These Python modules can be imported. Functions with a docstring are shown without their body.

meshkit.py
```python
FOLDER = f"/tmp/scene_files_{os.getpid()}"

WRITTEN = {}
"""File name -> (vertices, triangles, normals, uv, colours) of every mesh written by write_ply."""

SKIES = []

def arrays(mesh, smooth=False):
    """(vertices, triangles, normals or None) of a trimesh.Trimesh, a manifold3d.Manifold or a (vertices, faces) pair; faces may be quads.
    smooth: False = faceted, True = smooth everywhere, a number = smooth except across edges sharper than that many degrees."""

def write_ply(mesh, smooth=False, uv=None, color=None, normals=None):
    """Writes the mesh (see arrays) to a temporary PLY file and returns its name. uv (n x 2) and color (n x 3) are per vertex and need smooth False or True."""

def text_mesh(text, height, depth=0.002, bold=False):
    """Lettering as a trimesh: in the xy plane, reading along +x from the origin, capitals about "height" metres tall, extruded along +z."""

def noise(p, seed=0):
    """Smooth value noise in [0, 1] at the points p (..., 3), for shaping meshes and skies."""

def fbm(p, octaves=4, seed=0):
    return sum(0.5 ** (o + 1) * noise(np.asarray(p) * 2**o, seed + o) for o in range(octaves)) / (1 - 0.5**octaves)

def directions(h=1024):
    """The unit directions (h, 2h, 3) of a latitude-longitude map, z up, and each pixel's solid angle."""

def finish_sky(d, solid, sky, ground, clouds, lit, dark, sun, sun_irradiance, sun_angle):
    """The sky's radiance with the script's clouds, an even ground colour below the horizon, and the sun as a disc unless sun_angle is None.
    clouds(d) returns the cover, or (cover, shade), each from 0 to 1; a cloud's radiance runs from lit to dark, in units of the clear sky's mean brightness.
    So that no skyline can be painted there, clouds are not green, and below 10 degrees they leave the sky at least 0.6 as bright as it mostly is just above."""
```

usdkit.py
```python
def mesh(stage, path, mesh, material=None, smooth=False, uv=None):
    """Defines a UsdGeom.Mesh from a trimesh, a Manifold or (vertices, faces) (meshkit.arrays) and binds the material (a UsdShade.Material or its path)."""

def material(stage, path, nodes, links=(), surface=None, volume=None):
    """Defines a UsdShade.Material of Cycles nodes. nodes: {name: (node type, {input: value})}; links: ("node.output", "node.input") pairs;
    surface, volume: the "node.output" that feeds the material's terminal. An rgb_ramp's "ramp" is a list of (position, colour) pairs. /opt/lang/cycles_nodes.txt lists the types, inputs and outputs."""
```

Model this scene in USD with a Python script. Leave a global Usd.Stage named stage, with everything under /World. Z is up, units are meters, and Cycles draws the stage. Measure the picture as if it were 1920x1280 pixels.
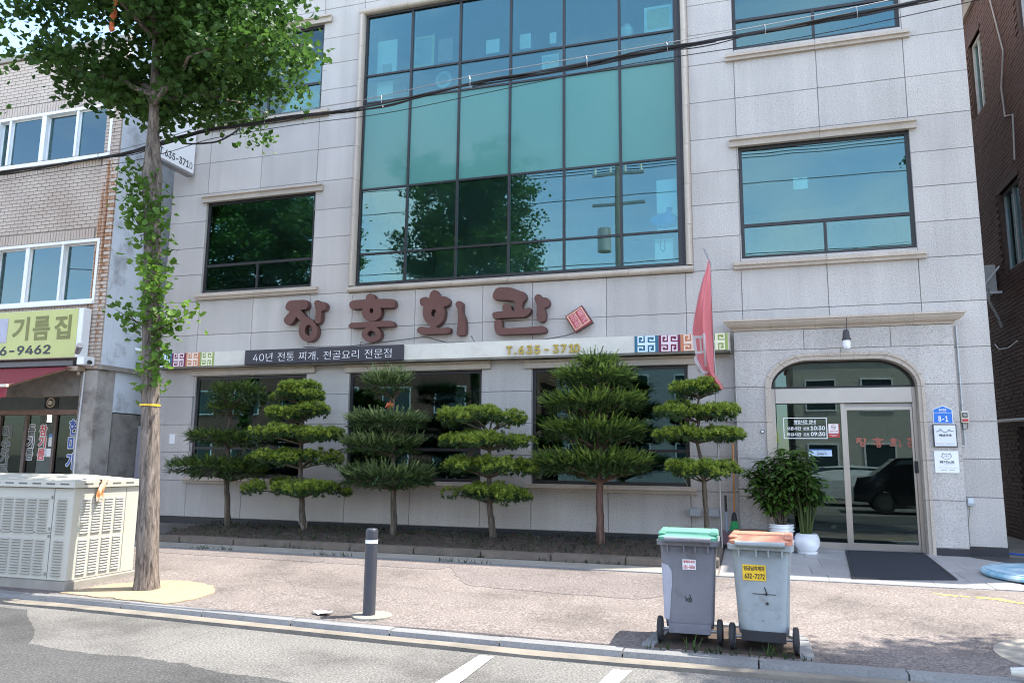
import math, random
import numpy as np, trimesh, usdkit, meshkit
from shapely.geometry import Polygon, box as sbox, LineString, Point
from shapely import affinity, union_all
from pxr import Usd, UsdGeom, UsdShade, UsdLux, Gf, Sdf

stage = Usd.Stage.CreateInMemory()
UsdGeom.SetStageUpAxis(stage, "Z"); UsdGeom.SetStageMetersPerUnit(stage, 1.0)
World = UsdGeom.Xform.Define(stage, "/World")
stage.SetDefaultPrim(World.GetPrim())
UsdGeom.Scope.Define(stage, "/World/Looks")

# ------------------------------------------------------------------ camera
PAN, TILT, ROLL, FPX = map(float, (-17.269, 8.769, 0.608, 1434.6))
CAM = np.array([0, -12.5, 1.46])
cam = UsdGeom.Camera.Define(stage, "/World/camera")
p, t, r = map(math.radians, (PAN, TILT, ROLL))
fw = np.array([math.sin(p) * math.cos(t), math.cos(p) * math.cos(t), math.sin(t)])
rt = np.array([math.cos(p), -math.sin(p), 0]); up = np.cross(rt, fw)
rt, up = math.cos(r) * rt + math.sin(r) * up, -math.sin(r) * rt + math.cos(r) * up
m = Gf.Matrix4d(*rt, 0, *up, 0, *(-fw), 0, *CAM, 1)
cam.AddTransformOp().Set(m)
cam.CreateHorizontalApertureAttr(36.0)
cam.CreateFocalLengthAttr(36.0 * FPX / 1920)
cam.CreateExposureAttr(2.02)

# ------------------------------------------------------------------ sky and sun
SUN = np.array([0.44, 0.225, 1.0]); SUN /= np.linalg.norm(SUN)
EL, AZ = math.asin(SUN[2]), math.atan2(SUN[0], SUN[1])
sky = usdkit.material(stage, "/World/Looks/sky_air", {
    "s": ("sky_texture", {"sky_type": "single_scattering", "sun_disc": False, "sun_elevation": EL, "sun_rotation": AZ, "altitude": 60.0, "aerosol_density": 0.8}),
    "tc": ("texture_coordinate", {}),
    "mp": ("mapping", {"scale": (1.0, 1.0, 2.2), "location": (3.3, 1.1, 0.9)}),
    "n": ("noise_texture", {"scale": 2.3, "detail": 6.0, "roughness": 0.58, "distortion": 0.4}),
    "r": ("rgb_ramp", {"ramp": [(0.0, (0, 0, 0)), (0.42, (0.0, 0.0, 0.0)), (0.68, (0.55, 0.55, 0.55)), (1.0, (0.7, 0.7, 0.7))]}),
    "mx": ("mix", {"color2": (4.6, 4.5, 4.35)}),
    "b": ("background_shader", {"strength": 0.15}),
}, [("tc.generated", "mp.vector"), ("mp.vector", "n.vector"), ("n.fac", "r.fac"), ("r.color", "mx.fac"), ("s.color", "mx.color1"), ("mx.color", "b.color")], surface="b.background")
dome = UsdLux.DomeLight.Define(stage, "/World/sky")
UsdShade.MaterialBindingAPI.Apply(dome.GetPrim()).Bind(sky)
dome.GetPrim().SetCustomDataByKey("kind", "structure")
sun = UsdLux.DistantLight.Define(stage, "/World/sun")
sun.CreateNormalizeAttr(True); sun.CreateIntensityAttr(0.72); sun.CreateAngleAttr(0.5); sun.CreateColorAttr(Gf.Vec3f(1.0, 0.95, 0.87))
zl = SUN; xl = np.cross([0, 0, 1], zl); xl /= np.linalg.norm(xl); yl = np.cross(zl, xl)
sun.AddTransformOp().Set(Gf.Matrix4d(*xl, 0, *yl, 0, *zl, 0, 0, 0, 50, 1))

GLYPH = {
't4': (62, '6,14,6,22,8,23,10,29,12,30,33,69,42,70,42,67,40,66,34,53,32,52,21,30,19,29,17,22,39,22,39,44,47,44,48,43,48,22,57,22,57,14,48,14,48,0,39,0,39,14'),
't0': (62, '7,26,7,43,9,53,11,55,11,58,17,66,24,70,32,71,33,70,39,70,48,64,52,58,55,49,56,26,52,12,50,8,44,2,37,-1,26,-1,19,2,13,8,10,14;16,24,19,14,26,7,37,7,44,14,47,24,47,45,43,57,38,62,28,63,25,62,20,57,16,45'),
't년': (88, '21,-7,21,20,29,20,29,0,79,0,78,-7|44,45,44,51,68,52,68,62,44,62,44,68,68,68,68,79,76,79,76,14,68,14,68,45|10,73,18,73,18,34,31,34,32,35,42,35,54,37,55,31,40,28,10,27'),
't전': (88, '21,21,29,20,29,0,79,0,79,-6,78,-7,21,-7|51,48,51,55,68,55,68,79,76,79,76,15,68,15,68,48|5,32,13,36,20,42,25,50,27,58,27,65,8,65,8,72,54,72,53,65,35,64,35,56,41,44,51,36,56,35,52,28,42,33,35,40,31,47,30,47,30,44,28,43,27,39,18,30,14,29,13,27,9,26'),
't통': (88, '5,27,5,33,40,33,40,42,15,42,15,77,74,77,74,71,23,71,23,62,71,62,71,56,23,56,23,48,74,48,74,42,48,42,48,33,83,33,83,27|14,4,15,11,20,16,35,20,53,20,66,17,72,12,74,7,72,0,68,-4,54,-8,28,-7,20,-4,15,1;22,8,25,1,30,-1,52,-2,63,1,66,6,63,11,58,13,37,14,25,11'),
't찌': (88, '69,79,77,79,77,-8,69,-8|5,14,5,17,9,20,14,29,18,48,18,64,7,64,7,70,8,71,32,71,32,64,25,64,25,49,28,31,32,22,34,21,39,27,43,45,43,64,36,64,36,70,37,71,60,71,61,64,51,64,51,43,55,27,57,26,60,19,64,17,64,15,60,11,58,11,52,18,48,30,47,30,42,18,35,9,27,17,23,29,22,29,20,29,19,23,14,14,10,10'),
't개': (88, '51,-4,51,77,59,77,59,44,70,44,71,79,78,79,78,-8,71,-8,70,37,59,37,59,-4|5,15,5,17,9,18,15,24,17,24,25,33,30,42,34,58,33,61,9,61,8,68,42,68,40,48,37,39,32,30,19,16,13,12,9,11'),
't.': (26, '7,8,11,12,16,12,20,8,20,3,16,-1,11,-1,7,3'),
't골': (88, '5,38,5,44,37,44,37,59,45,59,45,44,83,44,83,38|14,15,66,16,66,23,65,24,14,24,14,30,74,30,74,9,22,9,22,0,76,-1,76,-7,14,-7|14,76,73,76,72,49,64,50,65,70,14,70'),
't요': (88, '5,3,5,10,24,10,24,34,17,38,13,45,12,51,15,62,21,68,32,73,51,74,64,70,73,62,76,52,75,45,72,39,64,33,64,10,83,10,83,3;20,53,21,46,24,41,33,36,49,35,55,36,64,41,67,46,68,53,66,59,61,64,53,67,42,68,41,67,34,67,27,64,21,57;36,29,35,30,32,30,32,10,56,10,56,30'),
't리': (88, '68,-8,68,79,76,79,76,-8|10,46,40,46,42,48,42,64,10,64,10,71,50,71,50,40,18,40,18,20,40,20,41,21,50,21,60,23,61,16,49,14,37,14,36,13,10,13'),
't문': (88, '5,35,83,35,83,28,49,28,49,11,41,10,41,28,5,28|15,19,23,18,23,0,75,0,75,-6,74,-7,15,-7|15,75,73,75,73,45,15,45;23,52,65,51,65,69,23,69'),
't점': (88, '20,23,76,23,76,-7,20,-7;29,17,28,0,68,0,68,17|51,51,51,58,68,58,68,79,76,79,76,28,68,28,68,51|5,34,6,36,15,40,21,46,25,53,27,61,27,67,8,67,8,74,53,74,54,73,54,67,35,66,35,59,40,48,46,42,56,37,52,31,44,34,41,38,39,38,38,41,34,44,31,50,30,50,29,45,24,40,24,38,17,32,9,29'),
'b기': (88, '65,81,66,82,78,82,79,81,79,-10,78,-11,66,-11,65,-10|3,13,3,16,5,18,17,24,28,34,36,47,39,58,38,61,8,61,7,62,7,72,8,73,52,73,53,72,53,58,51,49,46,36,40,27,28,15,12,5,9,5'),
'b름': (88, '2,36,3,37,85,37,86,36,86,26,85,25,3,25,2,26|12,40,12,64,13,65,62,66,61,68,13,68,12,69,12,79,13,80,75,80,76,79,76,54,75,53,27,53,26,52,77,51,78,50,78,40,77,39,13,39|12,20,13,22,75,22,76,21,76,-9,75,-10,14,-10,12,-8;27,10,26,3,63,3,63,10'),
'b집': (88, '3,36,4,41,13,44,19,49,24,57,25,62,24,64,7,64,5,66,6,76,58,76,59,67,57,64,39,63,40,58,44,51,53,44,56,44,61,41,61,38,57,31,52,30,42,35,32,45,22,34,13,29,8,29|19,31,29,31,31,29,31,20,65,20,65,81,66,82,78,82,79,81,79,-8,77,-10,19,-10,17,-8,17,29;32,8,32,3,65,4,64,8'),
'b6': (62, '6,17,6,27,8,34,28,66,35,73,47,72,47,67,40,59,36,51,33,49,33,47,46,43,53,36,56,29,56,23,57,22,56,14,53,7,50,5,50,3,48,3,43,-2,36,-4,26,-4,18,-1,11,5;21,17,22,14,27,10,38,11,42,17,41,28,35,33,28,33,24,31,21,27'),
'b-': (63, '13,35,16,37,47,37,50,35,50,24,49,23,14,23,13,24'),
'b9': (62, '6,53,9,62,13,67,21,72,31,74,39,73,47,69,52,64,55,58,57,47,54,34,39,10,36,8,29,-3,17,-3,15,-1,16,3,30,23,21,25,15,28,10,33,6,43;21,44,24,39,28,37,37,38,41,42,42,45,41,55,35,60,28,60,24,58,21,54'),
'b4': (62, '3,12,3,22,10,35,12,36,14,42,16,43,18,49,20,50,22,56,24,57,26,63,28,64,30,70,34,73,45,72,46,69,38,54,36,53,33,45,31,44,29,38,27,37,25,31,23,30,22,25,36,25,36,45,39,47,50,46,51,25,57,25,60,23,60,12,51,11,51,0,49,-3,37,-3,36,-2,36,11,4,11'),
'b2': (62, '7,47,6,55,8,61,15,69,20,72,30,74,39,73,47,69,52,64,55,58,55,52,56,51,54,41,46,29,37,21,37,19,30,12,55,10,56,9,56,-2,55,-3,7,-3,6,-2,6,8,35,38,35,40,40,45,41,54,37,59,27,60,23,58,21,55,21,50,19,47'),
'b영': (88, '3,49,3,57,5,64,13,73,17,75,23,77,34,77,44,73,48,69,64,69,66,82,78,82,79,81,79,26,77,24,71,23,77,18,79,14,79,3,77,-1,72,-6,58,-11,37,-11,29,-9,22,-5,16,3,16,13,18,18,22,22,27,25,38,28,57,28,65,26,65,37,48,37,43,33,36,30,32,29,20,30,12,34,7,39;31,6,33,3,40,1,54,1,65,5,66,9,62,14,59,15,42,16,33,14,30,11;54,57,54,50,65,50,65,57;17,50,18,47,22,43,26,42,35,43,40,49,40,57,33,64,24,64,19,61,17,57'),
'b업': (88, '3,52,3,59,6,67,10,72,19,77,23,78,38,77,48,71,52,65,52,62,64,62,66,82,78,82,79,81,79,-9,78,-10,19,-10,18,-9,18,30,23,31,23,33,19,33,10,38,6,43;30,31,32,28,32,20,65,20,65,29,66,30,65,31,65,49,53,49,48,39,38,33;33,8,33,3,65,4,64,8;17,52,21,46,33,45,39,49,40,59,37,63,33,65,21,64,17,59'),
'b시': (88, '65,-10,65,81,66,82,77,82,79,80,79,-9,77,-11,66,-11|1,16,3,20,7,21,10,25,12,25,21,38,25,55,25,73,26,74,38,74,39,72,39,49,42,39,44,38,47,31,54,24,61,21,62,17,56,9,52,9,40,18,40,20,34,26,33,30,32,30,26,20,17,11,11,7,8,7'),
'b간': (88, '61,14,61,81,62,82,74,82,75,81,75,56,86,56,88,54,88,45,87,43,75,43,75,13,63,12|2,30,2,33,4,35,12,37,23,43,32,52,36,60,35,63,7,63,5,66,6,75,8,76,49,76,52,74,52,67,49,55,45,47,32,33,23,29,20,25,27,25,29,23,29,3,77,3,79,1,79,-8,76,-10,18,-10,15,-8,15,24,7,22'),
'b안': (88, '61,14,61,80,62,82,74,82,75,81,75,56,87,55,88,45,87,43,75,43,75,13,74,12,62,12|15,23,16,24,28,24,29,23,29,3,78,3,79,2,79,-8,76,-10,18,-10,15,-8|3,49,4,59,8,67,14,72,24,76,38,75,47,70,52,64,55,54,54,44,50,36,44,31,34,27,20,28,11,33,5,41;17,49,21,42,25,40,33,40,39,44,41,48,41,55,37,61,33,63,25,63,21,61,17,55'),
'b내': (88, '6,70,8,72,18,72,20,70,20,24,36,25,42,27,47,26,48,79,49,80,61,80,61,47,67,47,68,81,69,82,80,82,81,81,81,-10,80,-11,69,-11,68,-10,68,34,61,34,61,-6,60,-7,49,-7,48,-6,48,14,38,12,28,12,28,11,7,11,6,12'),
'b오': (88, '2,1,2,11,4,13,37,13,37,25,30,26,21,30,14,36,11,41,9,50,10,57,12,62,18,69,30,75,53,76,67,71,74,65,77,60,79,51,77,41,74,36,67,30,61,27,51,25,51,13,84,13,86,12,87,9,87,3,85,0,3,0;23,52,24,45,31,39,39,37,49,37,59,40,64,45,65,52,64,56,57,62,49,64,39,64,31,62,24,56'),
'b픈': (88, '2,34,3,35,85,35,86,34,86,24,85,23,3,23,2,24|9,41,10,51,22,52,22,66,10,66,9,67,9,76,11,78,77,78,79,76,78,66,66,65,66,51,78,51,78,40,77,39,11,39;36,52,51,51,52,53,52,65,50,66,36,66|12,20,13,21,24,21,26,19,26,3,76,3,77,2,77,-9,75,-10,15,-10,12,-8'),
'b전': (88, '18,-8,18,22,20,24,31,23,32,3,80,3,82,1,82,-7,79,-10,21,-10|48,57,49,58,65,58,66,82,78,82,79,81,79,13,78,12,66,12,65,14,65,45,49,46,48,47|2,31,2,34,4,36,9,37,14,42,16,42,16,44,20,47,24,58,24,62,5,63,5,74,6,75,55,75,57,73,56,63,38,61,39,53,45,44,47,44,50,40,59,36,58,31,53,25,50,25,41,30,38,34,36,34,36,36,31,40,29,39,24,31,11,23,8,23'),
'b1': (62, '7,0,8,10,26,12,26,55,21,53,15,47,11,46,9,47,9,61,23,70,25,73,39,73,41,70,41,11,56,10,57,0,55,-3,9,-3'),
'b0': (62, '4,26,4,43,6,53,10,62,16,69,24,73,32,74,42,72,52,64,58,49,59,26,56,13,49,2,37,-4,26,-4,18,-1,10,7,6,16;19,24,22,15,27,10,36,10,39,12,42,17,44,25,44,46,40,56,35,60,26,59,21,53,19,45'),
'b:': (26, '4,47,8,52,16,53,19,52,23,46,22,38,19,35,10,34,4,40|4,2,4,9,8,14,16,15,22,11,23,3,19,-3,10,-4'),
'b3': (62, '3,12,3,20,17,20,19,13,25,10,36,10,42,17,42,23,39,28,31,31,20,31,18,34,19,43,32,57,32,59,7,59,6,60,6,71,9,73,51,73,53,72,54,62,39,46,38,43,47,39,53,33,55,29,57,19,55,10,52,5,40,-3,23,-4,11,1,6,6'),
'b마': (88, '61,-11,61,81,62,82,73,82,75,79,75,47,87,47,89,45,89,36,87,34,75,34,75,-8,74,-11|5,71,6,73,50,73,51,72,51,12,50,11,7,11,5,13;20,61,19,23,37,23,37,61'),
'b감': (88, '2,33,3,38,14,41,26,48,32,54,36,62,35,64,7,64,6,65,6,76,51,76,52,74,50,60,45,49,35,38,22,31,22,29,61,29,61,80,62,82,74,82,75,81,75,61,87,61,88,59,88,50,86,48,75,48,75,-9,74,-10,16,-10,14,-7,14,27,6,26;29,16,28,4,29,2,61,2,61,16'),
'b후': (88, '2,14,2,24,5,26,29,27,29,28,23,29,18,32,13,39,13,48,15,52,21,57,26,58,26,60,7,60,6,61,6,71,7,72,9,73,37,73,37,81,39,83,49,83,51,81,51,73,79,73,81,72,82,62,80,60,62,60,62,58,67,57,73,52,75,48,75,39,70,32,65,29,59,28,59,27,86,25,87,16,85,13,51,13,51,-10,47,-12,40,-12,37,-10,37,13,3,13;27,44,29,40,36,38,51,38,59,40,61,42,61,44,56,48,51,49,38,49,28,46'),
'b8': (62, '4,14,4,23,6,29,12,36,12,39,7,45,7,58,9,63,16,70,23,73,32,74,33,73,39,73,46,70,53,63,55,58,55,46,53,41,49,37,56,29,58,23,58,14,53,4,48,0,41,-3,25,-4,18,-2,11,2,6,8;19,16,21,12,25,10,37,10,42,13,43,23,38,28,27,29,20,25,19,22;21,54,22,46,26,43,36,43,40,46,41,54,35,60,27,60'),
'bT': (63, '2,60,2,71,5,73,58,73,61,71,61,60,60,59,39,59,39,0,37,-3,25,-3,24,-2,24,59,3,59'),
'b.': (26, '4,2,4,9,8,14,16,15,22,11,23,3,19,-3,10,-4'),
'b5': (62, '6,20,19,20,21,14,27,10,37,11,42,19,41,29,36,34,26,35,19,31,7,33,7,44,8,45,11,72,14,73,50,73,53,72,53,60,52,59,25,59,23,55,23,48,30,48,31,49,39,48,47,44,53,37,56,30,57,22,56,21,56,15,52,6,47,1,39,-3,35,-4,21,-3,13,1,8,7,6,11'),
'b7': (62, '6,60,6,71,9,73,54,73,57,71,57,60,26,-1,23,-3,14,-3,11,-1,11,3,26,33,28,34,39,59,7,59'),
'b미': (88, '65,81,66,82,78,82,79,81,79,-10,76,-12,68,-12,65,-10|7,73,8,74,51,74,53,72,53,13,52,11,8,11,7,12;22,62,21,23,39,23,39,62'),
'b숫': (88, '2,31,2,41,5,43,10,43,6,51,7,55,19,57,33,65,37,72,38,81,50,81,52,69,59,62,63,61,64,59,81,55,82,51,78,43,86,42,86,31,85,30,51,30,50,21,51,13,57,7,63,4,79,1,80,-4,78,-9,76,-11,62,-9,54,-6,44,2,40,-2,29,-8,17,-11,11,-11,8,-5,8,0,27,5,36,12,37,16,37,30,3,30;20,44,20,43,68,44,68,45,62,46,54,50,44,58,36,51'),
'b가': (88, '61,-10,61,81,62,82,74,82,75,79,75,47,88,46,88,35,75,34,75,-8,74,-10,73,-11,62,-11|2,13,3,17,12,21,25,32,25,34,31,40,37,55,37,60,9,60,7,61,6,71,8,73,51,73,52,72,52,60,50,50,46,39,38,26,27,15,11,5,7,6,7,8'),
'b루': (88, '2,18,2,28,3,29,85,29,86,28,86,17,51,16,51,-10,48,-12,40,-12,37,-10,37,16,5,16|11,60,13,62,63,63,63,66,61,67,12,67,11,77,13,79,75,79,77,77,77,51,76,50,26,50,25,46,76,45,79,43,79,34,77,32,13,32,11,34'),
'b들': (88, '2,34,2,44,3,45,85,45,86,44,86,34,85,33,3,33|11,14,13,17,62,18,61,19,13,19,11,21,12,31,75,31,76,30,76,6,75,5,26,5,25,3,77,2,79,0,79,-8,78,-10,12,-10|12,77,13,79,75,79,76,78,76,68,75,67,26,67,26,60,76,59,77,49,75,47,14,47,12,49'),
'b참': (88, '15,25,16,26,61,26,61,81,64,83,75,81,75,60,87,60,88,49,86,47,75,47,75,-9,74,-10,16,-10,15,-9;29,14,28,3,61,3,61,14|2,33,2,37,13,42,20,49,23,56,23,60,5,60,4,70,6,72,23,72,23,80,25,83,36,83,37,72,55,72,56,71,57,69,56,60,38,59,38,55,42,48,48,43,58,39,58,34,54,28,49,28,39,33,31,41,22,32,10,26,7,26'),
'b현': (88, '2,60,2,70,3,71,22,71,23,72,24,82,35,82,37,79,37,71,56,71,57,62,56,59,65,59,66,82,78,82,79,81,79,10,67,9,65,11,65,28,52,28,50,31,42,23,31,21,31,4,80,3,81,2,81,-8,78,-10,20,-10,18,-9,17,-7,17,18,20,23,17,23,10,29,7,36,8,48,10,52,17,59;51,47,52,40,65,40,65,46;42,58,49,52,49,50,51,50,51,59,42,59;20,42,22,35,26,33,32,33,37,35,39,41,37,46,33,48,27,48,22,46'),
'b백': (88, '17,23,20,25,49,25,49,80,60,81,62,79,62,60,66,60,68,82,80,82,81,81,81,25,80,24,81,23,81,-10,80,-11,68,-11,67,-10,67,12,18,12,17,13;62,47,62,25,67,25,67,47|6,76,7,77,17,77,19,76,20,63,32,63,32,76,34,77,45,76,45,31,44,30,7,30,6,31;19,44,21,42,31,42,32,44,32,51,19,51'),
'b년': (88, '7,75,8,76,19,76,21,74,21,37,42,38,49,40,56,40,57,38,58,30,55,27,26,25,26,23,30,23,32,20,32,3,80,3,82,0,81,-9,79,-10,21,-10,18,-9,18,22,19,24,9,24,7,26|41,43,41,53,42,54,65,55,65,59,42,59,41,60,41,70,42,71,65,71,66,82,78,82,79,81,79,12,67,11,65,13,65,42,42,42'),
'b게': (88, '68,-10,68,81,69,82,80,82,82,79,82,-8,81,-11,69,-11|2,14,2,18,14,26,22,35,30,53,30,58,8,58,6,59,6,70,7,71,43,71,45,69,45,60,42,46,50,46,50,79,51,80,62,80,63,79,63,-6,62,-7,51,-7,50,-6,50,34,36,34,35,30,29,24,29,22,12,8,7,8,6,11'),
'b경': (88, '3,32,4,36,12,38,25,45,34,54,37,61,36,63,9,63,7,65,8,75,10,76,49,76,52,75,52,66,64,66,66,82,78,82,79,81,79,25,73,23,79,15,80,7,77,-1,70,-7,56,-11,35,-10,23,-5,19,-1,16,6,16,12,19,19,26,25,40,29,56,29,65,27,65,35,43,36,43,43,42,43,31,33,11,24,8,24,6,26;30,11,33,4,38,2,49,1,63,4,66,7,66,10,63,14,58,16,45,17,33,14;49,54,46,48,65,48,65,54'),
'b노': (88, '2,1,2,11,5,13,37,13,37,30,13,30,11,32,11,72,13,75,24,75,25,74,25,43,74,43,77,42,77,31,76,30,51,30,51,13,86,12,87,3,85,0,3,0'),
'b포': (88, '2,0,2,11,3,12,37,13,37,26,10,26,9,27,9,37,10,38,22,39,22,61,12,61,9,63,9,73,10,74,78,74,79,73,79,63,78,62,66,60,66,38,78,38,79,28,77,26,51,26,51,13,85,12,87,9,87,3,85,-1,4,-1;36,39,50,38,52,39,52,61,36,61'),
'b금': (88, '2,34,2,44,5,46,61,46,62,65,13,65,12,66,12,76,15,78,73,78,75,77,76,76,75,46,86,45,87,42,87,36,85,33,3,33|11,24,13,27,75,27,77,25,77,-8,75,-10,13,-10,11,-7;27,15,25,13,25,3,63,3,63,13,62,15'),
'b연': (88, '18,23,19,24,30,24,32,22,32,3,80,3,82,1,82,-7,79,-10,21,-10,18,-8|3,48,3,55,5,63,11,71,17,75,23,77,33,77,42,74,47,69,64,69,66,82,78,82,79,81,79,13,77,11,68,11,65,13,65,35,47,35,44,31,38,28,23,27,13,31,7,37;54,56,54,48,65,48,65,56;17,48,18,45,22,41,31,40,35,41,39,45,40,48,40,56,38,60,30,64,25,64,21,62,17,56'),
'b구': (88, '2,28,2,38,3,39,59,39,61,42,62,64,13,64,12,65,12,75,13,76,75,76,76,75,76,50,74,39,85,39,86,38,86,28,84,26,51,26,51,-10,50,-11,40,-12,37,-10,37,26,4,26'),
'b역': (88, '3,49,3,57,5,64,10,69,10,71,19,76,34,77,44,73,47,70,64,70,66,82,78,82,79,81,79,-10,78,-11,66,-11,65,14,16,14,15,15,15,24,17,26,65,26,65,37,47,37,40,31,33,29,25,29,17,31,12,34,7,39;54,51,65,50,65,57,54,57;17,50,18,47,22,43,26,42,35,43,40,49,40,57,38,61,33,64,24,64,20,62,17,58'),
'b음': (88, '2,28,2,38,5,40,36,40,36,42,29,42,16,48,11,55,10,60,13,70,17,74,22,77,33,80,60,79,71,74,77,66,77,55,75,51,65,44,52,42,52,40,83,40,86,38,86,28,85,27,3,27;26,58,33,54,48,53,62,57,63,58,63,62,61,65,56,67,37,68,27,65,25,63|11,22,12,24,76,24,77,22,77,-8,75,-10,13,-10,11,-8;25,4,63,3,63,12,25,12'),
'b식': (88, '15,24,16,25,65,25,65,81,66,82,78,82,79,81,79,25,78,24,79,23,79,-10,78,-11,66,-11,65,-10,65,12,18,12,15,14|3,34,3,39,14,44,20,51,24,60,24,76,26,78,37,78,38,77,39,59,42,53,49,45,60,40,60,36,55,29,50,29,46,31,41,36,39,36,32,44,23,34,11,27,8,27'),
'b물': (88, '2,34,2,44,3,45,85,45,86,44,86,34,85,33,51,33,52,30,75,30,76,29,76,6,75,5,25,4,26,2,77,2,79,0,78,-10,13,-10,11,-7,11,14,13,17,11,20,11,28,13,30,37,30,37,33,3,33|12,78,13,79,75,79,76,78,76,48,75,47,13,47,12,48;26,60,62,59,62,67,26,67'),
'b동': (88, '2,28,2,38,3,39,37,39,37,43,13,43,12,44,12,77,13,78,75,78,76,77,77,69,75,66,26,65,26,55,76,55,77,54,77,44,76,43,51,42,52,39,85,39,86,38,86,28,85,27,54,27,54,25,59,25,68,22,74,17,76,13,77,9,76,2,74,-2,68,-7,54,-11,34,-11,20,-7,12,1,11,5,12,14,20,22,28,25,34,25,34,27,3,27;26,6,31,2,36,1,51,1,61,4,62,8,61,11,56,13,37,14,27,11,25,9'),
'b해': (88, '2,56,2,67,19,68,19,78,21,80,33,79,33,68,48,68,50,80,62,80,63,77,63,46,68,46,68,81,69,82,80,82,81,81,81,-10,80,-11,69,-11,68,-10,68,33,63,33,63,-4,61,-7,50,-7,49,-6,49,28,47,28,46,21,43,16,34,10,22,9,14,12,8,18,6,22,5,39,8,46,18,55,3,55;34,54,43,48,46,43,47,36,49,36,49,55,34,55;18,28,19,25,24,22,29,22,34,26,35,35,34,38,30,42,23,42,19,39,18,36'),
'b지': (88, '65,81,66,82,78,82,79,80,79,-10,78,-11,66,-11,65,-10|2,13,2,17,10,21,18,30,23,40,25,51,25,60,5,61,5,72,6,73,58,73,59,72,59,62,57,60,39,59,39,47,42,37,52,24,59,21,62,18,62,15,57,10,57,8,52,8,44,13,38,19,32,28,29,25,26,18,17,9,10,5,6,7'),
'b차': (88, '61,-11,61,81,62,82,73,82,75,79,75,46,87,46,89,44,89,35,87,33,75,33,75,-8,74,-11|1,13,1,16,8,20,16,28,20,35,23,46,23,55,4,55,3,65,5,67,23,67,23,79,25,81,35,81,37,79,37,67,55,67,56,66,56,56,55,55,37,54,37,44,41,33,49,23,57,19,58,17,57,13,52,7,49,7,41,12,36,17,30,26,29,26,25,18,16,9,9,5,5,7'),
'b임': (88, '17,26,18,27,65,27,65,81,66,82,78,82,79,81,79,28,78,27,79,26,79,-8,77,-10,18,-10,17,-9;32,15,31,3,65,3,65,15|4,49,4,60,7,67,11,72,21,77,32,78,45,74,52,67,55,59,55,49,52,42,45,35,35,31,24,31,15,34,8,40;18,51,19,48,24,44,34,44,40,48,41,58,36,64,25,65,21,63,18,59'),
'b님': (88, '17,27,18,28,65,28,65,81,66,82,78,82,79,81,79,-8,77,-10,18,-10,17,-9;32,16,31,2,65,2,65,16|7,75,8,77,20,77,21,76,21,46,42,47,60,50,62,47,63,41,62,38,42,34,9,33,7,35'),
'b판': (88, '4,25,2,36,4,38,13,39,13,61,5,62,4,72,6,74,55,74,57,72,57,63,54,61,48,61,48,39,61,39,61,80,62,82,74,82,75,81,75,56,86,56,88,54,87,43,75,43,75,13,74,12,62,12,61,28,47,27,46,26,32,26,27,24,29,22,29,3,78,3,79,2,79,-8,76,-10,18,-10,16,-9,15,-8,15,22,17,25;28,61,27,38,34,38,35,40,35,61'),
'b매': (88, '49,79,50,80,61,80,62,79,62,48,67,48,68,81,69,82,81,82,82,80,82,-9,81,-11,69,-11,68,-10,68,35,62,34,62,-6,61,-7,50,-7,49,-6|5,71,6,72,43,72,44,71,44,13,43,12,6,12,5,13;18,26,20,24,30,24,30,60,20,60,18,59'),
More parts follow.
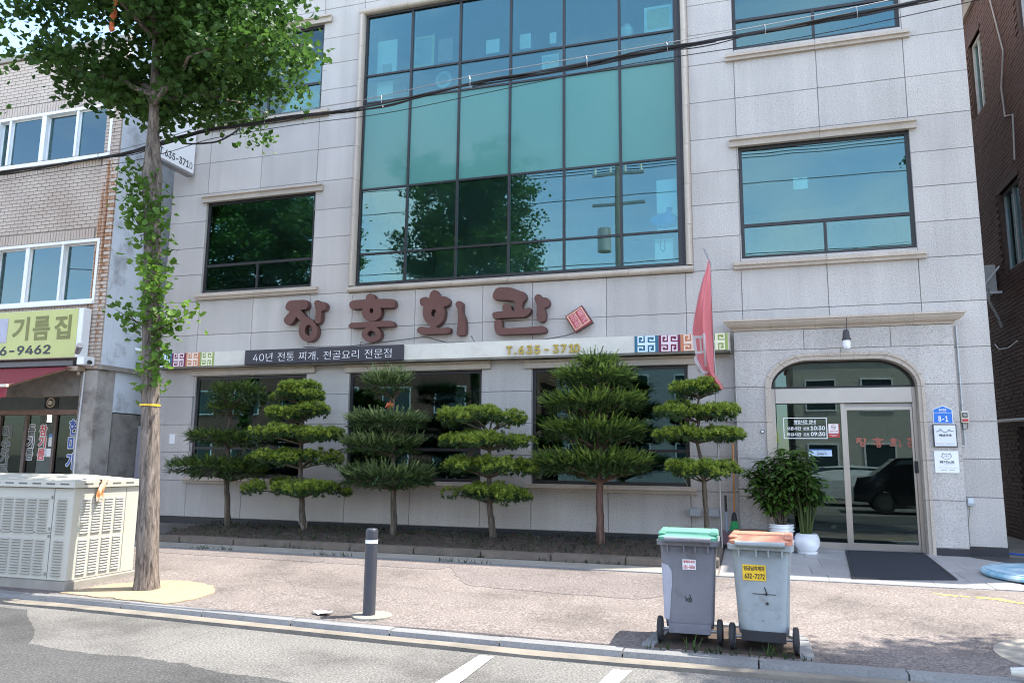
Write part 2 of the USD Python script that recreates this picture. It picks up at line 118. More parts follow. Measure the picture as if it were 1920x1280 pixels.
'b장': (88, '1,34,2,37,9,39,19,48,23,58,23,63,7,63,4,65,4,75,5,76,55,76,56,75,56,65,55,64,37,62,39,53,41,50,48,43,58,39,58,35,52,28,52,26,61,25,61,81,62,82,74,82,75,81,75,60,87,60,88,58,88,49,86,47,75,47,75,25,73,23,68,22,73,18,75,14,76,4,74,-1,69,-6,63,-9,55,-11,34,-11,20,-6,15,-1,13,4,13,12,19,21,31,26,48,27,48,29,39,33,32,41,29,41,28,38,20,30,10,25,7,25,5,27;27,10,30,3,37,1,51,1,59,3,62,6,62,9,60,12,55,14,41,15,29,12'),
'b흥': (88, '2,23,2,33,3,34,28,35,28,36,18,39,15,42,13,46,13,53,15,57,22,63,7,63,6,64,6,74,7,75,37,75,37,82,39,84,49,84,51,82,51,75,80,75,82,73,82,65,80,63,66,63,66,61,73,57,75,53,75,46,70,39,60,36,60,35,85,34,86,33,86,23,85,22,59,22,59,20,63,20,72,16,76,10,77,7,76,0,69,-7,53,-11,35,-11,21,-8,13,-2,11,3,11,8,13,13,16,16,25,20,29,20,29,22,3,22;26,5,27,3,35,1,53,1,61,3,62,6,61,8,53,10,36,10,27,8;28,49,34,46,54,46,60,48,60,50,54,53,34,53,28,51'),
'b회': (88, '5,5,2,16,4,18,25,18,27,20,26,23,18,25,12,31,10,35,11,49,17,56,21,57,21,59,6,59,4,61,5,71,26,71,27,72,27,81,28,82,39,82,41,79,41,71,62,71,63,61,61,59,46,59,46,57,51,55,56,49,57,36,55,31,49,25,41,23,41,20,49,19,60,21,64,20,65,81,66,82,77,82,78,81,79,79,79,-8,78,-11,66,-11,65,-10,65,9,54,7,44,7,43,6;23,43,26,35,37,34,43,37,44,41,40,47,31,48,27,47'),
'b관': (88, '2,26,1,35,3,37,18,37,20,38,20,55,21,56,32,56,33,55,33,39,34,37,44,39,44,40,40,40,39,42,41,50,42,63,8,63,6,66,6,72,7,75,9,76,53,76,55,75,56,72,55,49,53,40,60,39,61,80,62,82,74,82,75,81,75,54,86,54,88,52,88,43,86,41,75,41,75,11,73,10,63,10,61,12,61,28,49,26,38,26,37,25,5,24|14,-7,15,22,28,22,28,3,77,3,78,2,78,-8,75,-10,17,-10'),
'b중': (88, '2,30,2,40,9,42,6,49,7,53,16,54,25,57,30,60,34,65,10,66,9,67,9,77,10,78,78,78,79,77,79,67,78,66,54,65,58,60,63,57,72,54,81,53,82,49,79,42,83,42,86,40,86,30,85,29,51,29,51,25,60,24,68,21,74,16,76,12,77,9,76,2,74,-2,68,-7,54,-11,34,-11,20,-7,12,1,11,4,12,13,18,20,22,22,37,25,37,29,3,29;24,43,24,42,64,43,64,44,58,45,51,49,45,54,44,56,34,47;25,8,28,3,36,1,51,1,61,4,63,7,57,12,37,13,28,11'),
'b리': (88, '7,48,8,49,37,49,39,51,39,61,10,61,7,62,7,73,8,74,51,74,53,72,53,39,51,37,21,37,21,23,40,23,41,24,50,24,61,26,63,24,63,18,65,18,65,81,66,82,78,82,79,81,79,-10,78,-11,66,-11,65,-10,65,15,62,13,49,12,49,11,8,10,7,11'),
'b천': (88, '18,21,19,22,31,22,32,3,80,3,82,1,82,-7,79,-10,21,-10,18,-8|48,54,49,55,65,55,65,80,67,82,78,82,79,81,79,12,78,11,66,11,65,13,65,42,48,43|2,29,2,32,4,34,9,35,17,41,23,53,23,58,6,58,4,60,5,70,23,70,24,81,37,81,37,72,38,70,56,70,57,61,55,58,38,57,39,49,44,44,44,42,51,37,59,34,59,31,54,23,50,23,40,28,31,37,20,26,10,21,8,21,5,24'),
'b로': (88, '2,1,2,11,3,12,37,12,37,22,12,23,12,54,13,55,63,56,63,63,14,63,11,66,11,74,13,76,75,76,77,74,77,45,75,43,25,43,25,36,77,35,79,33,78,23,76,22,51,22,51,12,85,12,87,9,86,0,84,-1,4,-1'),
}
LETTERS = {
'jang': '-8352,4256,-8343,4239,-8316,4213,-8297,4203,-8252,4191,-8270,4162,-8325,4109,-8365,4060,-8371,4044,-8373,4012,-8367,3996,-8346,3967,-8312,3941,-8292,3933,-8271,3929,-8225,3933,-8202,3945,-8178,3966,-8153,3995,-8101,4075,-7991,3967,-7978,3958,-8017,3909,-8034,3859,-8038,3805,-8028,3751,-8004,3699,-7968,3655,-7924,3620,-7873,3598,-7819,3589,-7766,3594,-7718,3613,-7677,3644,-7647,3686,-7629,3735,-7625,3789,-7635,3843,-7659,3894,-7694,3939,-7720,3960,-7721,3974,-7739,3997,-7771,4016,-7818,4031,-7861,4053,-7901,4081,-7938,4117,-7971,4160,-8007,4192,-8020,4199,-7922,4207,-7903,4214,-7877,4236,-7864,4270,-7862,4315,-7866,4336,-7883,4369,-7896,4381,-7915,4390,-7967,4399,-8170,4400,-8268,4393,-8302,4378,-8332,4343,-8352,4295;-7752,3781,-7758,3757,-7768,3738,-7783,3722,-7800,3713,-7819,3711,-7838,3715,-7857,3725,-7873,3742,-7886,3762,-7899,3812,-7892,3861,-7881,3881,-7867,3897,-7849,3906,-7830,3908,-7811,3904,-7792,3893,-7776,3877,-7755,3832|-7735,4309,-7702,4217,-7693,4166,-7692,4107,-7704,4008,-7704,3980,-7697,3957,-7685,3941,-7667,3931,-7650,3924,-7619,3924,-7593,3940,-7583,3956,-7568,4001,-7564,4056,-7569,4141,-7563,4157,-7552,4164,-7509,4168,-7489,4181,-7470,4220,-7466,4239,-7470,4274,-7486,4306,-7510,4327,-7524,4333,-7554,4335,-7598,4321,-7608,4326,-7649,4372,-7671,4378,-7706,4367,-7718,4358,-7734,4336',
'heung': '-6516,4426,-6540,4436,-6566,4441,-6591,4439,-6614,4432,-6634,4419,-6649,4401,-6657,4381,-6660,4358,-6656,4338,-6876,4335,-6948,4323,-6978,4303,-6988,4291,-6997,4261,-6992,4228,-6973,4191,-6957,4177,-6938,4167,-6915,4160,-6858,4158,-6713,4169,-6724,4145,-6729,4100,-6720,4055,-6698,4012,-6664,3974,-6621,3945,-6572,3925,-6522,3917,-6831,3911,-6879,3912,-6924,3918,-6938,3915,-6969,3892,-6985,3870,-6992,3853,-6989,3838,-6977,3826,-6957,3817,-6925,3811,-6828,3806,-6633,3809,-6659,3795,-6689,3765,-6708,3730,-6713,3691,-6704,3652,-6683,3615,-6649,3582,-6607,3557,-6558,3540,-6507,3533,-6455,3537,-6408,3550,-6368,3572,-6338,3602,-6320,3637,-6315,3676,-6323,3714,-6344,3751,-6377,3784,-6419,3809,-6131,3805,-6073,3809,-6059,3819,-6057,3828,-6062,3856,-6076,3882,-6098,3903,-6121,3910,-6156,3916,-6261,3922,-6513,3918,-6469,3921,-6422,3936,-6381,3962,-6351,3996,-6333,4037,-6328,4081,-6337,4126,-6353,4158,-6162,4150,-6121,4151,-6092,4157,-6073,4167,-6065,4182,-6057,4231,-6065,4267,-6083,4296,-6097,4308,-6128,4317,-6240,4329,-6466,4335,-6469,4371,-6479,4392,-6495,4411;-6499,4093,-6511,4076,-6520,4072,-6539,4073,-6556,4086,-6568,4120,-6564,4143,-6552,4160,-6543,4164,-6524,4163,-6507,4150,-6495,4116;-6435,3686,-6445,3659,-6472,3640,-6491,3635,-6531,3637,-6550,3643,-6580,3664,-6591,3692,-6582,3720,-6554,3739,-6536,3744,-6495,3742,-6476,3736,-6447,3714',
'hoe': '-5581,4231,-5572,4197,-5564,4183,-5553,4173,-5539,4168,-5522,4166,-5510,4158,-5505,4143,-5516,4069,-5515,4014,-5504,3959,-5492,3932,-5478,3906,-5441,3857,-5421,3839,-5367,3806,-5359,3794,-5357,3781,-5361,3767,-5369,3757,-5381,3753,-5397,3753,-5512,3784,-5559,3783,-5579,3776,-5609,3751,-5620,3723,-5619,3707,-5612,3693,-5599,3678,-5555,3652,-5526,3643,-5453,3635,-5062,3635,-5009,3642,-4994,3650,-4983,3660,-4976,3674,-4974,3691,-4978,3720,-4993,3742,-5009,3749,-5032,3751,-5133,3738,-5182,3738,-5226,3751,-5243,3763,-5243,3770,-5225,3784,-5187,3804,-5149,3837,-5130,3859,-5101,3913,-5091,3945,-5083,4013,-5086,4042,-5107,4109,-5103,4120,-5091,4126,-5055,4130,-5040,4136,-5014,4160,-5000,4191,-5001,4229,-5007,4248,-5031,4279,-5070,4302,-5116,4310,-5143,4309,-5165,4313,-5183,4323,-5197,4338,-5219,4377,-5245,4411,-5274,4435,-5304,4441,-5345,4423,-5371,4397,-5387,4363,-5397,4305,-5406,4299,-5419,4302,-5436,4313,-5456,4319,-5479,4321,-5532,4310,-5569,4290,-5579,4277;-5252,3998,-5264,3970,-5285,3954,-5309,3955,-5321,3962,-5340,3987,-5347,4020,-5341,4052,-5324,4075,-5301,4083,-5276,4073,-5266,4062,-5253,4032|-4887,4126,-4866,4098,-4856,4077,-4849,4050,-4841,3976,-4839,3892,-4842,3804,-4859,3664,-4859,3621,-4854,3608,-4833,3595,-4798,3588,-4753,3589,-4719,3599,-4705,3608,-4694,3622,-4687,3643,-4684,3701,-4687,3802,-4695,3870,-4714,3925,-4738,3971,-4752,4016,-4756,4080,-4750,4134,-4758,4166,-4765,4182,-4787,4203,-4815,4212,-4843,4211,-4869,4200,-4886,4181,-4893,4155',
'gwan': '-4203,4268,-4194,4227,-4186,4216,-4163,4202,-4079,4190,-3910,4173,-3815,4156,-3799,4142,-3790,4118,-3786,4085,-3792,4013,-3800,3994,-3811,3985,-3824,3987,-3835,3995,-3844,4009,-3861,4077,-3873,4094,-3889,4106,-3929,4118,-3948,4120,-3983,4115,-3997,4109,-4008,4101,-4019,4075,-4020,4045,-4011,4010,-4012,3997,-4022,3989,-4039,3986,-4089,3989,-4137,3986,-4179,3977,-4193,3968,-4201,3957,-4204,3943,-4201,3914,-4188,3882,-4175,3870,-4157,3864,-4134,3861,-4002,3869,-3630,3869,-3607,3875,-3561,3902,-3519,3944,-3508,3964,-3504,3982,-3506,3999,-3511,4013,-3520,4024,-3532,4030,-3564,4032,-3580,4028,-3630,4004,-3642,4007,-3651,4015,-3657,4031,-3661,4066,-3659,4085,-3648,4124,-3639,4138,-3604,4168,-3592,4197,-3593,4233,-3602,4268,-3610,4285,-3636,4309,-3699,4329,-3787,4369,-3857,4395,-3936,4411,-4049,4417,-4083,4415,-4113,4408,-4137,4396,-4157,4380,-4193,4321|-3445,4165,-3418,4111,-3403,4053,-3403,4003,-3411,3906,-3410,3877,-3399,3828,-3376,3792,-3360,3780,-3341,3771,-3323,3767,-3305,3768,-3288,3774,-3272,3785,-3258,3802,-3249,3823,-3242,3850,-3240,3911,-3244,3936,-3263,3979,-3266,3995,-3263,4007,-3252,4016,-3217,4026,-3193,4046,-3179,4074,-3177,4110,-3180,4132,-3197,4165,-3211,4178,-3244,4192,-3259,4194,-3298,4188,-3307,4193,-3315,4203,-3328,4231,-3337,4241,-3347,4249,-3372,4256,-3385,4256,-3414,4247,-3436,4228,-3448,4198|-4166,3767,-4165,3725,-4157,3680,-4141,3633,-4131,3614,-4118,3599,-4103,3589,-4060,3579,-3485,3573,-3317,3575,-3258,3583,-3246,3589,-3237,3598,-3229,3624,-3235,3656,-3255,3683,-3269,3694,-3290,3702,-3315,3706,-3602,3694,-3812,3690,-3886,3689,-3943,3692,-3983,3698,-4005,3707,-4009,3720,-4016,3752,-4018,3795,-4023,3814,-4031,3829,-4043,3840,-4074,3851,-4107,3852,-4123,3849,-4148,3833,-4161,3804',
}
# ------------------------------------------------------------------ helpers
rng = np.random.default_rng(7)
used = {}
def numbered(parent, name):
    k = (parent, name); n = used.get(k, 0); used[k] = n + 1
    return f"{parent}/{name}" if n == 0 else f"{parent}/{name}_{n:03d}"
def tag(o, label=None, cat=None, group=None, kind=None):
    o = o.GetPrim() if hasattr(o, "GetPrim") else o
    for k, v in (("label", label), ("category", cat), ("group", group), ("kind", kind)):
        if v: o.SetCustomDataByKey(k, v)
    return o
def pathof(parent): return "/World" if parent is None else str(parent.GetPath())
def obj(name, mesh, mat, parent=None, smooth=False, label=None, kind=None):
    m = usdkit.mesh(stage, numbered(pathof(parent), name), mesh, mat, smooth)
    return tag(m, label=label, kind=kind)
def thing(name, label, cat, loc=(0, 0, 0), rotz=0.0, group=None):
    x = UsdGeom.Xform.Define(stage, numbered("/World", name))
    x.AddTranslateOp().Set(Gf.Vec3d(*map(float, loc))); x.AddRotateZOp().Set(float(rotz))
    return tag(x, label, cat, group)
def sub(name, parent, label=None):
    return tag(UsdGeom.Xform.Define(stage, numbered(pathof(parent), name)), label=label)
def single(name, mesh, mat, label, cat, group=None, smooth=False, kind=None):
    return tag(obj(name, mesh, mat, None, smooth), label, cat, group, kind)
def struct(name, mesh, mat, smooth=False):
    return obj(name, mesh, mat, None, smooth, kind="structure")
def dup(src, name, loc, rotz, label, cat, group=None, scale=None):
    x = UsdGeom.Xform.Define(stage, numbered("/World", name))
    x.GetPrim().GetReferences().AddInternalReference(src.GetPath())
    x.ClearXformOpOrder()
    x.AddTranslateOp().Set(Gf.Vec3d(*map(float, loc))); x.AddRotateZOp().Set(float(rotz))
    if scale: x.AddScaleOp().Set(Gf.Vec3f(*scale))
    x.GetPrim().SetInstanceable(True)
    return tag(x, label, cat, group)

def cat_(ms):
    ms = [x for x in ms if x is not None]
    vs, fs, n = [], [], 0
    for x in ms:
        v, f = (x.vertices, x.faces) if hasattr(x, "vertices") else x
        vs.append(np.asarray(v)); fs.append(np.asarray(f) + n); n += len(v)
    return trimesh.Trimesh(np.vstack(vs), np.vstack(fs), process=False)
def box(x0, x1, y0, y1, z0, z1):
    b = trimesh.creation.box([x1 - x0, y1 - y0, z1 - z0]); b.apply_translation([(x0 + x1) / 2, (y0 + y1) / 2, (z0 + z1) / 2]); return b
def bbox_(x0, x1, y0, y1, z0, z1, c=0.01):
    """a box with chamfered edges"""
    pts = []
    for sx in (0, 1):
        for sy in (0, 1):
            for sz in (0, 1):
                P = np.array([(x0, x1)[sx], (y0, y1)[sy], (z0, z1)[sz]], float)
                s = np.array([1 - 2 * sx, 1 - 2 * sy, 1 - 2 * sz]) * c
                for k in range(3):
                    q = P + s; q[k] -= s[k]; pts.append(q)
    return trimesh.convex.convex_hull(np.array(pts))
def slab(poly, yb, d, eng="earcut"):
    """a polygon in the x-z plane, its back at y = yb and its front d nearer the street"""
    ms = []
    for g in getattr(poly, "geoms", [poly]):
        if g.is_empty or g.area < 1e-7 or g.geom_type != "Polygon": continue
        e = trimesh.creation.extrude_polygon(g, d, engine=eng)
        v = e.vertices.copy(); e.vertices = np.stack([v[:, 0], yb - v[:, 2], v[:, 1]], 1); ms.append(e)
    return cat_(ms) if ms else None
def plate(poly, zfun, t=0.0, skirt=0.0, step=0.5):
    """a flat polygon in x-y laid on the ground: zfun(x, y) + t, with a thickness below"""
    ms = []
    for g in getattr(poly, "geoms", [poly]):
        e = trimesh.creation.extrude_polygon(g, 1.0, engine="earcut")
        v = e.vertices.copy(); z = zfun(v[:, 0], v[:, 1]) + t
        e.vertices = np.stack([v[:, 0], v[:, 1], np.where(v[:, 2] > .5, z, z - skirt)], 1)
        ms.append(e)
    return cat_(ms)
def cyl(p0, p1, r0, r1=None, n=16):
    return tube([p0, p1], [r0, r0 if r1 is None else r1], n)
def tube(path, radii, n=8, cap=True):
    P = np.asarray(path, float); R = np.broadcast_to(np.asarray(radii, float), (len(P),))
    T = np.gradient(P, axis=0); T /= np.maximum(np.linalg.norm(T, axis=1, keepdims=True), 1e-9)
    ref = np.array([0, 0, 1.0]) if abs(T[0, 2]) < .9 else np.array([1.0, 0, 0])
    u = np.cross(ref, T[0]); u /= np.linalg.norm(u); V = []
    for i in range(len(P)):
        u = u - T[i] * (u @ T[i]); u /= np.linalg.norm(u); w = np.cross(T[i], u)
        a = np.linspace(0, 2 * np.pi, n, endpoint=False)
        V.append(P[i] + R[i] * (np.cos(a)[:, None] * u + np.sin(a)[:, None] * w))
    V = np.vstack(V); F = []
    for i in range(len(P) - 1):
        for k in range(n):
            a, b, c, d = i * n + k, i * n + (k + 1) % n, (i + 1) * n + (k + 1) % n, (i + 1) * n + k
            F += [[a, b, c], [a, c, d]]
    if cap:
        s = len(V); V = np.vstack([V, P[0], P[-1]])
        for k in range(n):
            F.append([s, (k + 1) % n, k]); e = (len(P) - 1) * n; F.append([s + 1, e + k, e + (k + 1) % n])
    return trimesh.Trimesh(V, np.array(F), process=False)
def lathe(prof, loc=(0, 0, 0), n=32):
    m = trimesh.creation.revolve(np.array(prof, float), sections=n); m.apply_translation(loc); return m
def prof_x(prof, x0, x1):
    """a moulding along x: profile points (y, z)"""
    e = trimesh.creation.extrude_polygon(Polygon(prof), x1 - x0, engine="earcut"); v = e.vertices.copy()
    e.vertices = np.stack([x0 + v[:, 2], v[:, 0], v[:, 1]], 1); e.fix_normals(); return e
def quads(P):
    """P (n,4,3) -> mesh of separate quads"""
    P = np.asarray(P, float); n = len(P); i = np.arange(n)[:, None] * 4
    return trimesh.Trimesh(P.reshape(-1, 3), np.vstack([i + [0, 1, 2], i + [0, 2, 3]]), process=False)
def boxes(B):
    """many boxes (n,6) as one mesh"""
    B = np.asarray(B, float); c = np.array([[i, j, k] for i in (0, 1) for j in (0, 1) for k in (0, 1)])
    V = np.stack([B[:, [0 + 0]] + c[:, 0] * (B[:, [1]] - B[:, [0]]), B[:, [2]] + c[:, 1] * (B[:, [3]] - B[:, [2]]), B[:, [4]] + c[:, 2] * (B[:, [5]] - B[:, [4]])], 2)
    f = np.array([[0, 1, 3], [0, 3, 2], [4, 6, 7], [4, 7, 5], [0, 4, 5], [0, 5, 1], [2, 3, 7], [2, 7, 6], [0, 2, 6], [0, 6, 4], [1, 5, 7], [1, 7, 3]])
    F = (f[None] + 8 * np.arange(len(B))[:, None, None]).reshape(-1, 3)
    return trimesh.Trimesh(V.reshape(-1, 3), F, process=False)
def rings(s):
    out = []
    for poly in s.split("|"):
        if not poly: continue
        rr = [np.array(list(map(int, q.split(",")))).reshape(-1, 2) for q in poly.split(";")]
        out.append(Polygon(rr[0], rr[1:]).buffer(0))
    return union_all(out) if out else Polygon()
def text_poly(s, h, bold=True, space=0.0):
    """lettering as a flat shape, about h tall, from the origin"""
    x, out = 0.0, []
    for c in s:
        if c == " ": x += 34; continue
        k = ("b" if bold else "t") + c
        if k not in GLYPH: k = ("t" if bold else "b") + c
        adv, g = GLYPH[k]; g = rings(g)
        if not g.is_empty: out.append(affinity.translate(g, x, 0))
        x += adv + space
    u = union_all(out); k = h / 80.0
    return affinity.scale(u, k, k, origin=(0, 0))
def fit_text(s, x0, x1, z0, z1, bold=True, space=0.0):
    u = text_poly(s, 1.0, bold, space); a, b, c, d = u.bounds
    return affinity.translate(affinity.scale(u, (x1 - x0) / (c - a), (z1 - z0) / (d - b), origin=(a, b)), x0 - a, z0 - b)

# ------------------------------------------------------------------ materials
def mat(name, nodes, links, surface="p.BSDF", volume=None):
    return usdkit.material(stage, "/World/Looks/" + name, nodes, links, surface=surface, volume=volume)
def plain(name, col, rough=0.6, metal=0.0, spec=0.5, var=0.12, scale=6.0, bump=0.0, bscale=60.0, coat=0.0, grime=None):
    """one colour with soft wear, and a fine bump if asked for"""
    c = np.array(col, float)
    nodes = {"g": ("geometry", {}), "n": ("noise_texture", {"scale": scale, "detail": 6.0, "roughness": 0.62}),
             "r": ("rgb_ramp", {"ramp": [(0.25, tuple(c * (1 - var))), (0.5, tuple(c)), (0.78, tuple(np.minimum(c * (1 + var), 0.95)))]}),
             "p": ("principled_bsdf", {"roughness": rough, "metallic": metal, "specular_ior_level": spec, "coat_weight": coat})}
    links = [("g.position", "n.vector"), ("n.fac", "r.fac"), ("r.color", "p.base_color")]
    if grime:
        nodes.update({"gn": ("noise_texture", {"scale": grime[1], "detail": 8.0, "roughness": 0.7}),
                      "gr": ("rgb_ramp", {"ramp": [(grime[2], (0, 0, 0)), (min(grime[2] + .18, 1), (grime[3],) * 3)]}),
                      "gm": ("mix", {"color2": grime[0]})})
        links = links[:-1] + [("g.position", "gn.vector"), ("gn.fac", "gr.fac"), ("gr.color", "gm.fac"), ("r.color", "gm.color1"), ("gm.color", "p.base_color")]
    if bump:
        nodes.update({"bn": ("noise_texture", {"scale": bscale, "detail": 4.0}), "b": ("bump", {"strength": bump, "distance": 0.01})})
        links += [("g.position", "bn.vector"), ("bn.fac", "b.height"), ("b.normal", "p.normal")]
    return mat(name, nodes, links)

def granite(name, dark, mid, light, scale=90.0, rough=0.55, tone=0.10):
    return mat(name, {
        "g": ("geometry", {}), "oi": ("object_info", {}),
        "n": ("noise_texture", {"scale": scale, "detail": 2.0, "roughness": 0.7}),
        "n2": ("noise_texture", {"scale": 0.7, "detail": 5.0, "roughness": 0.6}),
        "r": ("rgb_ramp", {"ramp": [(0.30, dark), (0.48, mid), (0.56, mid), (0.72, light)]}),
        "n3": ("noise_texture", {"scale": 1.0, "detail": 6.0, "roughness": 0.7}), "m3": ("mapping", {"scale": (3.2, 3.2, 0.22)}), "s3": ("map_range", {"from_min": 0.35, "from_max": 0.62, "to_min": 0.87, "to_max": 1.0, "clamp": True}), "m4": ("math", {"math_type": "multiply"}),
        "tr": ("map_range", {"from_min": 0.0, "from_max": 1.0, "to_min": 1 - tone, "to_max": 1 + tone * .5}),
        "sr": ("map_range", {"from_min": 0.3, "from_max": 0.7, "to_min": 0.90, "to_max": 1.05}),
        "mm": ("math", {"math_type": "multiply"}),
        "cc": ("combine_color", {}), "mx": ("mix", {"mix_type": "multiply", "fac": 1.0}),
        "b": ("bump", {"strength": 0.25, "distance": 0.004}),
        "p": ("principled_bsdf", {"roughness": rough})},
        [("g.position", "n.vector"), ("g.position", "n2.vector"), ("n.fac", "r.fac"), ("oi.random", "tr.value"), ("n2.fac", "sr.value"),
         ("tr.result", "m4.value1"), ("g.position", "m3.vector"), ("m3.vector", "n3.vector"), ("n3.fac", "s3.value"), ("s3.result", "m4.value2"), ("m4.value", "mm.value1"), ("sr.result", "mm.value2"), ("mm.value", "cc.r"), ("mm.value", "cc.g"), ("mm.value", "cc.b"),
         ("r.color", "mx.color1"), ("cc.color", "mx.color2"), ("mx.color", "p.base_color"), ("n.fac", "b.height"), ("b.normal", "p.normal")])
def glass(name, tint, refl, amount, base=0.0):
    """window glass: tinted see-through, with a coating that mirrors the street"""
    return mat(name, {
        "t": ("transparent_bsdf", {"color": tint}), "gl": ("glossy_bsdf", {"color": refl, "roughness": 0.0}),
        "g": ("geometry", {}), "wn": ("noise_texture", {"scale": 0.9, "detail": 1.0}), "b": ("bump", {"strength": 0.07, "distance": 0.02}),
        "f": ("fresnel", {"IOR": 1.5}), "mr": ("map_range", {"from_min": 0.0, "from_max": 1.0, "to_min": amount, "to_max": 1.0}),
        "m": ("mix_closure", {})},
        [("g.position", "wn.vector"), ("wn.fac", "b.height"), ("b.normal", "gl.normal"), ("f.fac", "mr.value"), ("mr.result", "m.fac"), ("t.BSDF", "m.closure1"), ("gl.BSDF", "m.closure2")], surface="m.closure")
def leafmat(name, ramp, trans=0.4, rough=0.5, spec=0.35, ns=1.4, wn=0.45):
    return mat(name, {
        "g": ("geometry", {}), "n": ("noise_texture", {"scale": ns, "detail": 2.0}), "nr": ("map_range", {"from_min": 0.28, "from_max": 0.72, "clamp": True}),
        "ad": ("math", {"math_type": "multiply_add", "value2": 1 - wn}), "mu": ("math", {"math_type": "multiply", "value2": wn}),
        "r": ("rgb_ramp", {"ramp": ramp}),
        "p": ("principled_bsdf", {"roughness": rough, "specular_ior_level": spec}),
        "tl": ("translucent_bsdf", {}), "m": ("mix_closure", {"fac": trans})},
        [("g.position", "n.vector"), ("n.fac", "nr.value"), ("nr.result", "mu.value1"), ("g.random_per_island", "ad.value1"), ("mu.value", "ad.value3"), ("ad.value", "r.fac"),
         ("r.color", "p.base_color"), ("r.color", "tl.color"), ("p.BSDF", "m.closure1"), ("tl.BSDF", "m.closure2")], surface="m.closure")
def bark(name, c0, c1, sz=2.0, sxy=26.0, strength=0.9):
    return mat(name, {
        "g": ("geometry", {}), "mp": ("mapping", {"scale": (sxy, sxy, sz)}), "n": ("noise_texture", {"scale": 1.0, "detail": 5.0, "roughness": 0.65, "distortion": 0.6}),
        "r": ("rgb_ramp", {"ramp": [(0.32, c0), (0.62, c1), (0.8, tuple(np.array(c1) * 1.25))]}), "b": ("bump", {"strength": strength, "distance": 0.015}),
        "p": ("principled_bsdf", {"roughness": 0.9, "specular_ior_level": 0.2})},
        [("g.position", "mp.vector"), ("mp.vector", "n.vector"), ("n.fac", "r.fac"), ("r.color", "p.base_color"), ("n.fac", "b.height"), ("b.normal", "p.normal")])
def asphalt(name, dark, mid, light, scale=75.0, blotch=0.35, stain=(0.5, 0.5, 0.5), crack=True):
    return mat(name, {
        "g": ("geometry", {}), "n": ("noise_texture", {"scale": scale, "detail": 3.0, "roughness": 0.75}),
        "r": ("rgb_ramp", {"ramp": [(0.32, dark), (0.5, mid), (0.66, light)]}),
        "n2": ("noise_texture", {"scale": 0.8, "detail": 7.0, "roughness": 0.65}),
        "r2": ("rgb_ramp", {"ramp": [(0.36, (1 - blotch,) * 3), (0.5, (1, 1, 1)), (0.66, (1 + blotch * .45,) * 3)]}),
        "mx": ("mix", {"mix_type": "multiply", "fac": 1.0}),
        "v": ("voronoi_texture", {"feature": "distance_to_edge", "scale": 0.42}), "nd": ("noise_texture", {"scale": 2.2, "detail": 5.0}), "va": ("mix", {"fac": 0.16}),
        "cr": ("rgb_ramp", {"ramp": [(0.0, (0.45, 0.45, 0.45)), (0.006, (1, 1, 1)), (1, (1, 1, 1))]}),
        "mc": ("mix", {"mix_type": "multiply", "fac": 0.32 if crack else 0.0}),
        "b": ("bump", {"strength": 0.55, "distance": 0.006}), "p": ("principled_bsdf", {"roughness": 0.85, "specular_ior_level": 0.3})},
        [("g.position", "n.vector"), ("g.position", "n2.vector"), ("g.position", "nd.vector"), ("g.position", "va.color1"), ("nd.color", "va.color2"), ("va.color", "v.vector"), ("v.distance", "cr.fac"),
         ("n.fac", "r.fac"), ("n2.fac", "r2.fac"), ("r.color", "mx.color1"), ("r2.color", "mx.color2"), ("mx.color", "mc.color1"), ("cr.color", "mc.color2"), ("mc.color", "p.base_color"), ("n.fac", "b.height"), ("b.normal", "p.normal")])

GR = granite("granite_grey", (0.29, 0.265, 0.24), (0.51, 0.468, 0.425), (0.65, 0.61, 0.57), scale=58.0, tone=0.07)
GR_T = granite("granite_beige", (0.30, 0.24, 0.19), (0.50, 0.425, 0.345), (0.62, 0.54, 0.45), tone=0.05)
GR_D = granite("granite_black", (0.012, 0.012, 0.014), (0.03, 0.03, 0.034), (0.06, 0.06, 0.065), rough=0.3)
GR_P = granite("granite_paving", (0.22, 0.21, 0.20), (0.40, 0.38, 0.365), (0.52, 0.5, 0.48), tone=0.14)
GR_K = granite("granite_kerb", (0.18, 0.18, 0.183), (0.235, 0.235, 0.233), (0.30, 0.30, 0.295), scale=60, tone=0.12)
CONC = plain("concrete", (0.27, 0.245, 0.205), 0.9, var=0.2, scale=3.0, bump=0.3, bscale=40, grime=((0.22, 0.20, 0.17), 1.7, 0.52, 0.6))
CONC_G = plain("gutter_concrete", (0.205, 0.18, 0.145), 0.9, var=0.25, scale=3.0, bump=0.3, bscale=40, grime=((0.12, 0.11, 0.095), 2.5, 0.5, 0.7))
CONC_D = plain("concrete_stained", (0.25, 0.23, 0.20), 0.9, var=0.3, scale=4.0, bump=0.3, bscale=50, grime=((0.10, 0.10, 0.08), 2.5, 0.48, 0.7))
JOINT = plain("joint_backing", (0.36, 0.34, 0.315), 0.9)  # grey backing wall that shows in the gaps between panels
FRAME = plain("frame_dark_bronze", (0.018, 0.016, 0.016), 0.4, var=0.2)
STEEL = plain("brushed_steel", (0.47, 0.43, 0.39), 0.34, 1.0, var=0.06, scale=3)
STEEL_D = plain("dull_steel", (0.35, 0.34, 0.33), 0.45, 0.9)
GL_UP = glass("glass_teal", (0.74, 0.95, 0.95), (0.44, 0.62, 0.60), 0.15)
GL_LO = glass("glass_ground_floor", (0.50, 0.70, 0.70), (0.50, 0.74, 0.76), 0.05)
GL_DOOR = glass("glass_door", (0.45, 0.56, 0.54), (0.66, 0.80, 0.78), 0.055)
GL_CLR = glass("glass_clear", (0.75, 0.85, 0.85), (0.9, 1.0, 1.0), 0.12)
GL_CY = glass("glass_neighbour", (0.55, 0.82, 0.80), (0.65, 0.88, 0.90), 0.12)
SPAN = plain("spandrel_glass", (0.080, 0.215, 0.19), 0.07, var=0.05, scale=0.6)
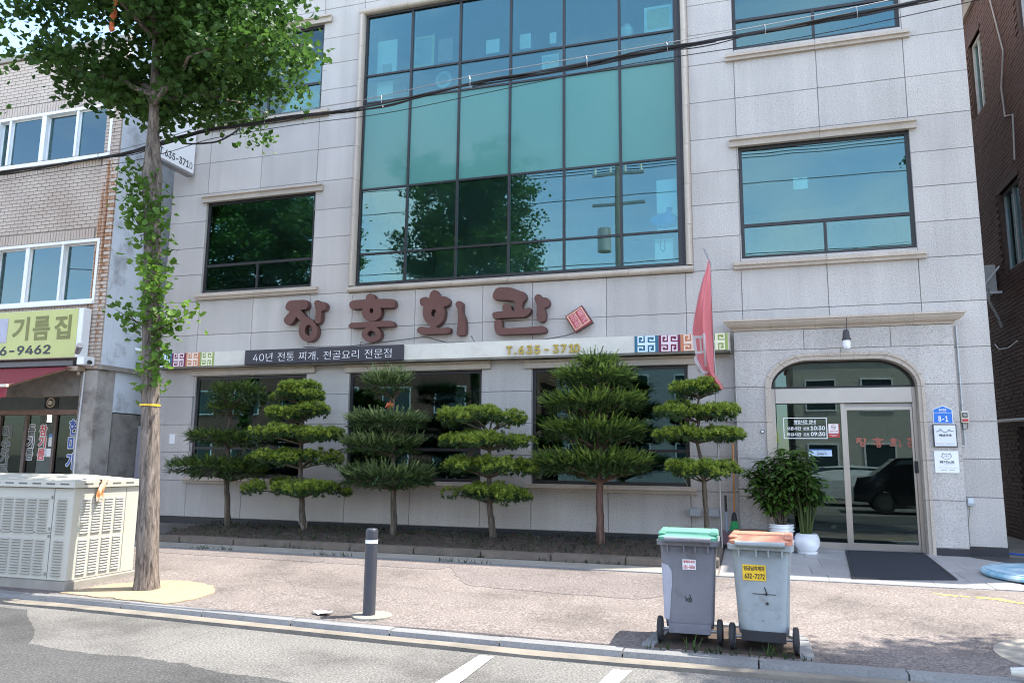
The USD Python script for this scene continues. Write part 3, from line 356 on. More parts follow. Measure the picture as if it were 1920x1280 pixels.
ROOM_G = plain("room_plaster_darkened", (0.16, 0.16, 0.15), 0.9)  # darkened copy of the room plaster; ground floor dimness put into its colour
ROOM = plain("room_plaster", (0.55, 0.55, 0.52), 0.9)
ROOM_D = plain("room_floor", (0.22, 0.18, 0.14), 0.7)
WHITE = plain("white_paint", (0.78, 0.78, 0.77), 0.5, var=0.05)
CREAM = plain("cream_board", (0.62, 0.58, 0.50), 0.7, var=0.14, scale=2.2, grime=((0.33, 0.30, 0.25), 5.0, 0.58, 0.45))
BROWN = plain("brown_letter_paint", (0.105, 0.042, 0.032), 0.45, var=0.12, scale=3.0, grime=((0.16, 0.10, 0.085), 6.0, 0.6, 0.5))
BROWN_S = plain("brown_letter_side", (0.085, 0.035, 0.030), 0.5)
BOARD = plain("slate_board", (0.032, 0.029, 0.036), 0.5, var=0.15)
LET_W = plain("white_lettering", (0.72, 0.70, 0.70), 0.5, var=0.05)
GOLD = plain("gold_letters", (0.42, 0.30, 0.05), 0.4, 0.0, var=0.1)
BLACK = plain("black_rubber", (0.018, 0.018, 0.02), 0.6, var=0.25)
MATB = plain("doormat", (0.022, 0.024, 0.032), 0.95, var=0.25, scale=3.0, bump=0.5, bscale=140)
RED_L = plain("red_lettering", (0.50, 0.05, 0.05), 0.5)
YEL = plain("yellow", (0.80, 0.50, 0.03), 0.6, var=0.1)
KERB_B = plain("bed_kerb_stone", (0.125, 0.10, 0.078), 0.9, var=0.3, scale=5.0, bump=0.3, bscale=50, grime=((0.08, 0.075, 0.055), 3.0, 0.5, 0.7))
SOIL = plain("bed_soil", (0.060, 0.040, 0.029), 0.95, var=0.5, scale=9.0, bump=1.0, bscale=24, grime=((0.16, 0.11, 0.075), 5.0, 0.55, 0.7))
SAND = plain("sand", (0.33, 0.255, 0.16), 0.95, var=0.14, scale=14.0, bump=0.6, bscale=60)
WALK = asphalt("pavement_red_asphalt", (0.08, 0.067, 0.061), (0.172, 0.145, 0.131), (0.29, 0.252, 0.231), 48, 0.30)
WALK2 = asphalt("pavement_patch", (0.06, 0.051, 0.048), (0.15, 0.127, 0.117), (0.28, 0.242, 0.226), 50, 0.2, crack=False)
ROAD = asphalt("road_old_asphalt", (0.065, 0.062, 0.058), (0.142, 0.135, 0.124), (0.235, 0.225, 0.208), 56, 0.36)
ROAD_D = asphalt("road_new_asphalt", (0.035, 0.034, 0.034), (0.068, 0.066, 0.064), (0.125, 0.122, 0.117), 60, 0.3, crack=False)
PAINT = plain("road_paint", (0.58, 0.575, 0.555), 0.8, var=0.1, scale=9, grime=((0.25, 0.24, 0.23), 16.0, 0.55, 0.8))
CHALK = plain("yellow_spray", (0.62, 0.43, 0.07), 0.9, grime=((0.27, 0.225, 0.205), 22.0, 0.47, 0.95))

# ================================================================== the setting
def zf(x, y):
    y = np.asarray(y, float); return 0.19 + np.minimum(y, 0) * (0.19 / 6.2)
def zg(x, y, t=0.0): return float(zf(x, y)) + t
ZR = -0.035
def worn(poly, seed, amp=0.03, step=0.05):
    q = poly.segmentize(step); P = np.array(q.exterior.coords)[:-1]
    n = meshkit.fbm(np.c_[P * 9.0, np.full(len(P), seed)], 3) - .5
    c = P.mean(0); d = P - c; d /= np.linalg.norm(d, axis=1, keepdims=True)
    return Polygon(P + d * (n * amp * 2)[:, None]).buffer(0)

KX = np.array([-40, -16, -9.5, -7.7, -6.6, -5.5, -3.5, -1.6, 0, 1.7, 10, 40.0])
KY = np.array([-5.7, -5.75, -5.88, -5.93, -5.95, -6.0, -6.13, -6.2, -6.19, -6.13, -6.1, -6.1])
ky = lambda x: np.interp(x, KX, KY)
struct("ground", box(-1500, 1500, -1500, 1500, -1.2, -0.3), CONC_D)
xs = np.linspace(-40, 40, 161)
walk = Polygon([(x, ky(x)) for x in xs] + [(40, 0.0), (-40, 0.0)])
tri = plate(walk, zf, 0.0, 0.25); struct("pavement", tri, WALK)
struct("yard", plate(Polygon([(-40, 0), (40, 0), (40, 45), (-40, 45)]), zf, 0.0, 0.2), CONC_D)
road = Polygon([(x, ky(x) - 0.40) for x in xs] + [(40, -21.5), (-40, -21.5)])
flat = lambda z: (lambda x, y: np.full_like(np.asarray(x, float), z))
struct("road", plate(road, flat(ZR), 0, 0.15), ROAD)
# gutter strip with an uneven road-side edge
gr_ = np.random.default_rng(3)
gx = np.arange(-40, 40.01, 0.25)
gut = Polygon([(x, ky(x) - 0.155) for x in gx] + [(x, ky(x) - 0.27 - 0.06 * float(meshkit.noise(np.array([x * 1.7, 0, 0]))) - gr_.uniform(0, .015)) for x in gx[::-1]])
struct("gutter", plate(gut, flat(ZR), 0.006, 0.12), CONC_G)
dark = Polygon([(-7.3, -6.46), (-6.78, -6.48), (-6.50, -6.72), (-6.28, -6.88), (-5.95, -7.12), (-5.70, -7.36), (-5.60, -7.50), (-5.18, -7.58), (-4.48, -7.57), (-4.01, -7.59), (-3.57, -7.71), (-3.1, -7.72), (-2.5, -8.1), (8, -8.8), (8, -12), (-14, -12), (-14, -6.4), (-9, -6.44)])
struct("new_asphalt", plate(worn(dark.buffer(0.04).buffer(-0.04).intersection(sbox(-14, -12, 8, -6.2)), 5, .045, .06), flat(ZR), 0.004, 0.05), ROAD_D)
mk = sub("road_marking", None); tag(mk, kind="structure")
for i, P in enumerate(([(-2.05, -6.655), (-1.935, -6.665), (-1.935, -7.38), (-1.93, -8.0), (-2.08, -8.0), (-2.078, -7.43)], [(-1.01, -6.74), (-.873, -6.70), (-.906, -7.02), (-.93, -7.9), (-1.06, -7.9), (-1.037, -7.07)])):
    obj("painted_line", plate(worn(Polygon(P), i, .016), flat(ZR), 0.010, 0.004), PAINT, mk)
# kerb stones
kb = sub("kerb", None); tag(kb, kind="structure")
kp = [(-16.0 + 1.0 * i) for i in range(29)]
kr = np.random.default_rng(5)
for a, b in zip(kp[:-1], kp[1:]):
    dz, dy = kr.uniform(-.006, .006), kr.uniform(-.006, .006)
    X = np.linspace(a + .006, b - .006, 5)
    top = Polygon([(x, ky(x) + dy) for x in X] + [(x, ky(x) - .155 + dy) for x in X[::-1]])
    mesh = plate(top, flat(0.012 + dz), 0, 0.3)
    v = mesh.vertices.copy(); fr = (v[:, 1] < ky(v[:, 0]) - .1) & (v[:, 2] > -.1)
    low = v[fr].copy()
    v[fr, 1] += .018; mesh.vertices = v
    lip = Polygon([(x, ky(x) - .135 + dy) for x in X] + [(x, ky(x) - .165 + dy) for x in X[::-1]])
    obj("kerb_stone", mesh, GR_K, kb)
# asphalt repair patch and old seams on the pavement
patch = Polygon([(-3.75, -3.05), (-3.35, -3.75), (-3.1, -4.15), (-2.4, -4.25), (-1.2, -4.32), (-0.55, -3.85), (-0.2, -3.3), (-1.3, -3.0), (-2.6, -2.98)])
struct("pavement_patch", plate(worn(patch, 2, .05, .1), zf, 0.004, 0.01), WALK2)
struct("pavement_seam", plate(worn(Polygon([(-11, -2.9), (-3.7, -3.02), (-3.8, -3.3), (-6.5, -3.25), (-11, -3.1)]), 4, .03, .15), zf, 0.004, .01), WALK2)
# sand round the street tree
sand = worn(Polygon([(-7.05, -5.86), (-6.9, -5.3), (-6.6, -4.98), (-6.2, -4.9), (-5.75, -5.05), (-5.48, -5.4), (-5.46, -5.75), (-5.6, -5.97), (-6.2, -5.93)]), 7, .05)
sd = plate(sand.segmentize(.1), zf, 0.010, 0.02); struct("sand", sd, SAND)
# concrete drain strip along the planting bed, and the entrance paving
struct("drain_strip", plate(Polygon([(-11.3, -2.70), (-0.44, -2.70), (-0.44, -2.28), (-11.3, -2.28)]), zf, 0.006, 0.1), CONC)
struct("strip_edge", plate(Polygon([(-11.3, -2.76), (0.44, -2.74), (0.44, -2.705), (-11.3, -2.705)]), zf, 0.012, 0.1), GR_K)
pv = sub("entrance_paving", None); tag(pv, kind="structure")
pr = np.random.default_rng(11)
xe = [-0.42, 0.10, 0.66, 1.22, 1.78, 2.34, 2.86]
ye = [-2.66, -2.24, -1.60, -0.94, -0.30, 0.0]
for j in range(len(ye) - 1):
    o = 0.0 if j % 2 else 0.16
    X = [xe[0]] + [x + o for x in xe[1:-1]] + [xe[-1]]
    for i in range(len(X) - 1):
        obj("paving_slab", plate(sbox(X[i] + .003, ye[j] + .003, X[i + 1] - .003, ye[j + 1] - .003), zf, 0.010 + pr.uniform(-.002, .002), 0.06), GR_P, pv)
struct("paving_edge", plate(Polygon([(-0.42, -2.705), (2.2, -2.705), (2.2, -2.664), (-0.42, -2.664)]), zf, 0.009, 0.1), GR_K)
struct("ramp_slab", plate(Polygon([(2.868, -2.66), (4.2, -2.6), (4.2, -1.15), (3.5, -0.95), (2.868, -0.2)]), zf, 0.005, .08), GR_P)
struct("yard_asphalt", plate(Polygon([(2.868, -0.19), (3.49, -0.945), (4.2, -1.145), (9, -1.2), (9, 0), (2.868, 0)]), zf, 0.004, .05), ROAD_D)
# planting bed
bed = Polygon([(-9.35, -2.10), (-0.62, -2.10), (-0.62, -0.02), (-9.35, -0.02)])
gxs, gys = np.meshgrid(np.linspace(-9.6, -0.60, 150), np.linspace(-2.12, -0.01, 36), indexing="ij")
sz = zf(gxs, gys) + 0.03 + 0.07 * np.sin(np.clip((gys + 2.12) / 2.1, 0, 1) * np.pi) + 0.05 * (meshkit.fbm(np.stack([gxs * 2.2, gys * 2.2, gxs * 0], -1), 4) - .5) + 0.05 * (meshkit.noise(np.stack([gxs * 9, gys * 9, gxs * 0], -1)) - .5)
sz -= np.clip((-9.3 - gxs) / .3, 0, 1) * 0.12
I = np.arange(150 * 36).reshape(150, 36)
F = np.concatenate([np.stack([I[:-1, :-1], I[1:, :-1], I[1:, 1:]], -1).reshape(-1, 3), np.stack([I[:-1, :-1], I[1:, 1:], I[:-1, 1:]], -1).reshape(-1, 3)])
struct("bed_soil", trimesh.Trimesh(np.stack([gxs, gys, sz], -1).reshape(-1, 3), F, process=False), SOIL, True)
def bed_z(x, y): return zg(x, y) + 0.05 + 0.07 * math.sin(min(max((y + 2.12) / 2.1, 0), 1) * math.pi)
bk = sub("bed_kerb", None); tag(bk, kind="structure")
for i, x in enumerate(np.arange(-9.6, -0.6, 1.0)):
    x1 = min(x + .99, -.44)
    dy = kr.uniform(-.01, .01)
    o = bbox_(x, x1, -2.28 + dy, -2.125 + dy, 0, 0.10 + kr.uniform(-.008, .008), .012); o.vertices[:, 2] += zf(o.vertices[:, 0], o.vertices[:, 1])
    obj("kerb_stone", o, KERB_B, bk)
o = bbox_(-0.60, -0.44, -2.12, -0.03, 0, 0.11, .012); o.vertices[:, 2] += zf(o.vertices[:, 0], o.vertices[:, 1]); obj("kerb_stone", o, KERB_B, bk)
# loose stones, dry leaves and weeds on the bed: nobody could count them
wr = np.random.default_rng(21)
W = []
for _ in range(1500):
    x, y = wr.uniform(-9.3, -.65), -2.1 + 2.05 * wr.beta(1.0, 1.6)
    z = bed_z(x, y) + .012; h = wr.uniform(.015, .06); a = wr.uniform(0, 6.28); w = wr.uniform(.004, .012)
    tip = np.array([x + wr.normal(0, .03), y + wr.normal(0, .03), z + h]); d = np.array([math.cos(a) * w, math.sin(a) * w, 0])
    W.append([np.array([x, y, z]) - d, np.array([x, y, z]) + d, tip + d * .5, tip - d * .5])
WEED = leafmat("weed_green", [(0.2, (0.03, 0.055, 0.018)), (0.6, (0.06, 0.10, 0.03)), (0.9, (0.12, 0.15, 0.05))], .3)
single("bed_weeds", quads(W), WEED, "low green weeds sprouting from the planting bed soil", "weeds", kind="stuff")
W = []
for _ in range(900):
    x, y = wr.uniform(-9.3, -.65), wr.uniform(-2.05, -.1)
    z = bed_z(x, y) + .022; s = wr.uniform(.01, .03); a = wr.uniform(0, 6.28)
    d = np.array([math.cos(a) * s, math.sin(a) * s, wr.normal(0, .006)]); e = np.array([-math.sin(a) * s * .6, math.cos(a) * s * .6, wr.normal(0, .006)])
    P = np.array([x, y, z]); W.append([P - d, P + e, P + d, P - e])
single("leaf_litter", quads(W), leafmat("dry_leaf", [(0.2, (0.06, 0.035, 0.02)), (0.6, (0.14, 0.08, 0.045)), (0.9, (0.28, 0.19, 0.11))], .1), "brown dry leaves scattered over the bed soil", "leaf litter", kind="stuff")
W = []
for k in range(420):
    q = wr.random()
    if q < .62: x = wr.uniform(-9.5, 0.2); y = -2.735 + wr.normal(0, .02)
    elif q < .92: x = wr.uniform(-9.5, -.5); y = -2.29 + wr.normal(0, .012)
    else: x = wr.uniform(-.85, .45); y = float(ky(x)) + .03 + wr.normal(0, .02)
    z = zg(x, y) + .008; c = wr.uniform(-1, 1)
    if float(meshkit.noise(np.array([x * 1.6, y, 0]))) < .55: continue
    for _ in range(4):
        a = wr.uniform(0, 6.28); h = wr.uniform(.02, .065); d = np.array([math.cos(a), math.sin(a), 0]) * .004; t = np.array([x, y, z + h]) + np.array([math.cos(a + 1), math.sin(a + 1), 0]) * h * .6
        P = np.array([x, y, z]); W.append([P - d, P + d, t + d * .4, t - d * .4])
single("joint_weeds", quads(W), WEED, "tufts of weeds in the joints along the pavement edges", "weeds", kind="stuff")

# ================================================================== the restaurant building
bld = thing("restaurant_building", "three storey pale granite restaurant building with teal curtain wall and arched glass entrance", "building")
XL, XR, ZT = -11.32, 3.37, 12.3
CX = [XL, -10.44, -9.19, -7.915, -7.01, -5.735, -4.435, -3.525, -2.233, -0.925, -0.05, 1.228, 2.506, XR]
CZ = [0.32, 1.0, 1.54, 2.07, 2.615, 3.155, 3.838, 4.522, 5.078, 5.634, 6.19, 6.77, 7.43, 8.105, 8.66, 9.21, 9.76, 10.4, 11.1, ZT]
# openings: ground floor windows, storeys two and three
WIN = {"g1": (-10.40, -7.915, 1.07, 3.005), "g2": (-7.006, -4.428, 1.07, 3.0), "g3": (-3.515, -0.932, 1.07, 2.995),
       "l2": (-10.43, -7.925, 4.688, 6.575), "l3": (-10.43, -7.912, 8.26, 10.105), "r2": (-0.03, 2.505, 4.685, 6.575), "r3": (-0.05, 2.49, 8.285, 10.13)}
CUR = (-7.10, -0.79, 4.50, 10.24)
door_hole = sbox(0.10, 0.19, 2.6, 3.3)
holes = union_all([sbox(a, c, b, d) for a, b, c, d in WIN.values()] + [sbox(CUR[0], CUR[2], CUR[1], CUR[3]), sbox(-0.194, 0, 2.86, 3.48)])
core = box(XL + .02, XR - .02, 0.035, 0.20, 0.2, ZT)
wall = sbox(XL, 0.19, XR, ZT).difference(holes)
obj("wall", slab(wall.buffer(-.004, join_style=2), 0.22, 0.185), JOINT, bld)
obj("side_wall", cat_([box(XL, XL + .2, .225, 11.0, .19, ZT), box(XR - .2, XR, .225, 11.0, .19, ZT), box(XL + .2, XR - .2, 10.8, 11.0, .19, ZT)]), GR, bld)
obj("roof", box(XL + .2, XR - .2, .225, 10.8, 11.4, 11.6), CONC, bld)
gap = .0045
BLK_MERGE = []
for j in range(len(CZ) - 1):
    z0, z1 = CZ[j], CZ[j + 1]
    cols = CX if z1 < 10.5 or True else [XL, XR]
    for i in range(len(cols) - 1):
        x0, x1 = cols[i], cols[i + 1]
        c = sbox(x0 + gap, z0 + gap, x1 - gap, z1 - gap).difference(holes)
        for g in getattr(c, "geoms", [c]):
            if g.is_empty or g.area < .012: continue
            b = g.bounds
            if b[2] - b[0] < .05 or b[3] - b[1] < .03: continue
            obj("granite_panel", slab(g, 0.034, 0.034 + float(rng.uniform(-.0015, .0015))), GR, bld)
obj("plinth", cat_([box(XL, -.197, -.012, .034, .16, .312), box(2.864, XR, -.012, .034, .1, .312)]), GR_D, bld)
obj("coping", bbox_(XL - .05, XR + .05, -.06, .3, ZT + .003, ZT + .14, .01), GR_T, bld)

SILL = [(0, -.055), (-.052, -.055), (-.052, -.012), (-.062, .0), (-.085, .0), (-.085, .062), (0, .062)]
HEAD = [(0, -.065), (-.055, -.065), (-.055, .02), (-.07, .032), (-.092, .036), (-.092, .068), (0, .068)]
def sill(x0, x1, zc, prof=SILL, name="window_sill", n=2):
    X = np.linspace(x0, x1, n + 1)
    o = obj(name, prof_x([(a, b + zc) for a, b in prof], X[0], X[1] - .002), GR_T, bld)
    for k in range(1, n): obj(name, prof_x([(a, b + zc) for a, b in prof], X[k] + .002, X[k + 1]), GR_T, bld)
def window(key, zmid=None, gl=GL_UP, split=True, room=True, w=.055):
    x0, x1, z0, z1 = WIN[key]
    t = sub("window", bld)
    D = (.045, .11)
    parts = [box(x0, x1, *D, z0, z0 + w), box(x0, x1, *D, z1 - w, z1), box(x0, x0 + w, *D, z0 + w, z1 - w), box(x1 - w, x1, *D, z0 + w, z1 - w)]
    xm = (x0 + x1) / 2
    if zmid:
        parts.append(box(x0 + w, x1 - w, *D, zmid - .025, zmid + .025))
        if split: parts.append(box(xm - .022, xm + .022, *D, z0 + w, zmid - .025))
    obj("frame", cat_(parts), FRAME, t)
    def pane(a, b, c, d):
        P = quads([[(a, .072, c), (b, .072, c), (b, .072, d), (a, .072, d)]])
        obj("pane", box(a, b, .066, .072, c, d), gl, t)
    if zmid:
        pane(x0 + w, x1 - w, zmid + .025, z1 - w)
        if split:
            pane(x0 + w, xm - .022, z0 + w, zmid - .025); pane(xm + .022, x1 - w, z0 + w, zmid - .025)
            for a, b in ((x0 + w, xm - .022), (xm + .022, x1 - w)):   # the opening sash inside the lower lights
                a, b, c, d = a + .035, b - .035, z0 + w + .035, zmid - .06
                obj("sash", cat_([box(a, b, .075, .10, c, c + .03), box(a, b, .075, .10, d - .03, d), box(a, a + .03, .075, .10, c + .03, d - .03), box(b - .03, b, .075, .10, c + .03, d - .03)]), FRAME, t)
        else: pane(x0 + w, x1 - w, z0 + w, zmid - .025)
    else: pane(x0 + w, x1 - w, z0 + w, z1 - w)
    return t
window("l2", 5.25); window("l3", 8.87); window("r2", 5.24); window("r3", 8.83)
for k in ("g1", "g2", "g3"): window(k, 1.62 if k != "g1" else 1.62, GL_LO, split=False)
sill(-10.53, -7.75, 4.60); sill(-10.55, -7.70, 8.175); sill(-.16, 2.615, 4.565); sill(-.18, 2.605, 8.14)
sill(-10.53, -7.75, 6.635, HEAD, "window_head"); sill(-10.55, -7.735, 10.17, HEAD, "window_head"); sill(-.165, 2.607, 6.635, HEAD, "window_head"); sill(-.16, 2.607, 10.2, HEAD, "window_head")
sill(-10.48, -7.715, 3.085, HEAD, "window_head"); sill(-7.085, -4.255, 3.075, HEAD, "window_head"); sill(-3.64, -.80, 3.065, HEAD, "window_head")
sill(-10.5, -7.80, 1.005); sill(-7.10, -4.30, 1.005); sill(-3.625, -.822, 1.005)

# curtain wall
cw = sub("curtain_wall", bld)
c0, c1 = -6.985, -.985
MX = [c0, -5.985, -4.985, -3.985, -2.975, -1.972, c1]
MZ = [4.65, 5.248, 6.52, 8.28, 8.84, 10.125]
fr = [box(c0 - .03, c0 + .045, .02, .12, MZ[0], MZ[-1]), box(c1 - .045, c1 + .03, .02, .12, MZ[0], MZ[-1]), box(c0 + .045, c1 - .045, .02, .12, MZ[0], MZ[0] + .05), box(c0 + .045, c1 - .045, .02, .12, MZ[-1] - .05, MZ[-1])]
obj("frame", cat_(fr), FRAME, cw)
for x in MX[1:-1]: obj("mullion", box(x - .022, x + .022, .03, .12, MZ[0] + .05, MZ[-1] - .05), FRAME, cw)
for j, z in enumerate(MZ[1:-1]):
    for i in range(6):
        obj("transom", box(MX[i] + (.045 if i == 0 else .022), MX[i + 1] - (.045 if i == 5 else .022), .034, .12, z - .018, z + .018), FRAME, cw)
for j in range(5):
    for i in range(6):
        a, b = MX[i] + .023, MX[i + 1] - .023; c, d = MZ[j] + .019, MZ[j + 1] - .019
        if j == 2: obj("spandrel_panel", box(a, b, .052, .060, c, d), SPAN, cw)
        else: obj("pane", box(a, b, .054 + float(rng.uniform(0, .002)), .060, c, d), GL_UP, cw)
        if j in (0, 3) and i in (0, 5):
            e = .06; obj("sash", cat_([box(a + e, b - e, .064, .10, c + e, c + e + .03), box(a + e, b - e, .064, .10, d - e - .03, d - e), box(a + e, a + e + .03, .064, .10, c + e + .03, d - e - .03), box(b - e - .03, b - e, .064, .10, c + e + .03, d - e - .03)]), FRAME, cw)
# rounded stone surround of the curtain wall: a swept half-round bead
def bead(w, d=.09, n=9):
    a = np.linspace(0, np.pi, n); return [(w / 2 - w / 2 * math.cos(t), -d * math.sin(t) ** .7) for t in a]
tr_w = .115
P = bead(tr_w)
def trim_h(x0, x1, z0, flip=False):
    prof = [(y, z0 + u) for u, y in P] + [(.034, z0 + tr_w), (.034, z0)]
    return prof_x(prof, x0, x1)
X = np.linspace(CUR[0], CUR[1], 7)
for a, b in zip(X[:-1], X[1:]):
    obj("surround_stone", trim_h(a + .002, b - .002, CUR[2] + .012), GR_T, cw, smooth=35); obj("surround_stone", trim_h(a + .002, b - .002, CUR[3] - tr_w - .004), GR_T, cw, smooth=35)
Z = np.linspace(CUR[2] + .012 + tr_w, CUR[3] - tr_w - .004, 9)
for x0 in (CUR[0] + .004, CUR[1] - tr_w - .004):
    for a, b in zip(Z[:-1], Z[1:]):
        e = trimesh.creation.extrude_polygon(Polygon([(x0 + u, y) for u, y in P] + [(x0 + tr_w, .034), (x0, .034)]), b - a - .004, engine="earcut"); e.apply_translation([0, 0, a + .002])
        obj("surround_stone", e, GR_T, cw, smooth=35)
obj("reveal", cat_([box(CUR[0], c0 - .03, .035, .12, CUR[2], CUR[3]), box(c1 + .03, CUR[1], .035, .12, CUR[2], CUR[3]), box(c0 - .03, c1 + .03, .035, .12, CUR[2], MZ[0]), box(c0 - .03, c1 + .03, .035, .12, MZ[-1], CUR[3])]), FRAME, cw)

# rooms behind the glass
def room(x0, x1, z0, z1, y1=4.5, wm=None):
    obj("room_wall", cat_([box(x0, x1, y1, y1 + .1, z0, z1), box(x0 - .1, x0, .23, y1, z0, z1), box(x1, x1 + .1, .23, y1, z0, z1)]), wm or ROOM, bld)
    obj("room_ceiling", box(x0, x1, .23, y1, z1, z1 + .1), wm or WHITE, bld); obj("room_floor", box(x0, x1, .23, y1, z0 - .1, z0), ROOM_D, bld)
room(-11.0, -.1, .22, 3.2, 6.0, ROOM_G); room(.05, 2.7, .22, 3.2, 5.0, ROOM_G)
for a, b in ((-11.0, -7.6), (-7.3, -.6), (-.4, 3.0)):
    room(a, b, 4.2, 6.85); room(a, b, 7.9, 10.3)

# entrance surround
PY = -.15
pb = sbox(-.194, .19, 2.86, 3.48)
def arch(x0, x1, z0, zs, zt, r, rz):
    a = np.linspace(0, np.pi / 2, 14)
    L = [(x0 + r - r * math.cos(t), zs + rz * math.sin(t)) for t in a]; R = [(x1 - r + r * math.cos(t), zs + rz * math.sin(t)) for t in a[::-1]]
    return Polygon([(x0, z0)] + L + R + [(x1, z0)])
A_out = arch(.238, 2.442, .1, 2.58, 3.105, .62, .525); A_in = arch(.330, 2.350, .1, 2.58, 3.000, .56, .42)
hole = A_out
ent = sub("entrance", bld)
obj("entrance_core", slab(pb.difference(A_out.buffer(.002)).buffer(-.003, join_style=2), .034, .034 + .13), JOINT, ent)
obj("surround_base", cat_([box(-.194, .234, PY - .004, .03, .17, .29), box(2.446, 2.86, PY - .004, .03, .15, .29)]), GR_D, ent)
RZ = [.30, .953, 1.512, 2.062, 2.606, 3.17, 3.48]
for j in range(6):
    ex = {5: [-.194, .83, 2.035, 2.86], 4: [-.194, 1.345, 2.86]}.get(j, [-.194, 1.345, 2.86])
    for i in range(len(ex) - 1):
        c = sbox(ex[i] + (gap if i else 0), RZ[j] + gap, ex[i + 1] - (gap if i < len(ex) - 2 else 0), RZ[j + 1] - gap).difference(hole)
        for g in getattr(c, "geoms", [c]):
            if g.area > .01: obj("granite_panel", slab(g, -.1, .05), GR, ent)
# moulded arch band in pieces
band = A_out.difference(A_in.union(sbox(.33, 0, 2.35, .19))).intersection(sbox(0, .19, 3, 3.3))
inner = A_out.buffer(-.035).difference(A_in)
cuts = [.19, .95, 1.51, 2.06, 2.58]
def pieces(poly, yb, d):
    for s in (0, 1):
        for a, b in zip(cuts[:-1], cuts[1:]):
            g = poly.intersection(sbox(0 if s == 0 else 1.4, a + .002, 1.3 if s == 0 else 3, b - .002))
            if not g.is_empty: obj("arch_stone", slab(g, yb, d), GR_T, ent)
    top = poly.intersection(sbox(0, 2.582, 3, 3.3)); c = np.array([1.34, 2.3])
    ang = np.linspace(170, 10, 13)
    for a, b in zip(ang[:-1], ang[1:]):
        w = Polygon([c, c + 3 * np.array([math.cos(math.radians(a - .12)), math.sin(math.radians(a - .12))]), c + 3 * np.array([math.cos(math.radians(b + .12)), math.sin(math.radians(b + .12))])])
        g = top.intersection(w)
        if not g.is_empty and g.area > 1e-5: obj("arch_stone", slab(g, yb, d), GR_T, ent)
pieces(band, .034, .034 + .155)
pieces(A_out.buffer(-.002).difference(A_out.buffer(-.045)).intersection(sbox(0, .19, 3, 3.3)), -.122, .048)
# door: steel frame, beam, fixed light, sliding leaf, fanlight
dr = sub("sliding_door", bld)
y0, y1 = .03, .09
obj("jamb", box(.332, .385, y0, y1, .2, 2.585), STEEL, dr); obj("jamb", box(2.295, 2.348, y0, y1, .2, 2.585), STEEL, dr)
obj("head_beam", bbox_(.385, 2.295, -.02, y1, 2.352, 2.585, .006), STEEL, dr)
obj("fanlight", slab(A_in.intersection(sbox(.3, 2.59, 2.4, 3.2)).buffer(-.004), .07, .008), GL_DOOR, dr)
FANB = A_in.intersection(sbox(.3, 2.588, 2.4, 3.2)); obj("fanlight_frame", slab(FANB.difference(FANB.buffer(-.03)), .082, .03), FRAME, dr)
obj("threshold", box(.385, 2.295, y0, .14, .19, .205), STEEL_D, dr)
obj("post", box(1.315, 1.375, y0, y1, .205, 2.35), STEEL, dr)
obj("fixed_rail", box(.386, 1.314, y0 + .006, y1, .206, .30), STEEL, dr)
obj("fixed_pane", box(.386, 1.314, .055, .063, .301, 2.35), GL_DOOR, dr)
lf = sub("door_leaf", dr)
obj("rail", box(1.378, 2.29, .045, .085, .207, .305), STEEL, lf); obj("rail", box(1.378, 2.29, .045, .085, 2.25, 2.30), STEEL, lf)
obj("stile", box(1.378, 1.40, .045, .085, .306, 2.249), STEEL, lf); obj("stile", box(2.26, 2.29, .045, .085, .306, 2.249), STEEL, lf)
obj("pane", box(1.401, 2.259, .060, .068, .306, 2.249), GL_DOOR, lf)
obj("header_track", box(1.378, 2.29, .04, .09, 2.302, 2.349), STEEL_D, dr)
obj("handle", cat_([box(2.272, 2.318, .012, .036, 1.33, 1.50), box(2.282, 2.308, .004, .012, 1.35, 1.48)]), BLACK, dr)
# cornice over the entrance
CO = [(0, 3.483), (-.165, 3.483), (-.175, 3.505), (-.20, 3.52), (-.235, 3.53), (-.275, 3.56), (-.30, 3.585), (-.30, 3.605), (-.325, 3.61), (-.325, 3.645), (0, 3.66)]
X = np.linspace(-.33, 3.0, 6)
def cornice():
    pts = []
    for i, (y, z) in enumerate(CO[1:-1]):
        o = -y - .15
        pts.append((y, z, o))
    return pts
for k, (a, b) in enumerate(zip(X[:-1], X[1:])):
    V, n = [], len(CO)
    e = prof_x(CO, a + .001, b - .001); v = e.vertices.copy()
    if k == 0: sel = v[:, 0] < a + .01; v[sel, 0] = -.194 - np.clip(-v[sel, 1] - .15, 0, 1) * .9
    if k == 4: sel = v[:, 0] > b - .01; v[sel, 0] = 2.86 + np.clip(-v[sel, 1] - .15, 0, 1) * .9
    e.vertices = v; obj("cornice_stone", e, GR_T, ent)

# ================================================================== signs and fittings on the restaurant
ls = thing("restaurant_sign", "large raised brown calligraphic letters above the white sign band on the granite wall", "sign")
for k in ("jang", "heung", "hoe", "gwan"):
    g = rings(LETTERS[k]); g = affinity.scale(g, .001, .001, origin=(0, 0))
    o = obj("letter", slab(g, -.035, .115), BROWN_S, ls)
    obj("letter_face", slab(g.buffer(-.004), -.150, .010), BROWN, o)
C = np.array([[-2.913, 3.849], [-2.626, 4.03], [-2.438, 3.732], [-2.738, 3.567]])
st = thing("seal_sign", "small tilted red square seal sign to the right of the brown letters", "sign")
sq = Polygon(C)
obj("body", slab(sq, -.03, .11), BROWN_S, st)
obj("face", slab(sq.buffer(-.012), -.1405, .008), plain("seal_red", (0.42, 0.055, 0.07), 0.55, var=0.2, scale=9), st)
cc = C.mean(0); ux = (C[1] - C[0]) * .5; uy = (C[3] - C[0]) * .5
O = C[0] + (C[1] - C[0]) * .0
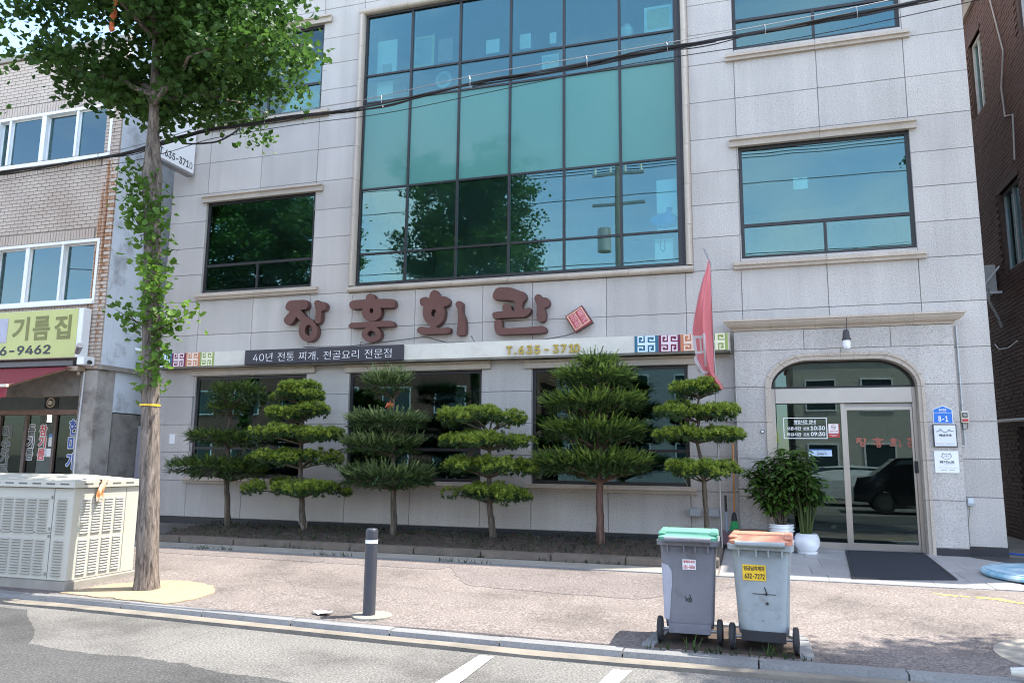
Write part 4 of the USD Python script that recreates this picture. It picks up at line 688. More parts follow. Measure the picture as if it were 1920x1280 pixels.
def seal(u0, u1, v0, v1):   # a bar in the seal's own axes (0..1 across, 0..1 down)
    f = lambda u, v: C[0] + (C[1] - C[0]) * u + (C[3] - C[0]) * v
    return Polygon([f(u0, v0), f(u1, v0), f(u1, v1), f(u0, v1)])
SEALW = plain("seal_cream", (0.62, 0.45, 0.30), 0.6)
obj("border", slab(union_all([seal(.07, .93, .07, .115), seal(.07, .93, .885, .93), seal(.07, .115, .07, .93), seal(.885, .93, .07, .93), seal(.48, .52, .1, .9)]), -.1488, .006), SEALW, st)
ang = math.degrees(math.atan2(*(C[1] - C[0])[::-1]))
SR = plain("seal_pink", (0.62, 0.25, 0.26), 0.6)
for c, u, v in (("장", .15, .45), ("회", .15, .85), ("흥", .57, .45), ("관", .57, .85)):
    g = text_poly(c, .105); g = affinity.rotate(g, ang - 4, origin=(0, 0)); q = C[0] + (C[1] - C[0]) * u + (C[3] - C[0]) * v
    obj("character", slab(affinity.translate(g, *q), -.1488, .004), SR, st)
# the white band
bs = thing("sign_band", "long cream sign band with fret tiles and gold phone number over the windows", "sign")
obj("band", bbox_(-11.17, -.265, -.250, -.001, 3.178, 3.455, .006), CREAM, bs)
obj("band_underside", box(-11.16, -.28, -.235, -.012, 3.150, 3.177), CONC_D, bs)
obj("end_cap", box(-.264, -.252, -.252, -.02, 3.165, 3.462), GR_T, bs)
FRET = [((0.02, 0.13, 0.21), (0.66, 0.78, 0.84)), ((0.16, 0.012, 0.05), (0.74, 0.60, 0.62)), ((0.55, 0.20, 0.09), (0.78, 0.62, 0.50)), ((0.28, 0.36, 0.09), (0.76, 0.74, 0.54))]
NM = ["blue", "maroon", "orange", "green"]
FM = [(plain("fret_" + n, a, 0.5, var=.06), plain("fret_line_" + n, b, 0.5, var=.05)) for n, (a, b) in zip(NM, FRET)]
def fret(x0, x1, z0, z1, mats, label):
    t = sub("fret_tile", bs, label)
    obj("ground", box(x0, x1, -.256, -.251, z0, z1), mats[0], t)
    bw = (x1 - x0) * .115; a, b = x0 + bw, x1 - bw
    spir = [(1.0, .08), (.08, .08), (.08, .92), (.92, .92), (.92, .40), (.44, .40), (.44, .62)]
    out = []
    for fx in (0, 1):
        for fz in (0, 1):
            P = []
            for u, v in spir:
                u, v = (u, v) if (fx + fz) % 2 == 0 else (v, u)
                u = .5 + (u if fx else -u) * .485; v = .5 + (v if fz else -v) * .485
                P.append((a + u * (b - a), z0 + v * (z1 - z0)))
            out.append(LineString(P).buffer(.0105, cap_style=2, join_style=2))
    obj("fret_line", slab(union_all(out).intersection(sbox(a, z0, b, z1)), -.2565, .004), mats[1], t)
for i, x in enumerate((-11.11, -10.785, -10.457, -10.13)): fret(x, x + .322, 3.183, 3.450, FM[i], NM[i] + " fret tile")
for i, (x, x1) in enumerate(((-1.735, -1.357), (-1.353, -1.01), (-1.005, -.632), (-.627, -.285))): fret(x, x1, 3.183, 3.450, FM[i], NM[i] + " fret tile")
xx = -3.905
for c, x in zip("T.635-3710", (-3.905, -3.76, -3.685, -3.545, -3.405, -3.235, -3.09, -2.955, -2.82, -2.735)):
    g = text_poly(c, .150); a, b, c2, d = g.bounds
    obj("digit", slab(affinity.translate(g, x - a, 3.222), -.256, .022), GOLD, bs)
db = thing("slogan_board", "dark slate signboard with thin white Korean lettering on the sign band", "sign")
obj("board", bbox_(-9.09, -5.80, -.292, -.254, 3.172, 3.452, .01), BOARD, db)
obj("lettering", slab(fit_text("40년 전통 찌개. 전골요리 전문점", -8.90, -6.03, 3.222, 3.388, False).buffer(-.0022), -.2925, .004), LET_W, db)
# projecting sign on the left edge
ps = thing("projecting_sign", "tall white projecting sign box behind the street tree crown", "sign")
obj("box", bbox_(-10.94, -10.78, -1.12, -.06, 7.20, 9.85, .008), WHITE, ps)
obj("base_rail", box(-10.945, -10.775, -1.125, -.055, 7.15, 7.197), STEEL_D, ps)
g = fit_text("T.635-3710", -1.04, -.12, 7.27, 7.42, False)
e = slab(g, 0, .003); v = e.vertices.copy(); e.vertices = np.stack([-10.7795 + (-v[:, 1]), v[:, 0], v[:, 2]], 1)
obj("lettering", e, plain("grey_lettering", (0.08, 0.09, 0.10), 0.5), ps)
obj("bracket", cat_([box(-10.9, -10.82, -.06, .0, 7.6, 7.66), box(-10.9, -10.82, -.06, .0, 9.3, 9.36)]), STEEL_D, ps)
# banner flag
fl = thing("banner_flag", "red feather banner with white lettering on a thin pole among the shrubs", "flag")
obj("pole", tube([(-.44, -.92, .26), (-.455, -.92, 2.0), (-.475, -.92, 3.6), (-.485, -.92, 4.42)], [.011, .011, .009, .008], 8), STEEL_D, fl)
obj("top_arm", tube([(-.575, -.86, 4.66), (-.53, -.89, 4.54), (-.487, -.92, 4.42)], .013, 8), STEEL_D, fl)
FZ = np.array([2.50, 2.60, 2.72, 2.80, 2.95, 3.15, 3.40, 3.65, 3.90, 4.15, 4.36, 4.47]); FL = np.array([-.46, -.565, -.615, -.655, -.72, -.765, -.787, -.745, -.685, -.615, -.545, -.532])
FR = np.array([-.345, -.385, -.47, -.475, -.476, -.478, -.480, -.482, -.484, -.486, -.489, -.512])
def fy(x, z):
    u = (x - np.interp(z, FZ, FL)) / (np.interp(z, FZ, FR) - np.interp(z, FZ, FL) + 1e-6)
    s = np.clip((4.5 - z) / .8, 0, 1)
    return -.93 - s * (.16 * np.sin(np.clip(u, 0, 1) * np.pi * .95) ** 1.5 + .05 * np.sin(u * 7 + z * 3) - .07 * np.exp(-((u - .42) / .13) ** 2))
nu, nz_ = 26, 60
zz = np.linspace(2.50, 4.47, nz_); uu = np.linspace(0, 1, nu); G = []
for z in zz:
    a, b = np.interp(z, FZ, FL), np.interp(z, FZ, FR); xq = a + (b - a) * uu
    G.append(np.stack([xq, fy(xq, np.full(nu, z)), np.full(nu, z)], 1))
G = np.array(G); I = np.arange(nz_ * nu).reshape(nz_, nu)
F = np.concatenate([np.stack([I[:-1, :-1], I[:-1, 1:], I[1:, 1:]], -1).reshape(-1, 3), np.stack([I[:-1, :-1], I[1:, 1:], I[1:, :-1]], -1).reshape(-1, 3)])
FLAGR = mat("flag_cloth", {"p": ("principled_bsdf", {"base_color": (0.88, 0.36, 0.38), "roughness": 0.8}), "t": ("translucent_bsdf", {"color": (0.90, 0.42, 0.44)}), "m": ("mix_closure", {"fac": 0.6})}, [("p.BSDF", "m.closure1"), ("t.BSDF", "m.closure2")], surface="m.closure")
FLAGW = mat("flag_white", {"p": ("principled_bsdf", {"base_color": (0.8, 0.78, 0.78), "roughness": 0.8}), "t": ("translucent_bsdf", {"color": (0.85, 0.75, 0.75)}), "m": ("mix_closure", {"fac": 0.4})}, [("p.BSDF", "m.closure1"), ("t.BSDF", "m.closure2")], surface="m.closure")
front = G.reshape(-1, 3); back = front + [0, .003, 0]
cl = trimesh.Trimesh(np.vstack([front, back]), np.vstack([F, F[:, ::-1] + len(front)]), process=False)
obj("cloth", cl, FLAGR, fl, True)
def on_flag(poly, m, off=.004):
    q = [trimesh.creation.extrude_polygon(g.segmentize(.03), .003, engine="earcut") for g in getattr(poly, "geoms", [poly])]
    e = cat_(q); e = trimesh.Trimesh(*trimesh.remesh.subdivide_to_size(e.vertices, e.faces, .03), process=False); v = e.vertices
    e.vertices = np.stack([v[:, 0], fy(v[:, 0], v[:, 1]) - off - v[:, 2], v[:, 1]], 1); obj("print", e, m, fl)
# white strokes of the print: position on the cloth in metres
W1 = union_all([LineString([(-.752, 3.30), (-.725, 3.05)]).buffer(.018), LineString([(-.752, 3.295), (-.60, 3.27)]).buffer(.020), LineString([(-.725, 3.055), (-.595, 3.06)]).buffer(.02), LineString([(-.60, 3.30), (-.592, 2.86)]).buffer(.018), LineString([(-.66, 3.28), (-.65, 3.06)]).buffer(.012),
                LineString([(-.735, 2.98), (-.70, 2.80), (-.66, 2.765), (-.575, 2.755)]).buffer(.021)])
on_flag(W1, FLAGW)
edge = Polygon(list(zip(FL[2:] + .002, FZ[2:])) + list(zip(FL[2:][::-1] + .014, FZ[2:][::-1]))).buffer(0)
on_flag(edge, FLAGW, .005)
sw = thing("sign_wire", "thin dark wire sagging along the wall under the brown letters to the seal", "wire")
obj("run", tube([(-8.0, -.02, 3.52), (-7.0, -.02, 3.50), (-5.5, -.02, 3.62), (-5.1, -.02, 3.50), (-4.2, -.02, 3.475), (-3.4, -.02, 3.48), (-2.95, -.02, 3.54), (-2.72, -.03, 3.60)], .006, 5), BLACK, sw)
obj("loose_end", cat_([tube([(-4.55, -.03, 3.47), (-4.6, -.06, 3.56), (-4.62, -.05, 3.60)], .006, 5), tube([(-6.75, -.1, 3.46), (-6.74, -.12, 3.56), (-6.70, -.12, 3.54)], .006, 5)]), BLACK, sw)
# bare bulb lamp over the door
lp = thing("bulb_lamp", "bare white bulb in a dark socket hanging from the cornice above the door", "lamp")
obj("cord", tube([(1.43, -.33, 3.60), (1.425, -.336, 3.50), (1.415, -.33, 3.41)], .006, 6), BLACK, lp)
obj("socket", lathe([(0, 3.42), (.03, 3.42), (.045, 3.38), (.05, 3.30), (.062, 3.29), (.062, 3.262), (0, 3.262)], (1.41, -.33, 0), 20), plain("socket_grey", (.05, .045, .045), .6), lp, 40)
obj("bulb", lathe([(0, 3.262), (.05, 3.26), (.056, 3.23), (.056, 3.185), (.05, 3.150), (.03, 3.128), (0, 3.12)], (1.41, -.33, 0), 24), plain("bulb_white", (.78, .78, .82), .25, var=.02), lp, 60)
# plates beside the door
FP = PY - .001
hp = thing("house_number_plate", "blue house-shaped number plate 8-1 to the right of the door", "sign")
pent = Polygon([(2.520, 2.035), (2.775, 2.03), (2.772, 2.235), (2.655, 2.292), (2.523, 2.242)])
obj("plate", slab(pent, FP, .006), WHITE, hp)
obj("face", slab(pent.buffer(-.009), FP - .0065, .002), plain("sign_blue", (0.025, 0.16, 0.55), 0.4, var=.05), hp)
obj("lettering", slab(union_all([fit_text("8-1", 2.585, 2.71, 2.06, 2.145), fit_text("중리천로", 2.60, 2.695, 2.215, 2.245), sbox(2.53, 2.186, 2.768, 2.19), sbox(2.59, 2.202, 2.70, 2.205)]), FP - .009, .0015), WHITE, hp)
INK = plain("ink_dark", (0.02, 0.025, 0.03), 0.5); INKB = plain("ink_blue", (0.015, 0.06, 0.11), 0.5); INKG = plain("ink_grey", (0.32, 0.33, 0.35), 0.5)
p1 = thing("framed_plaque", "dark framed white plaque with blue wave emblem under the house number", "sign")
obj("frame", bbox_(2.50, 2.803, FP - .03, FP, 1.702, 2.022, .004), plain("plaque_frame", (.05, .045, .06), .35), p1)
obj("face", box(2.515, 2.79, FP - .034, FP - .0305, 1.715, 2.010), plain("plaque_face", (.68, .69, .70), .25, var=.03), p1)
def arc(cx, cz, rx, rz, a0, a1, w): 
    t = np.radians(np.linspace(a0, a1, 14)); return LineString(np.c_[cx + rx * np.cos(t), cz + rz * np.sin(t)]).buffer(w)
obj("emblem", slab(union_all([arc(2.545, 1.965, .05, .045, 270, 355, .0035), arc(2.655, 1.965, .055, .052, 200, 340, .0035), arc(2.752, 1.955, .045, .03, 185, 280, .0035)]), FP - .0345, .002), INKB, p1)
obj("lettering", slab(fit_text("백년가게", 2.575, 2.73, 1.85, 1.885), FP - .0345, .002), INK, p1)
obj("small_print", slab(union_all([sbox(2.55, 1.747, 2.63, 1.752), sbox(2.68, 1.747, 2.765, 1.752), Point(2.538, 1.75).buffer(.006), Point(2.667, 1.75).buffer(.007)]), FP - .0345, .002), INKG, p1)
p2 = thing("white_plaque", "plain white plaque with line emblem and lettering, lowest plate beside the door", "sign")
obj("plate", bbox_(2.498, 2.806, FP - .012, FP, 1.337, 1.648, .002), WHITE, p2)
cat_line = LineString([(2.607, 1.555), (2.588, 1.572), (2.607, 1.60), (2.604, 1.616), (2.618, 1.604), (2.69, 1.604), (2.704, 1.616), (2.702, 1.598), (2.722, 1.572), (2.703, 1.553), (2.69, 1.538), (2.655, 1.53), (2.62, 1.538), (2.607, 1.555)]).buffer(.0022)
obj("emblem", slab(union_all([cat_line, LineString([(2.652, 1.585), (2.652, 1.567), (2.664, 1.567)]).buffer(.0018), LineString([(2.630, 1.582), (2.640, 1.572)]).buffer(.0018), LineString([(2.682, 1.582), (2.674, 1.572)]).buffer(.0018)]), FP - .0125, .002), INK, p2)
obj("lettering", slab(fit_text("경기노포", 2.56, 2.75, 1.475, 1.51), FP - .0125, .002), INK, p2)
obj("small_print", slab(union_all([sbox(2.54, 1.412, 2.77, 1.4145), sbox(2.575, 1.377, 2.645, 1.383), sbox(2.675, 1.377, 2.745, 1.383), sbox(2.62, 1.457, 2.75, 1.46)]), FP - .0125, .002), INKG, p2)
bx = thing("alarm_box", "small cream alarm box with red label on the granite pier beside the conduit", "box")
obj("case", bbox_(2.90, 3.00, -.062, -.002, 2.05, 2.215, .006), plain("case_cream", (.60, .58, .46), .5), bx)
obj("grille", box(2.915, 2.985, -.066, -.0625, 2.125, 2.195), plain("case_dark", (.10, .10, .09), .5), bx)
obj("dial", slab(Point(2.95, 2.16).buffer(.022), -.0665, .004), plain("dial", (.3, .3, .27), .5), bx)
obj("label", box(2.912, 2.99, -.066, -.0625, 2.068, 2.105), RED_L, bx)
obj("cable", tube([(2.915, -.03, 2.05), (2.912, -.03, 1.985), (2.94, -.03, 1.955), (2.975, -.03, 1.97), (2.985, -.03, 2.02), (2.985, -.03, 2.05)], .005, 6), BLACK, bx)
cd = thing("conduit", "thin grey conduit pipe running down the granite from the cornice", "pipe")
obj("pipe", tube([(2.935, -.014, 3.47), (2.935, -.014, 2.4), (2.936, -.014, 1.74), (2.92, -.014, 1.72), (2.80, -.17, 1.715)], .011, 8), plain("conduit_grey", (.45, .48, .48), .4), cd)
for z in (3.2, 2.75, 2.3, 1.95): obj("clip", box(2.918, 2.952, -.028, -.002, z, z + .012), STEEL_D, cd)
ob = thing("outlet_box", "small grey outdoor socket box low on the right granite pier", "box")
obj("case", bbox_(2.895, 2.985, -.05, -.002, .885, .992, .006), plain("outlet_grey", (.42, .47, .50), .45), ob)
obj("cover", bbox_(2.903, 2.977, -.058, -.0505, .915, .985, .003), plain("outlet_light", (.55, .6, .62), .4), ob)
obj("cable", tube([(2.93, -.02, .885), (2.93, -.02, .80), (2.905, -.02, .70), (2.90, -.016, .55), (2.90, -.01, .33)], .006, 6), STEEL_D, ob)
dl = thing("door_sensor", "tiny round black key sensor on the granite left of the door", "lock")
obj("ring", slab(Point(.178, 1.922).buffer(.028), FP, .012), BLACK, dl); obj("face", slab(Point(.178, 1.922).buffer(.019), FP - .0125, .003), WHITE, dl)
# vinyl notices on the fixed glass
hs = thing("opening_hours_notice", "white lettered opening hours notice in a thin frame on the door glass", "sign")
g0 = sbox(.49, 1.822, 1.115, 2.142); YG = .0535
obj("border", slab(g0.difference(g0.buffer(-.012, join_style=2)), YG, .0012), WHITE, hs)
obj("lettering", slab(union_all([fit_text("영업시간 안내", .645, .955, 2.055, 2.105), sbox(.64, 2.036, .96, 2.042)]), YG, .0012), WHITE, hs)
for (a, b, c), z in zip((("오픈시간", "오전", "10:30"), ("마감시간", "오후", "09:30")), (1.952, 1.862)):
    obj("lettering", slab(union_all([fit_text(a, .54, .745, z, z + .05), fit_text(b, .775, .86, z + .01, z + .045), sbox(.772, z - .004, .865, z), fit_text(c, .88, 1.085, z, z + .062)]), YG, .0012), WHITE, hs)
ns = thing("no_smoking_sticker", "white and red no smoking sticker on the door glass", "sticker")
obj("sheet", box(1.130, 1.287, YG - .0006, YG, 1.842, 2.047), RED_L, ns); obj("white_field", box(1.133, 1.272, YG - .0016, YG - .0008, 1.905, 2.044), WHITE, ns)
ring = Point(1.203, 1.995).buffer(.036); ring = ring.difference(ring.buffer(-.006)).union(LineString([(1.178, 2.02), (1.228, 1.97)]).buffer(.003))
obj("symbol", slab(union_all([ring]), YG - .0017, .0008), RED_L, ns)
obj("cigarette", slab(union_all([sbox(1.18, 1.988, 1.226, 1.999)]), YG - .0017, .0006), INK, ns)
obj("lettering", slab(fit_text("금연구역", 1.148, 1.26, 1.922, 1.948), YG - .0017, .0008), RED_L, ns)
obj("small_print", slab(union_all([sbox(1.15, 1.875, 1.255, 1.88), sbox(1.18, 1.86, 1.23, 1.864)]), YG - .0016, .0009), WHITE, ns)
bn = thing("blue_notice_sticker", "blue and white notice sticker on the door glass behind the potted plants", "sticker")
obj("sheet", box(.84, 1.165, YG - .0006, YG, 1.56, 1.665), plain("notice_pale", (.52, .62, .74), .4), bn); obj("header", box(.84, 1.165, YG - .0012, YG - .0008, 1.648, 1.665), plain("notice_blue", (.03, .13, .32), .4), bn)
obj("lettering", slab(fit_text("판매금지", .955, 1.09, 1.58, 1.608), YG - .0012, .0008), INK, bn)
obj("small_print", slab(union_all([sbox(.95 + .02 * i, 1.622, .965 + .02 * i, 1.636) for i in range(7)]), YG - .0012, .0008), INKG, bn)
dlt = thing("door_lettering", "rust red vinyl letters on the dark sliding door glass", "lettering"); DLM = plain("vinyl_rust", (.30, .09, .06), .5)
for k in ("jang", "heung", "hoe", "gwan"):
    g = affinity.scale(rings(LETTERS[k]), .001, .001, origin=(0, 0)); u_ = .74 / 4.45
    obj("letter", slab(affinity.translate(affinity.scale(g, u_, u_, origin=(-8.37, 3.57)), 1.505 + 8.37, 1.70 - 3.57), .0585, .0012), DLM, dlt)
tag(obj("wall_notice", box(-10.92, -10.79, -.004, -.0015, 1.70, 1.885), WHITE), "blank white paper sheet stuck on the granite left of the first window", "paper")

# things standing behind the upper windows
CY1 = plain("paper_white", (.75, .75, .73), .8, var=.03); WD = plain("frame_wood", (.58, .52, .30), .6); GRY = plain("art_grey", (.38, .36, .32), .7)
def framed(x0, x1, z0, z1, fm, pm, lab, y=.30, w=.05):
    t = thing("picture_frame", lab, "picture frame")
    obj("frame", cat_([box(x0, x0 + w, y, y + .03, z0, z1), box(x1 - w, x1, y, y + .03, z0, z1), box(x0 + w, x1 - w, y, y + .03, z0, z0 + w), box(x0 + w, x1 - w, y, y + .03, z1 - w, z1)]), fm, t)
    obj("picture", box(x0 + w, x1 - w, y + .01, y + .02, z0 + w, z1 - w), pm, t)
framed(-6.07, -5.63, 9.02, 9.66, WD, GRY, "yellow wooden picture frame leaning behind the top left curtain wall glass")
framed(-1.56, -1.07, 9.02, 9.50, WHITE, WD, "white framed picture behind the top right curtain wall glass")
def board(name, x0, x1, z0, z1, m, lab, ct, y=.30, d=.02):
    t = thing(name, lab, ct); obj("sheet", bbox_(x0, x1, y, y + d, z0, z1, .003), m, t); obj("foot", box(x0 + .02, x1 - .02, y + d, y + d + .06, z0, z0 + .02), m, t)
board("canvas", -6.86, -6.43, 9.0, 9.70, CY1, "tall pale canvas behind the top left pane of the curtain wall", "canvas")
board("canvas", -5.55, -5.24, 9.06, 9.54, plain("dusty_pink", (.42, .25, .22), .8), "dusty pink canvas right of the yellow picture frame", "canvas")
board("white_canvas", -4.56, -4.29, 9.08, 9.36, CY1, "white panel against the third upper pane of the curtain wall", "paper")
board("white_canvas", -3.89, -3.67, 9.07, 9.37, CY1, "white panel left in the fourth upper pane of the curtain wall", "paper")
board("white_canvas", -3.31, -3.18, 9.09, 9.31, CY1, "narrow white panel right in the fourth upper pane of the curtain wall", "paper")
board("white_canvas", -6.80, -6.45, 8.38, 8.78, CY1, "white sheet in the lower left sash of the top floor", "paper", .22)
board("carton", -3.46, -3.13, 8.50, 8.88, CY1, "pale carton behind the small fourth pane of the top floor", "box", .30, .2)
board("carton", -6.72, -6.53, 9.0, 9.18, GRY, "small grey carton before the tall pale canvas", "box", .27, .02)
t = thing("vase", "round white vase behind the top right curtain wall pane", "vase", (-1.88, .36, 9.02)); obj("body", lathe([(0, 0), (.07, 0), (.12, .08), (.12, .14), (.08, .2), (.05, .22), (.06, .235), (.045, .235), (.04, .2), (0, .05)]), WHITE, t, 40)
obj("foot", lathe([(0, -.012), (.06, -.012), (.06, 0), (0, 0)]), GRY, t)
t = thing("wall_clock", "round pale dish standing in the second small pane of the top floor", "dish", (-5.42, .30, 8.52)); e = slab(Point(0, .17).buffer(.17), .03, .03); obj("disc", e, ROOM, t); e = slab(Point(0, .17).buffer(.11), -.001, .004); obj("face", e, GRY, t)
board("door_panel", -1.40, -1.05, 5.28, 6.25, WHITE, "white panel behind the right pane of the middle storey", "panel")
t = thing("blue_bag", "bright blue plastic bag on the ledge behind the right curtain wall pane", "bag")
bl = trimesh.creation.icosphere(3); v = bl.vertices * [.25, .12, .14]; v *= (1 + .35 * (meshkit.fbm(v * 9 + 3, 3) - .5))[:, None]; bl.vertices = v + [-1.27, .3, 5.52]
obj("body", bl, plain("bag_blue", (.03, .25, .60), .35), t, True); obj("knot", cyl((-1.22, .3, 5.6), (-1.18, .28, 5.74), .03, .05, 8), plain("bag_blue_knot", (.03, .25, .60), .35), t)
t = thing("shopping_bag", "white paper carrier bag with dark handles in the lower right sash", "bag")
obj("body", bbox_(-1.43, -1.12, .17, .27, 4.80, 5.16, .004), WHITE, t); obj("handle", tube([(-1.34, .165, 5.12), (-1.335, .16, 4.98), (-1.30, .16, 4.94), (-1.265, .16, 4.98), (-1.26, .165, 5.12)], .007, 6), BLACK, t)
t = thing("window_note", "white note stuck inside the right second floor window", "paper"); obj("sheet", box(.80, 1.02, .085, .09, 5.79, 5.985), WHITE, t); obj("tape", box(.88, .94, .0815, .0845, 5.96, 5.99), CREAM, t)
# dining tables and screens inside the ground floor
for i, (x, lab) in enumerate(((-9.2, "first"), (-5.8, "middle"), (-2.2, "last"))):
    t = thing("dining_table", f"blue topped dining table inside the {lab} ground floor window from the left", "table", (x, 1.4, .22), group=None)
    obj("tabletop", bbox_(-.75, .75, -.4, .4, .70, .74, .008), plain("table_blue_" + lab, (.04, .16, .42), .3), t)
    for sx in (-.65, .65):
        for sy in (-.32, .32): obj("leg", box(sx - .025, sx + .025, sy - .025, sy + .025, 0, .70), STEEL_D, t)

# ================================================================== planting
BARK_G = bark("bark_ginkgo", (0.045, 0.036, 0.030), (0.245, 0.20, 0.165), 5.0, 30, 1.0)
BARK_T = bark("bark_topiary", (0.05, 0.04, 0.03), (0.15, 0.12, 0.09), 4.0, 40)
BARK_R = bark("bark_reddish", (0.06, 0.035, 0.028), (0.19, 0.11, 0.085), 4.0, 40)
GINK = leafmat("leaf_ginkgo", [(0.15, (0.045, 0.105, 0.020)), (0.5, (0.095, 0.19, 0.034)), (0.85, (0.19, 0.31, 0.065))], 0.45)
GINK_Y = leafmat("leaf_ginkgo_young", [(0.15, (0.10, 0.20, 0.03)), (0.5, (0.20, 0.34, 0.05)), (0.85, (0.36, 0.50, 0.10))], 0.5)
PINE = leafmat("needle_pine_lit", [(0.05, (0.08, 0.15, 0.03)), (0.4, (0.32, 0.42, 0.06)), (0.8, (0.62, 0.68, 0.14))], 0.45, .55, ns=17.0, wn=.72)  # colours raised past real needles; stand in for light on the pads
PINE_D = leafmat("needle_pine_shaded", [(0.1, (0.035, 0.075, 0.024)), (0.6, (0.075, 0.14, 0.034)), (0.9, (0.13, 0.21, 0.045))], 0.2, .55)  # darker copy for tuft undersides and gaps; shade put into the colour
YEW = leafmat("needle_yew", [(0.1, (0.025, 0.05, 0.018)), (0.5, (0.065, 0.115, 0.03)), (0.9, (0.16, 0.23, 0.06))], 0.22, .5, ns=12.0, wn=.7)
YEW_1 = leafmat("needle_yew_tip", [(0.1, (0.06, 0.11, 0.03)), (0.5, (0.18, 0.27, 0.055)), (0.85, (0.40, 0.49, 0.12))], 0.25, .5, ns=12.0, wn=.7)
YEW_L = leafmat("needle_yew_bright", [(0.08, (0.08, 0.14, 0.03)), (0.45, (0.25, 0.37, 0.07)), (0.85, (0.55, 0.66, 0.17))], 0.35, .5, ns=11.0, wn=.7)
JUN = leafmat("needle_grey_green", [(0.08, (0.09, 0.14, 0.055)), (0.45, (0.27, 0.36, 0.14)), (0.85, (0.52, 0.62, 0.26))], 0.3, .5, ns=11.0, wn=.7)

def frames(N, R):
    """unit vectors across each direction N"""
    a = R.normal(size=N.shape); u = np.cross(N, a); u /= np.linalg.norm(u, axis=1, keepdims=True); return u, np.cross(N, u)
def fans(C, R, s=.075, droop=.25):
    """ginkgo leaves: a fan of three triangles on each centre"""
    n = len(C); N = R.normal(size=(n, 3)); N[:, 2] = np.abs(N[:, 2]) + .35; N /= np.linalg.norm(N, axis=1, keepdims=True)
    u, w = frames(N, R); S = (s * R.uniform(.6, 1.2, n))[:, None]
    P = [C, C + S * (-.62 * u + .55 * w), C + S * (-.26 * u + .86 * w) - N * S * droop, C + S * (.26 * u + .86 * w) - N * S * droop, C + S * (.62 * u + .55 * w)]
    V = np.stack(P, 1).reshape(-1, 3); i = np.arange(n)[:, None] * 5
    return trimesh.Trimesh(V, np.vstack([i + [0, 1, 2], i + [0, 2, 3], i + [0, 3, 4]]), process=False)

def ginkgo(name, seed, label, base, group, full=True):
    R = np.random.default_rng(seed)
    t = thing(name, label, "tree", base, group=group)
    pts = np.array([(0, 0, -.1), (-.01, 0, .12), (-.06, .0, 1.0), (-.14, 0, 1.9), (-.24, 0, 3.0), (-.34, .02, 4.0), (-.43, .03, 4.75), (-.48, .04, 5.4), (-.53, .04, 6.2), (-.55, .0, 7.2), (-.52, 0, 8.2), (-.5, .02, 9.0)])
    rad = np.array([.155, .122, .104, .096, .093, .091, .100, .062, .050, .042, .03, .012])
    zs = np.concatenate([np.linspace(-.1, .3, 6), np.linspace(.4, 9.0, 60)]); P = np.stack([np.interp(zs, pts[:, 2], pts[:, k]) for k in range(3)], 1); rr = np.interp(zs, pts[:, 2], rad)
    trunk = tube(P, rr, 28); v = trunk.vertices
    ang = np.arctan2(v[:, 1] - np.interp(v[:, 2], pts[:, 2], pts[:, 1]), v[:, 0] - np.interp(v[:, 2], pts[:, 2], pts[:, 0]))
    k = 1 + .20 * (meshkit.fbm(np.stack([np.cos(ang) * 3, np.sin(ang) * 3, v[:, 2] * 1.2], 1), 3) - .5) + .10 * (meshkit.noise(np.stack([np.cos(ang) * 9, np.sin(ang) * 9, v[:, 2] * 2.0], 1)) - .5)
    k *= 1 + .14 * np.exp(-((v[:, 2] - 4.75) / .18) ** 2)
    c = np.stack([np.interp(v[:, 2], pts[:, 2], pts[:, 0]), np.interp(v[:, 2], pts[:, 2], pts[:, 1]), v[:, 2]], 1)
    trunk.vertices = c + (v - c) * k[:, None] * np.array([1, 1, 0]) + (v - c) * np.array([0, 0, 1]); obj("trunk", trunk, BARK_G, t, True)
    C = []
    for b in range(26):
        z0 = R.uniform(5.35, 8.5); a = b * 2.399 + R.normal(0, .3)
        if b < 2: z0, a = 5.75 + .1 * b, (.15, 2.7)[b]
        L = .80 * (1.1 + 1.25 * math.sin(np.clip((9.6 - z0) / 4.4, 0, 1) * math.pi * .72)) * R.uniform(.8, 1.08)
        p0 = np.array([np.interp(z0, pts[:, 2], pts[:, 0]), 0, z0]); d = np.array([math.cos(a), math.sin(a), 0]); s = np.linspace(0, 1, 7)
        B = p0 + d * (L * s)[:, None] + np.array([0, 0, 1]) * (L * (.62 * s - .35 * s ** 2 + R.normal(0, .03)))[:, None]
        B[1:-1] += R.normal(0, .04, (5, 3))
        obj("branch", tube(B, np.linspace(.036, .007, 7), 7), BARK_G, t)
        for q in range(30):
            w = R.beta(1.7, 1.0); c = np.array([np.interp(w, s, B[:, k]) for k in range(3)])
            C.append(c + R.normal(0, 1, 3) * np.array([.36, .36, .26]) * (.45 + .75 * w) + [0, 0, .04 - .08 * R.random()])
    C = np.array(C)
    ok = (np.hypot(C[:, 0] + .5, C[:, 1]) < 1.95) & (C[:, 2] > 5.26 + .42 * np.minimum(np.hypot(C[:, 0] + .5, C[:, 1]), 1.0) + np.where(C[:, 0] < -.5, .30, .14) * np.hypot(C[:, 0] + .5, C[:, 1]) + .25 * (meshkit.noise(C * 1.5) - .5))
    tx = np.interp(C[:, 2], pts[:, 2], pts[:, 0]); dv = np.array([.46, .89]); rel = np.stack([C[:, 0] - tx, C[:, 1]], 1); along = rel @ dv; off = np.abs(rel @ np.array([dv[1], -dv[0]]))
    ok &= ~((along < .05) & (off < .22) & (C[:, 2] < 6.75))
    C = C[ok]; n = 54 if full else 45
    K = np.repeat(C, n, 0) + R.normal(0, 1, (len(C) * n, 3)) * np.array([.125, .125, .09])
    obj("crown", fans(K, R, .078), GINK, t)
    return t, pts
street_ginkgos = "street ginkgo trees along the kerb"
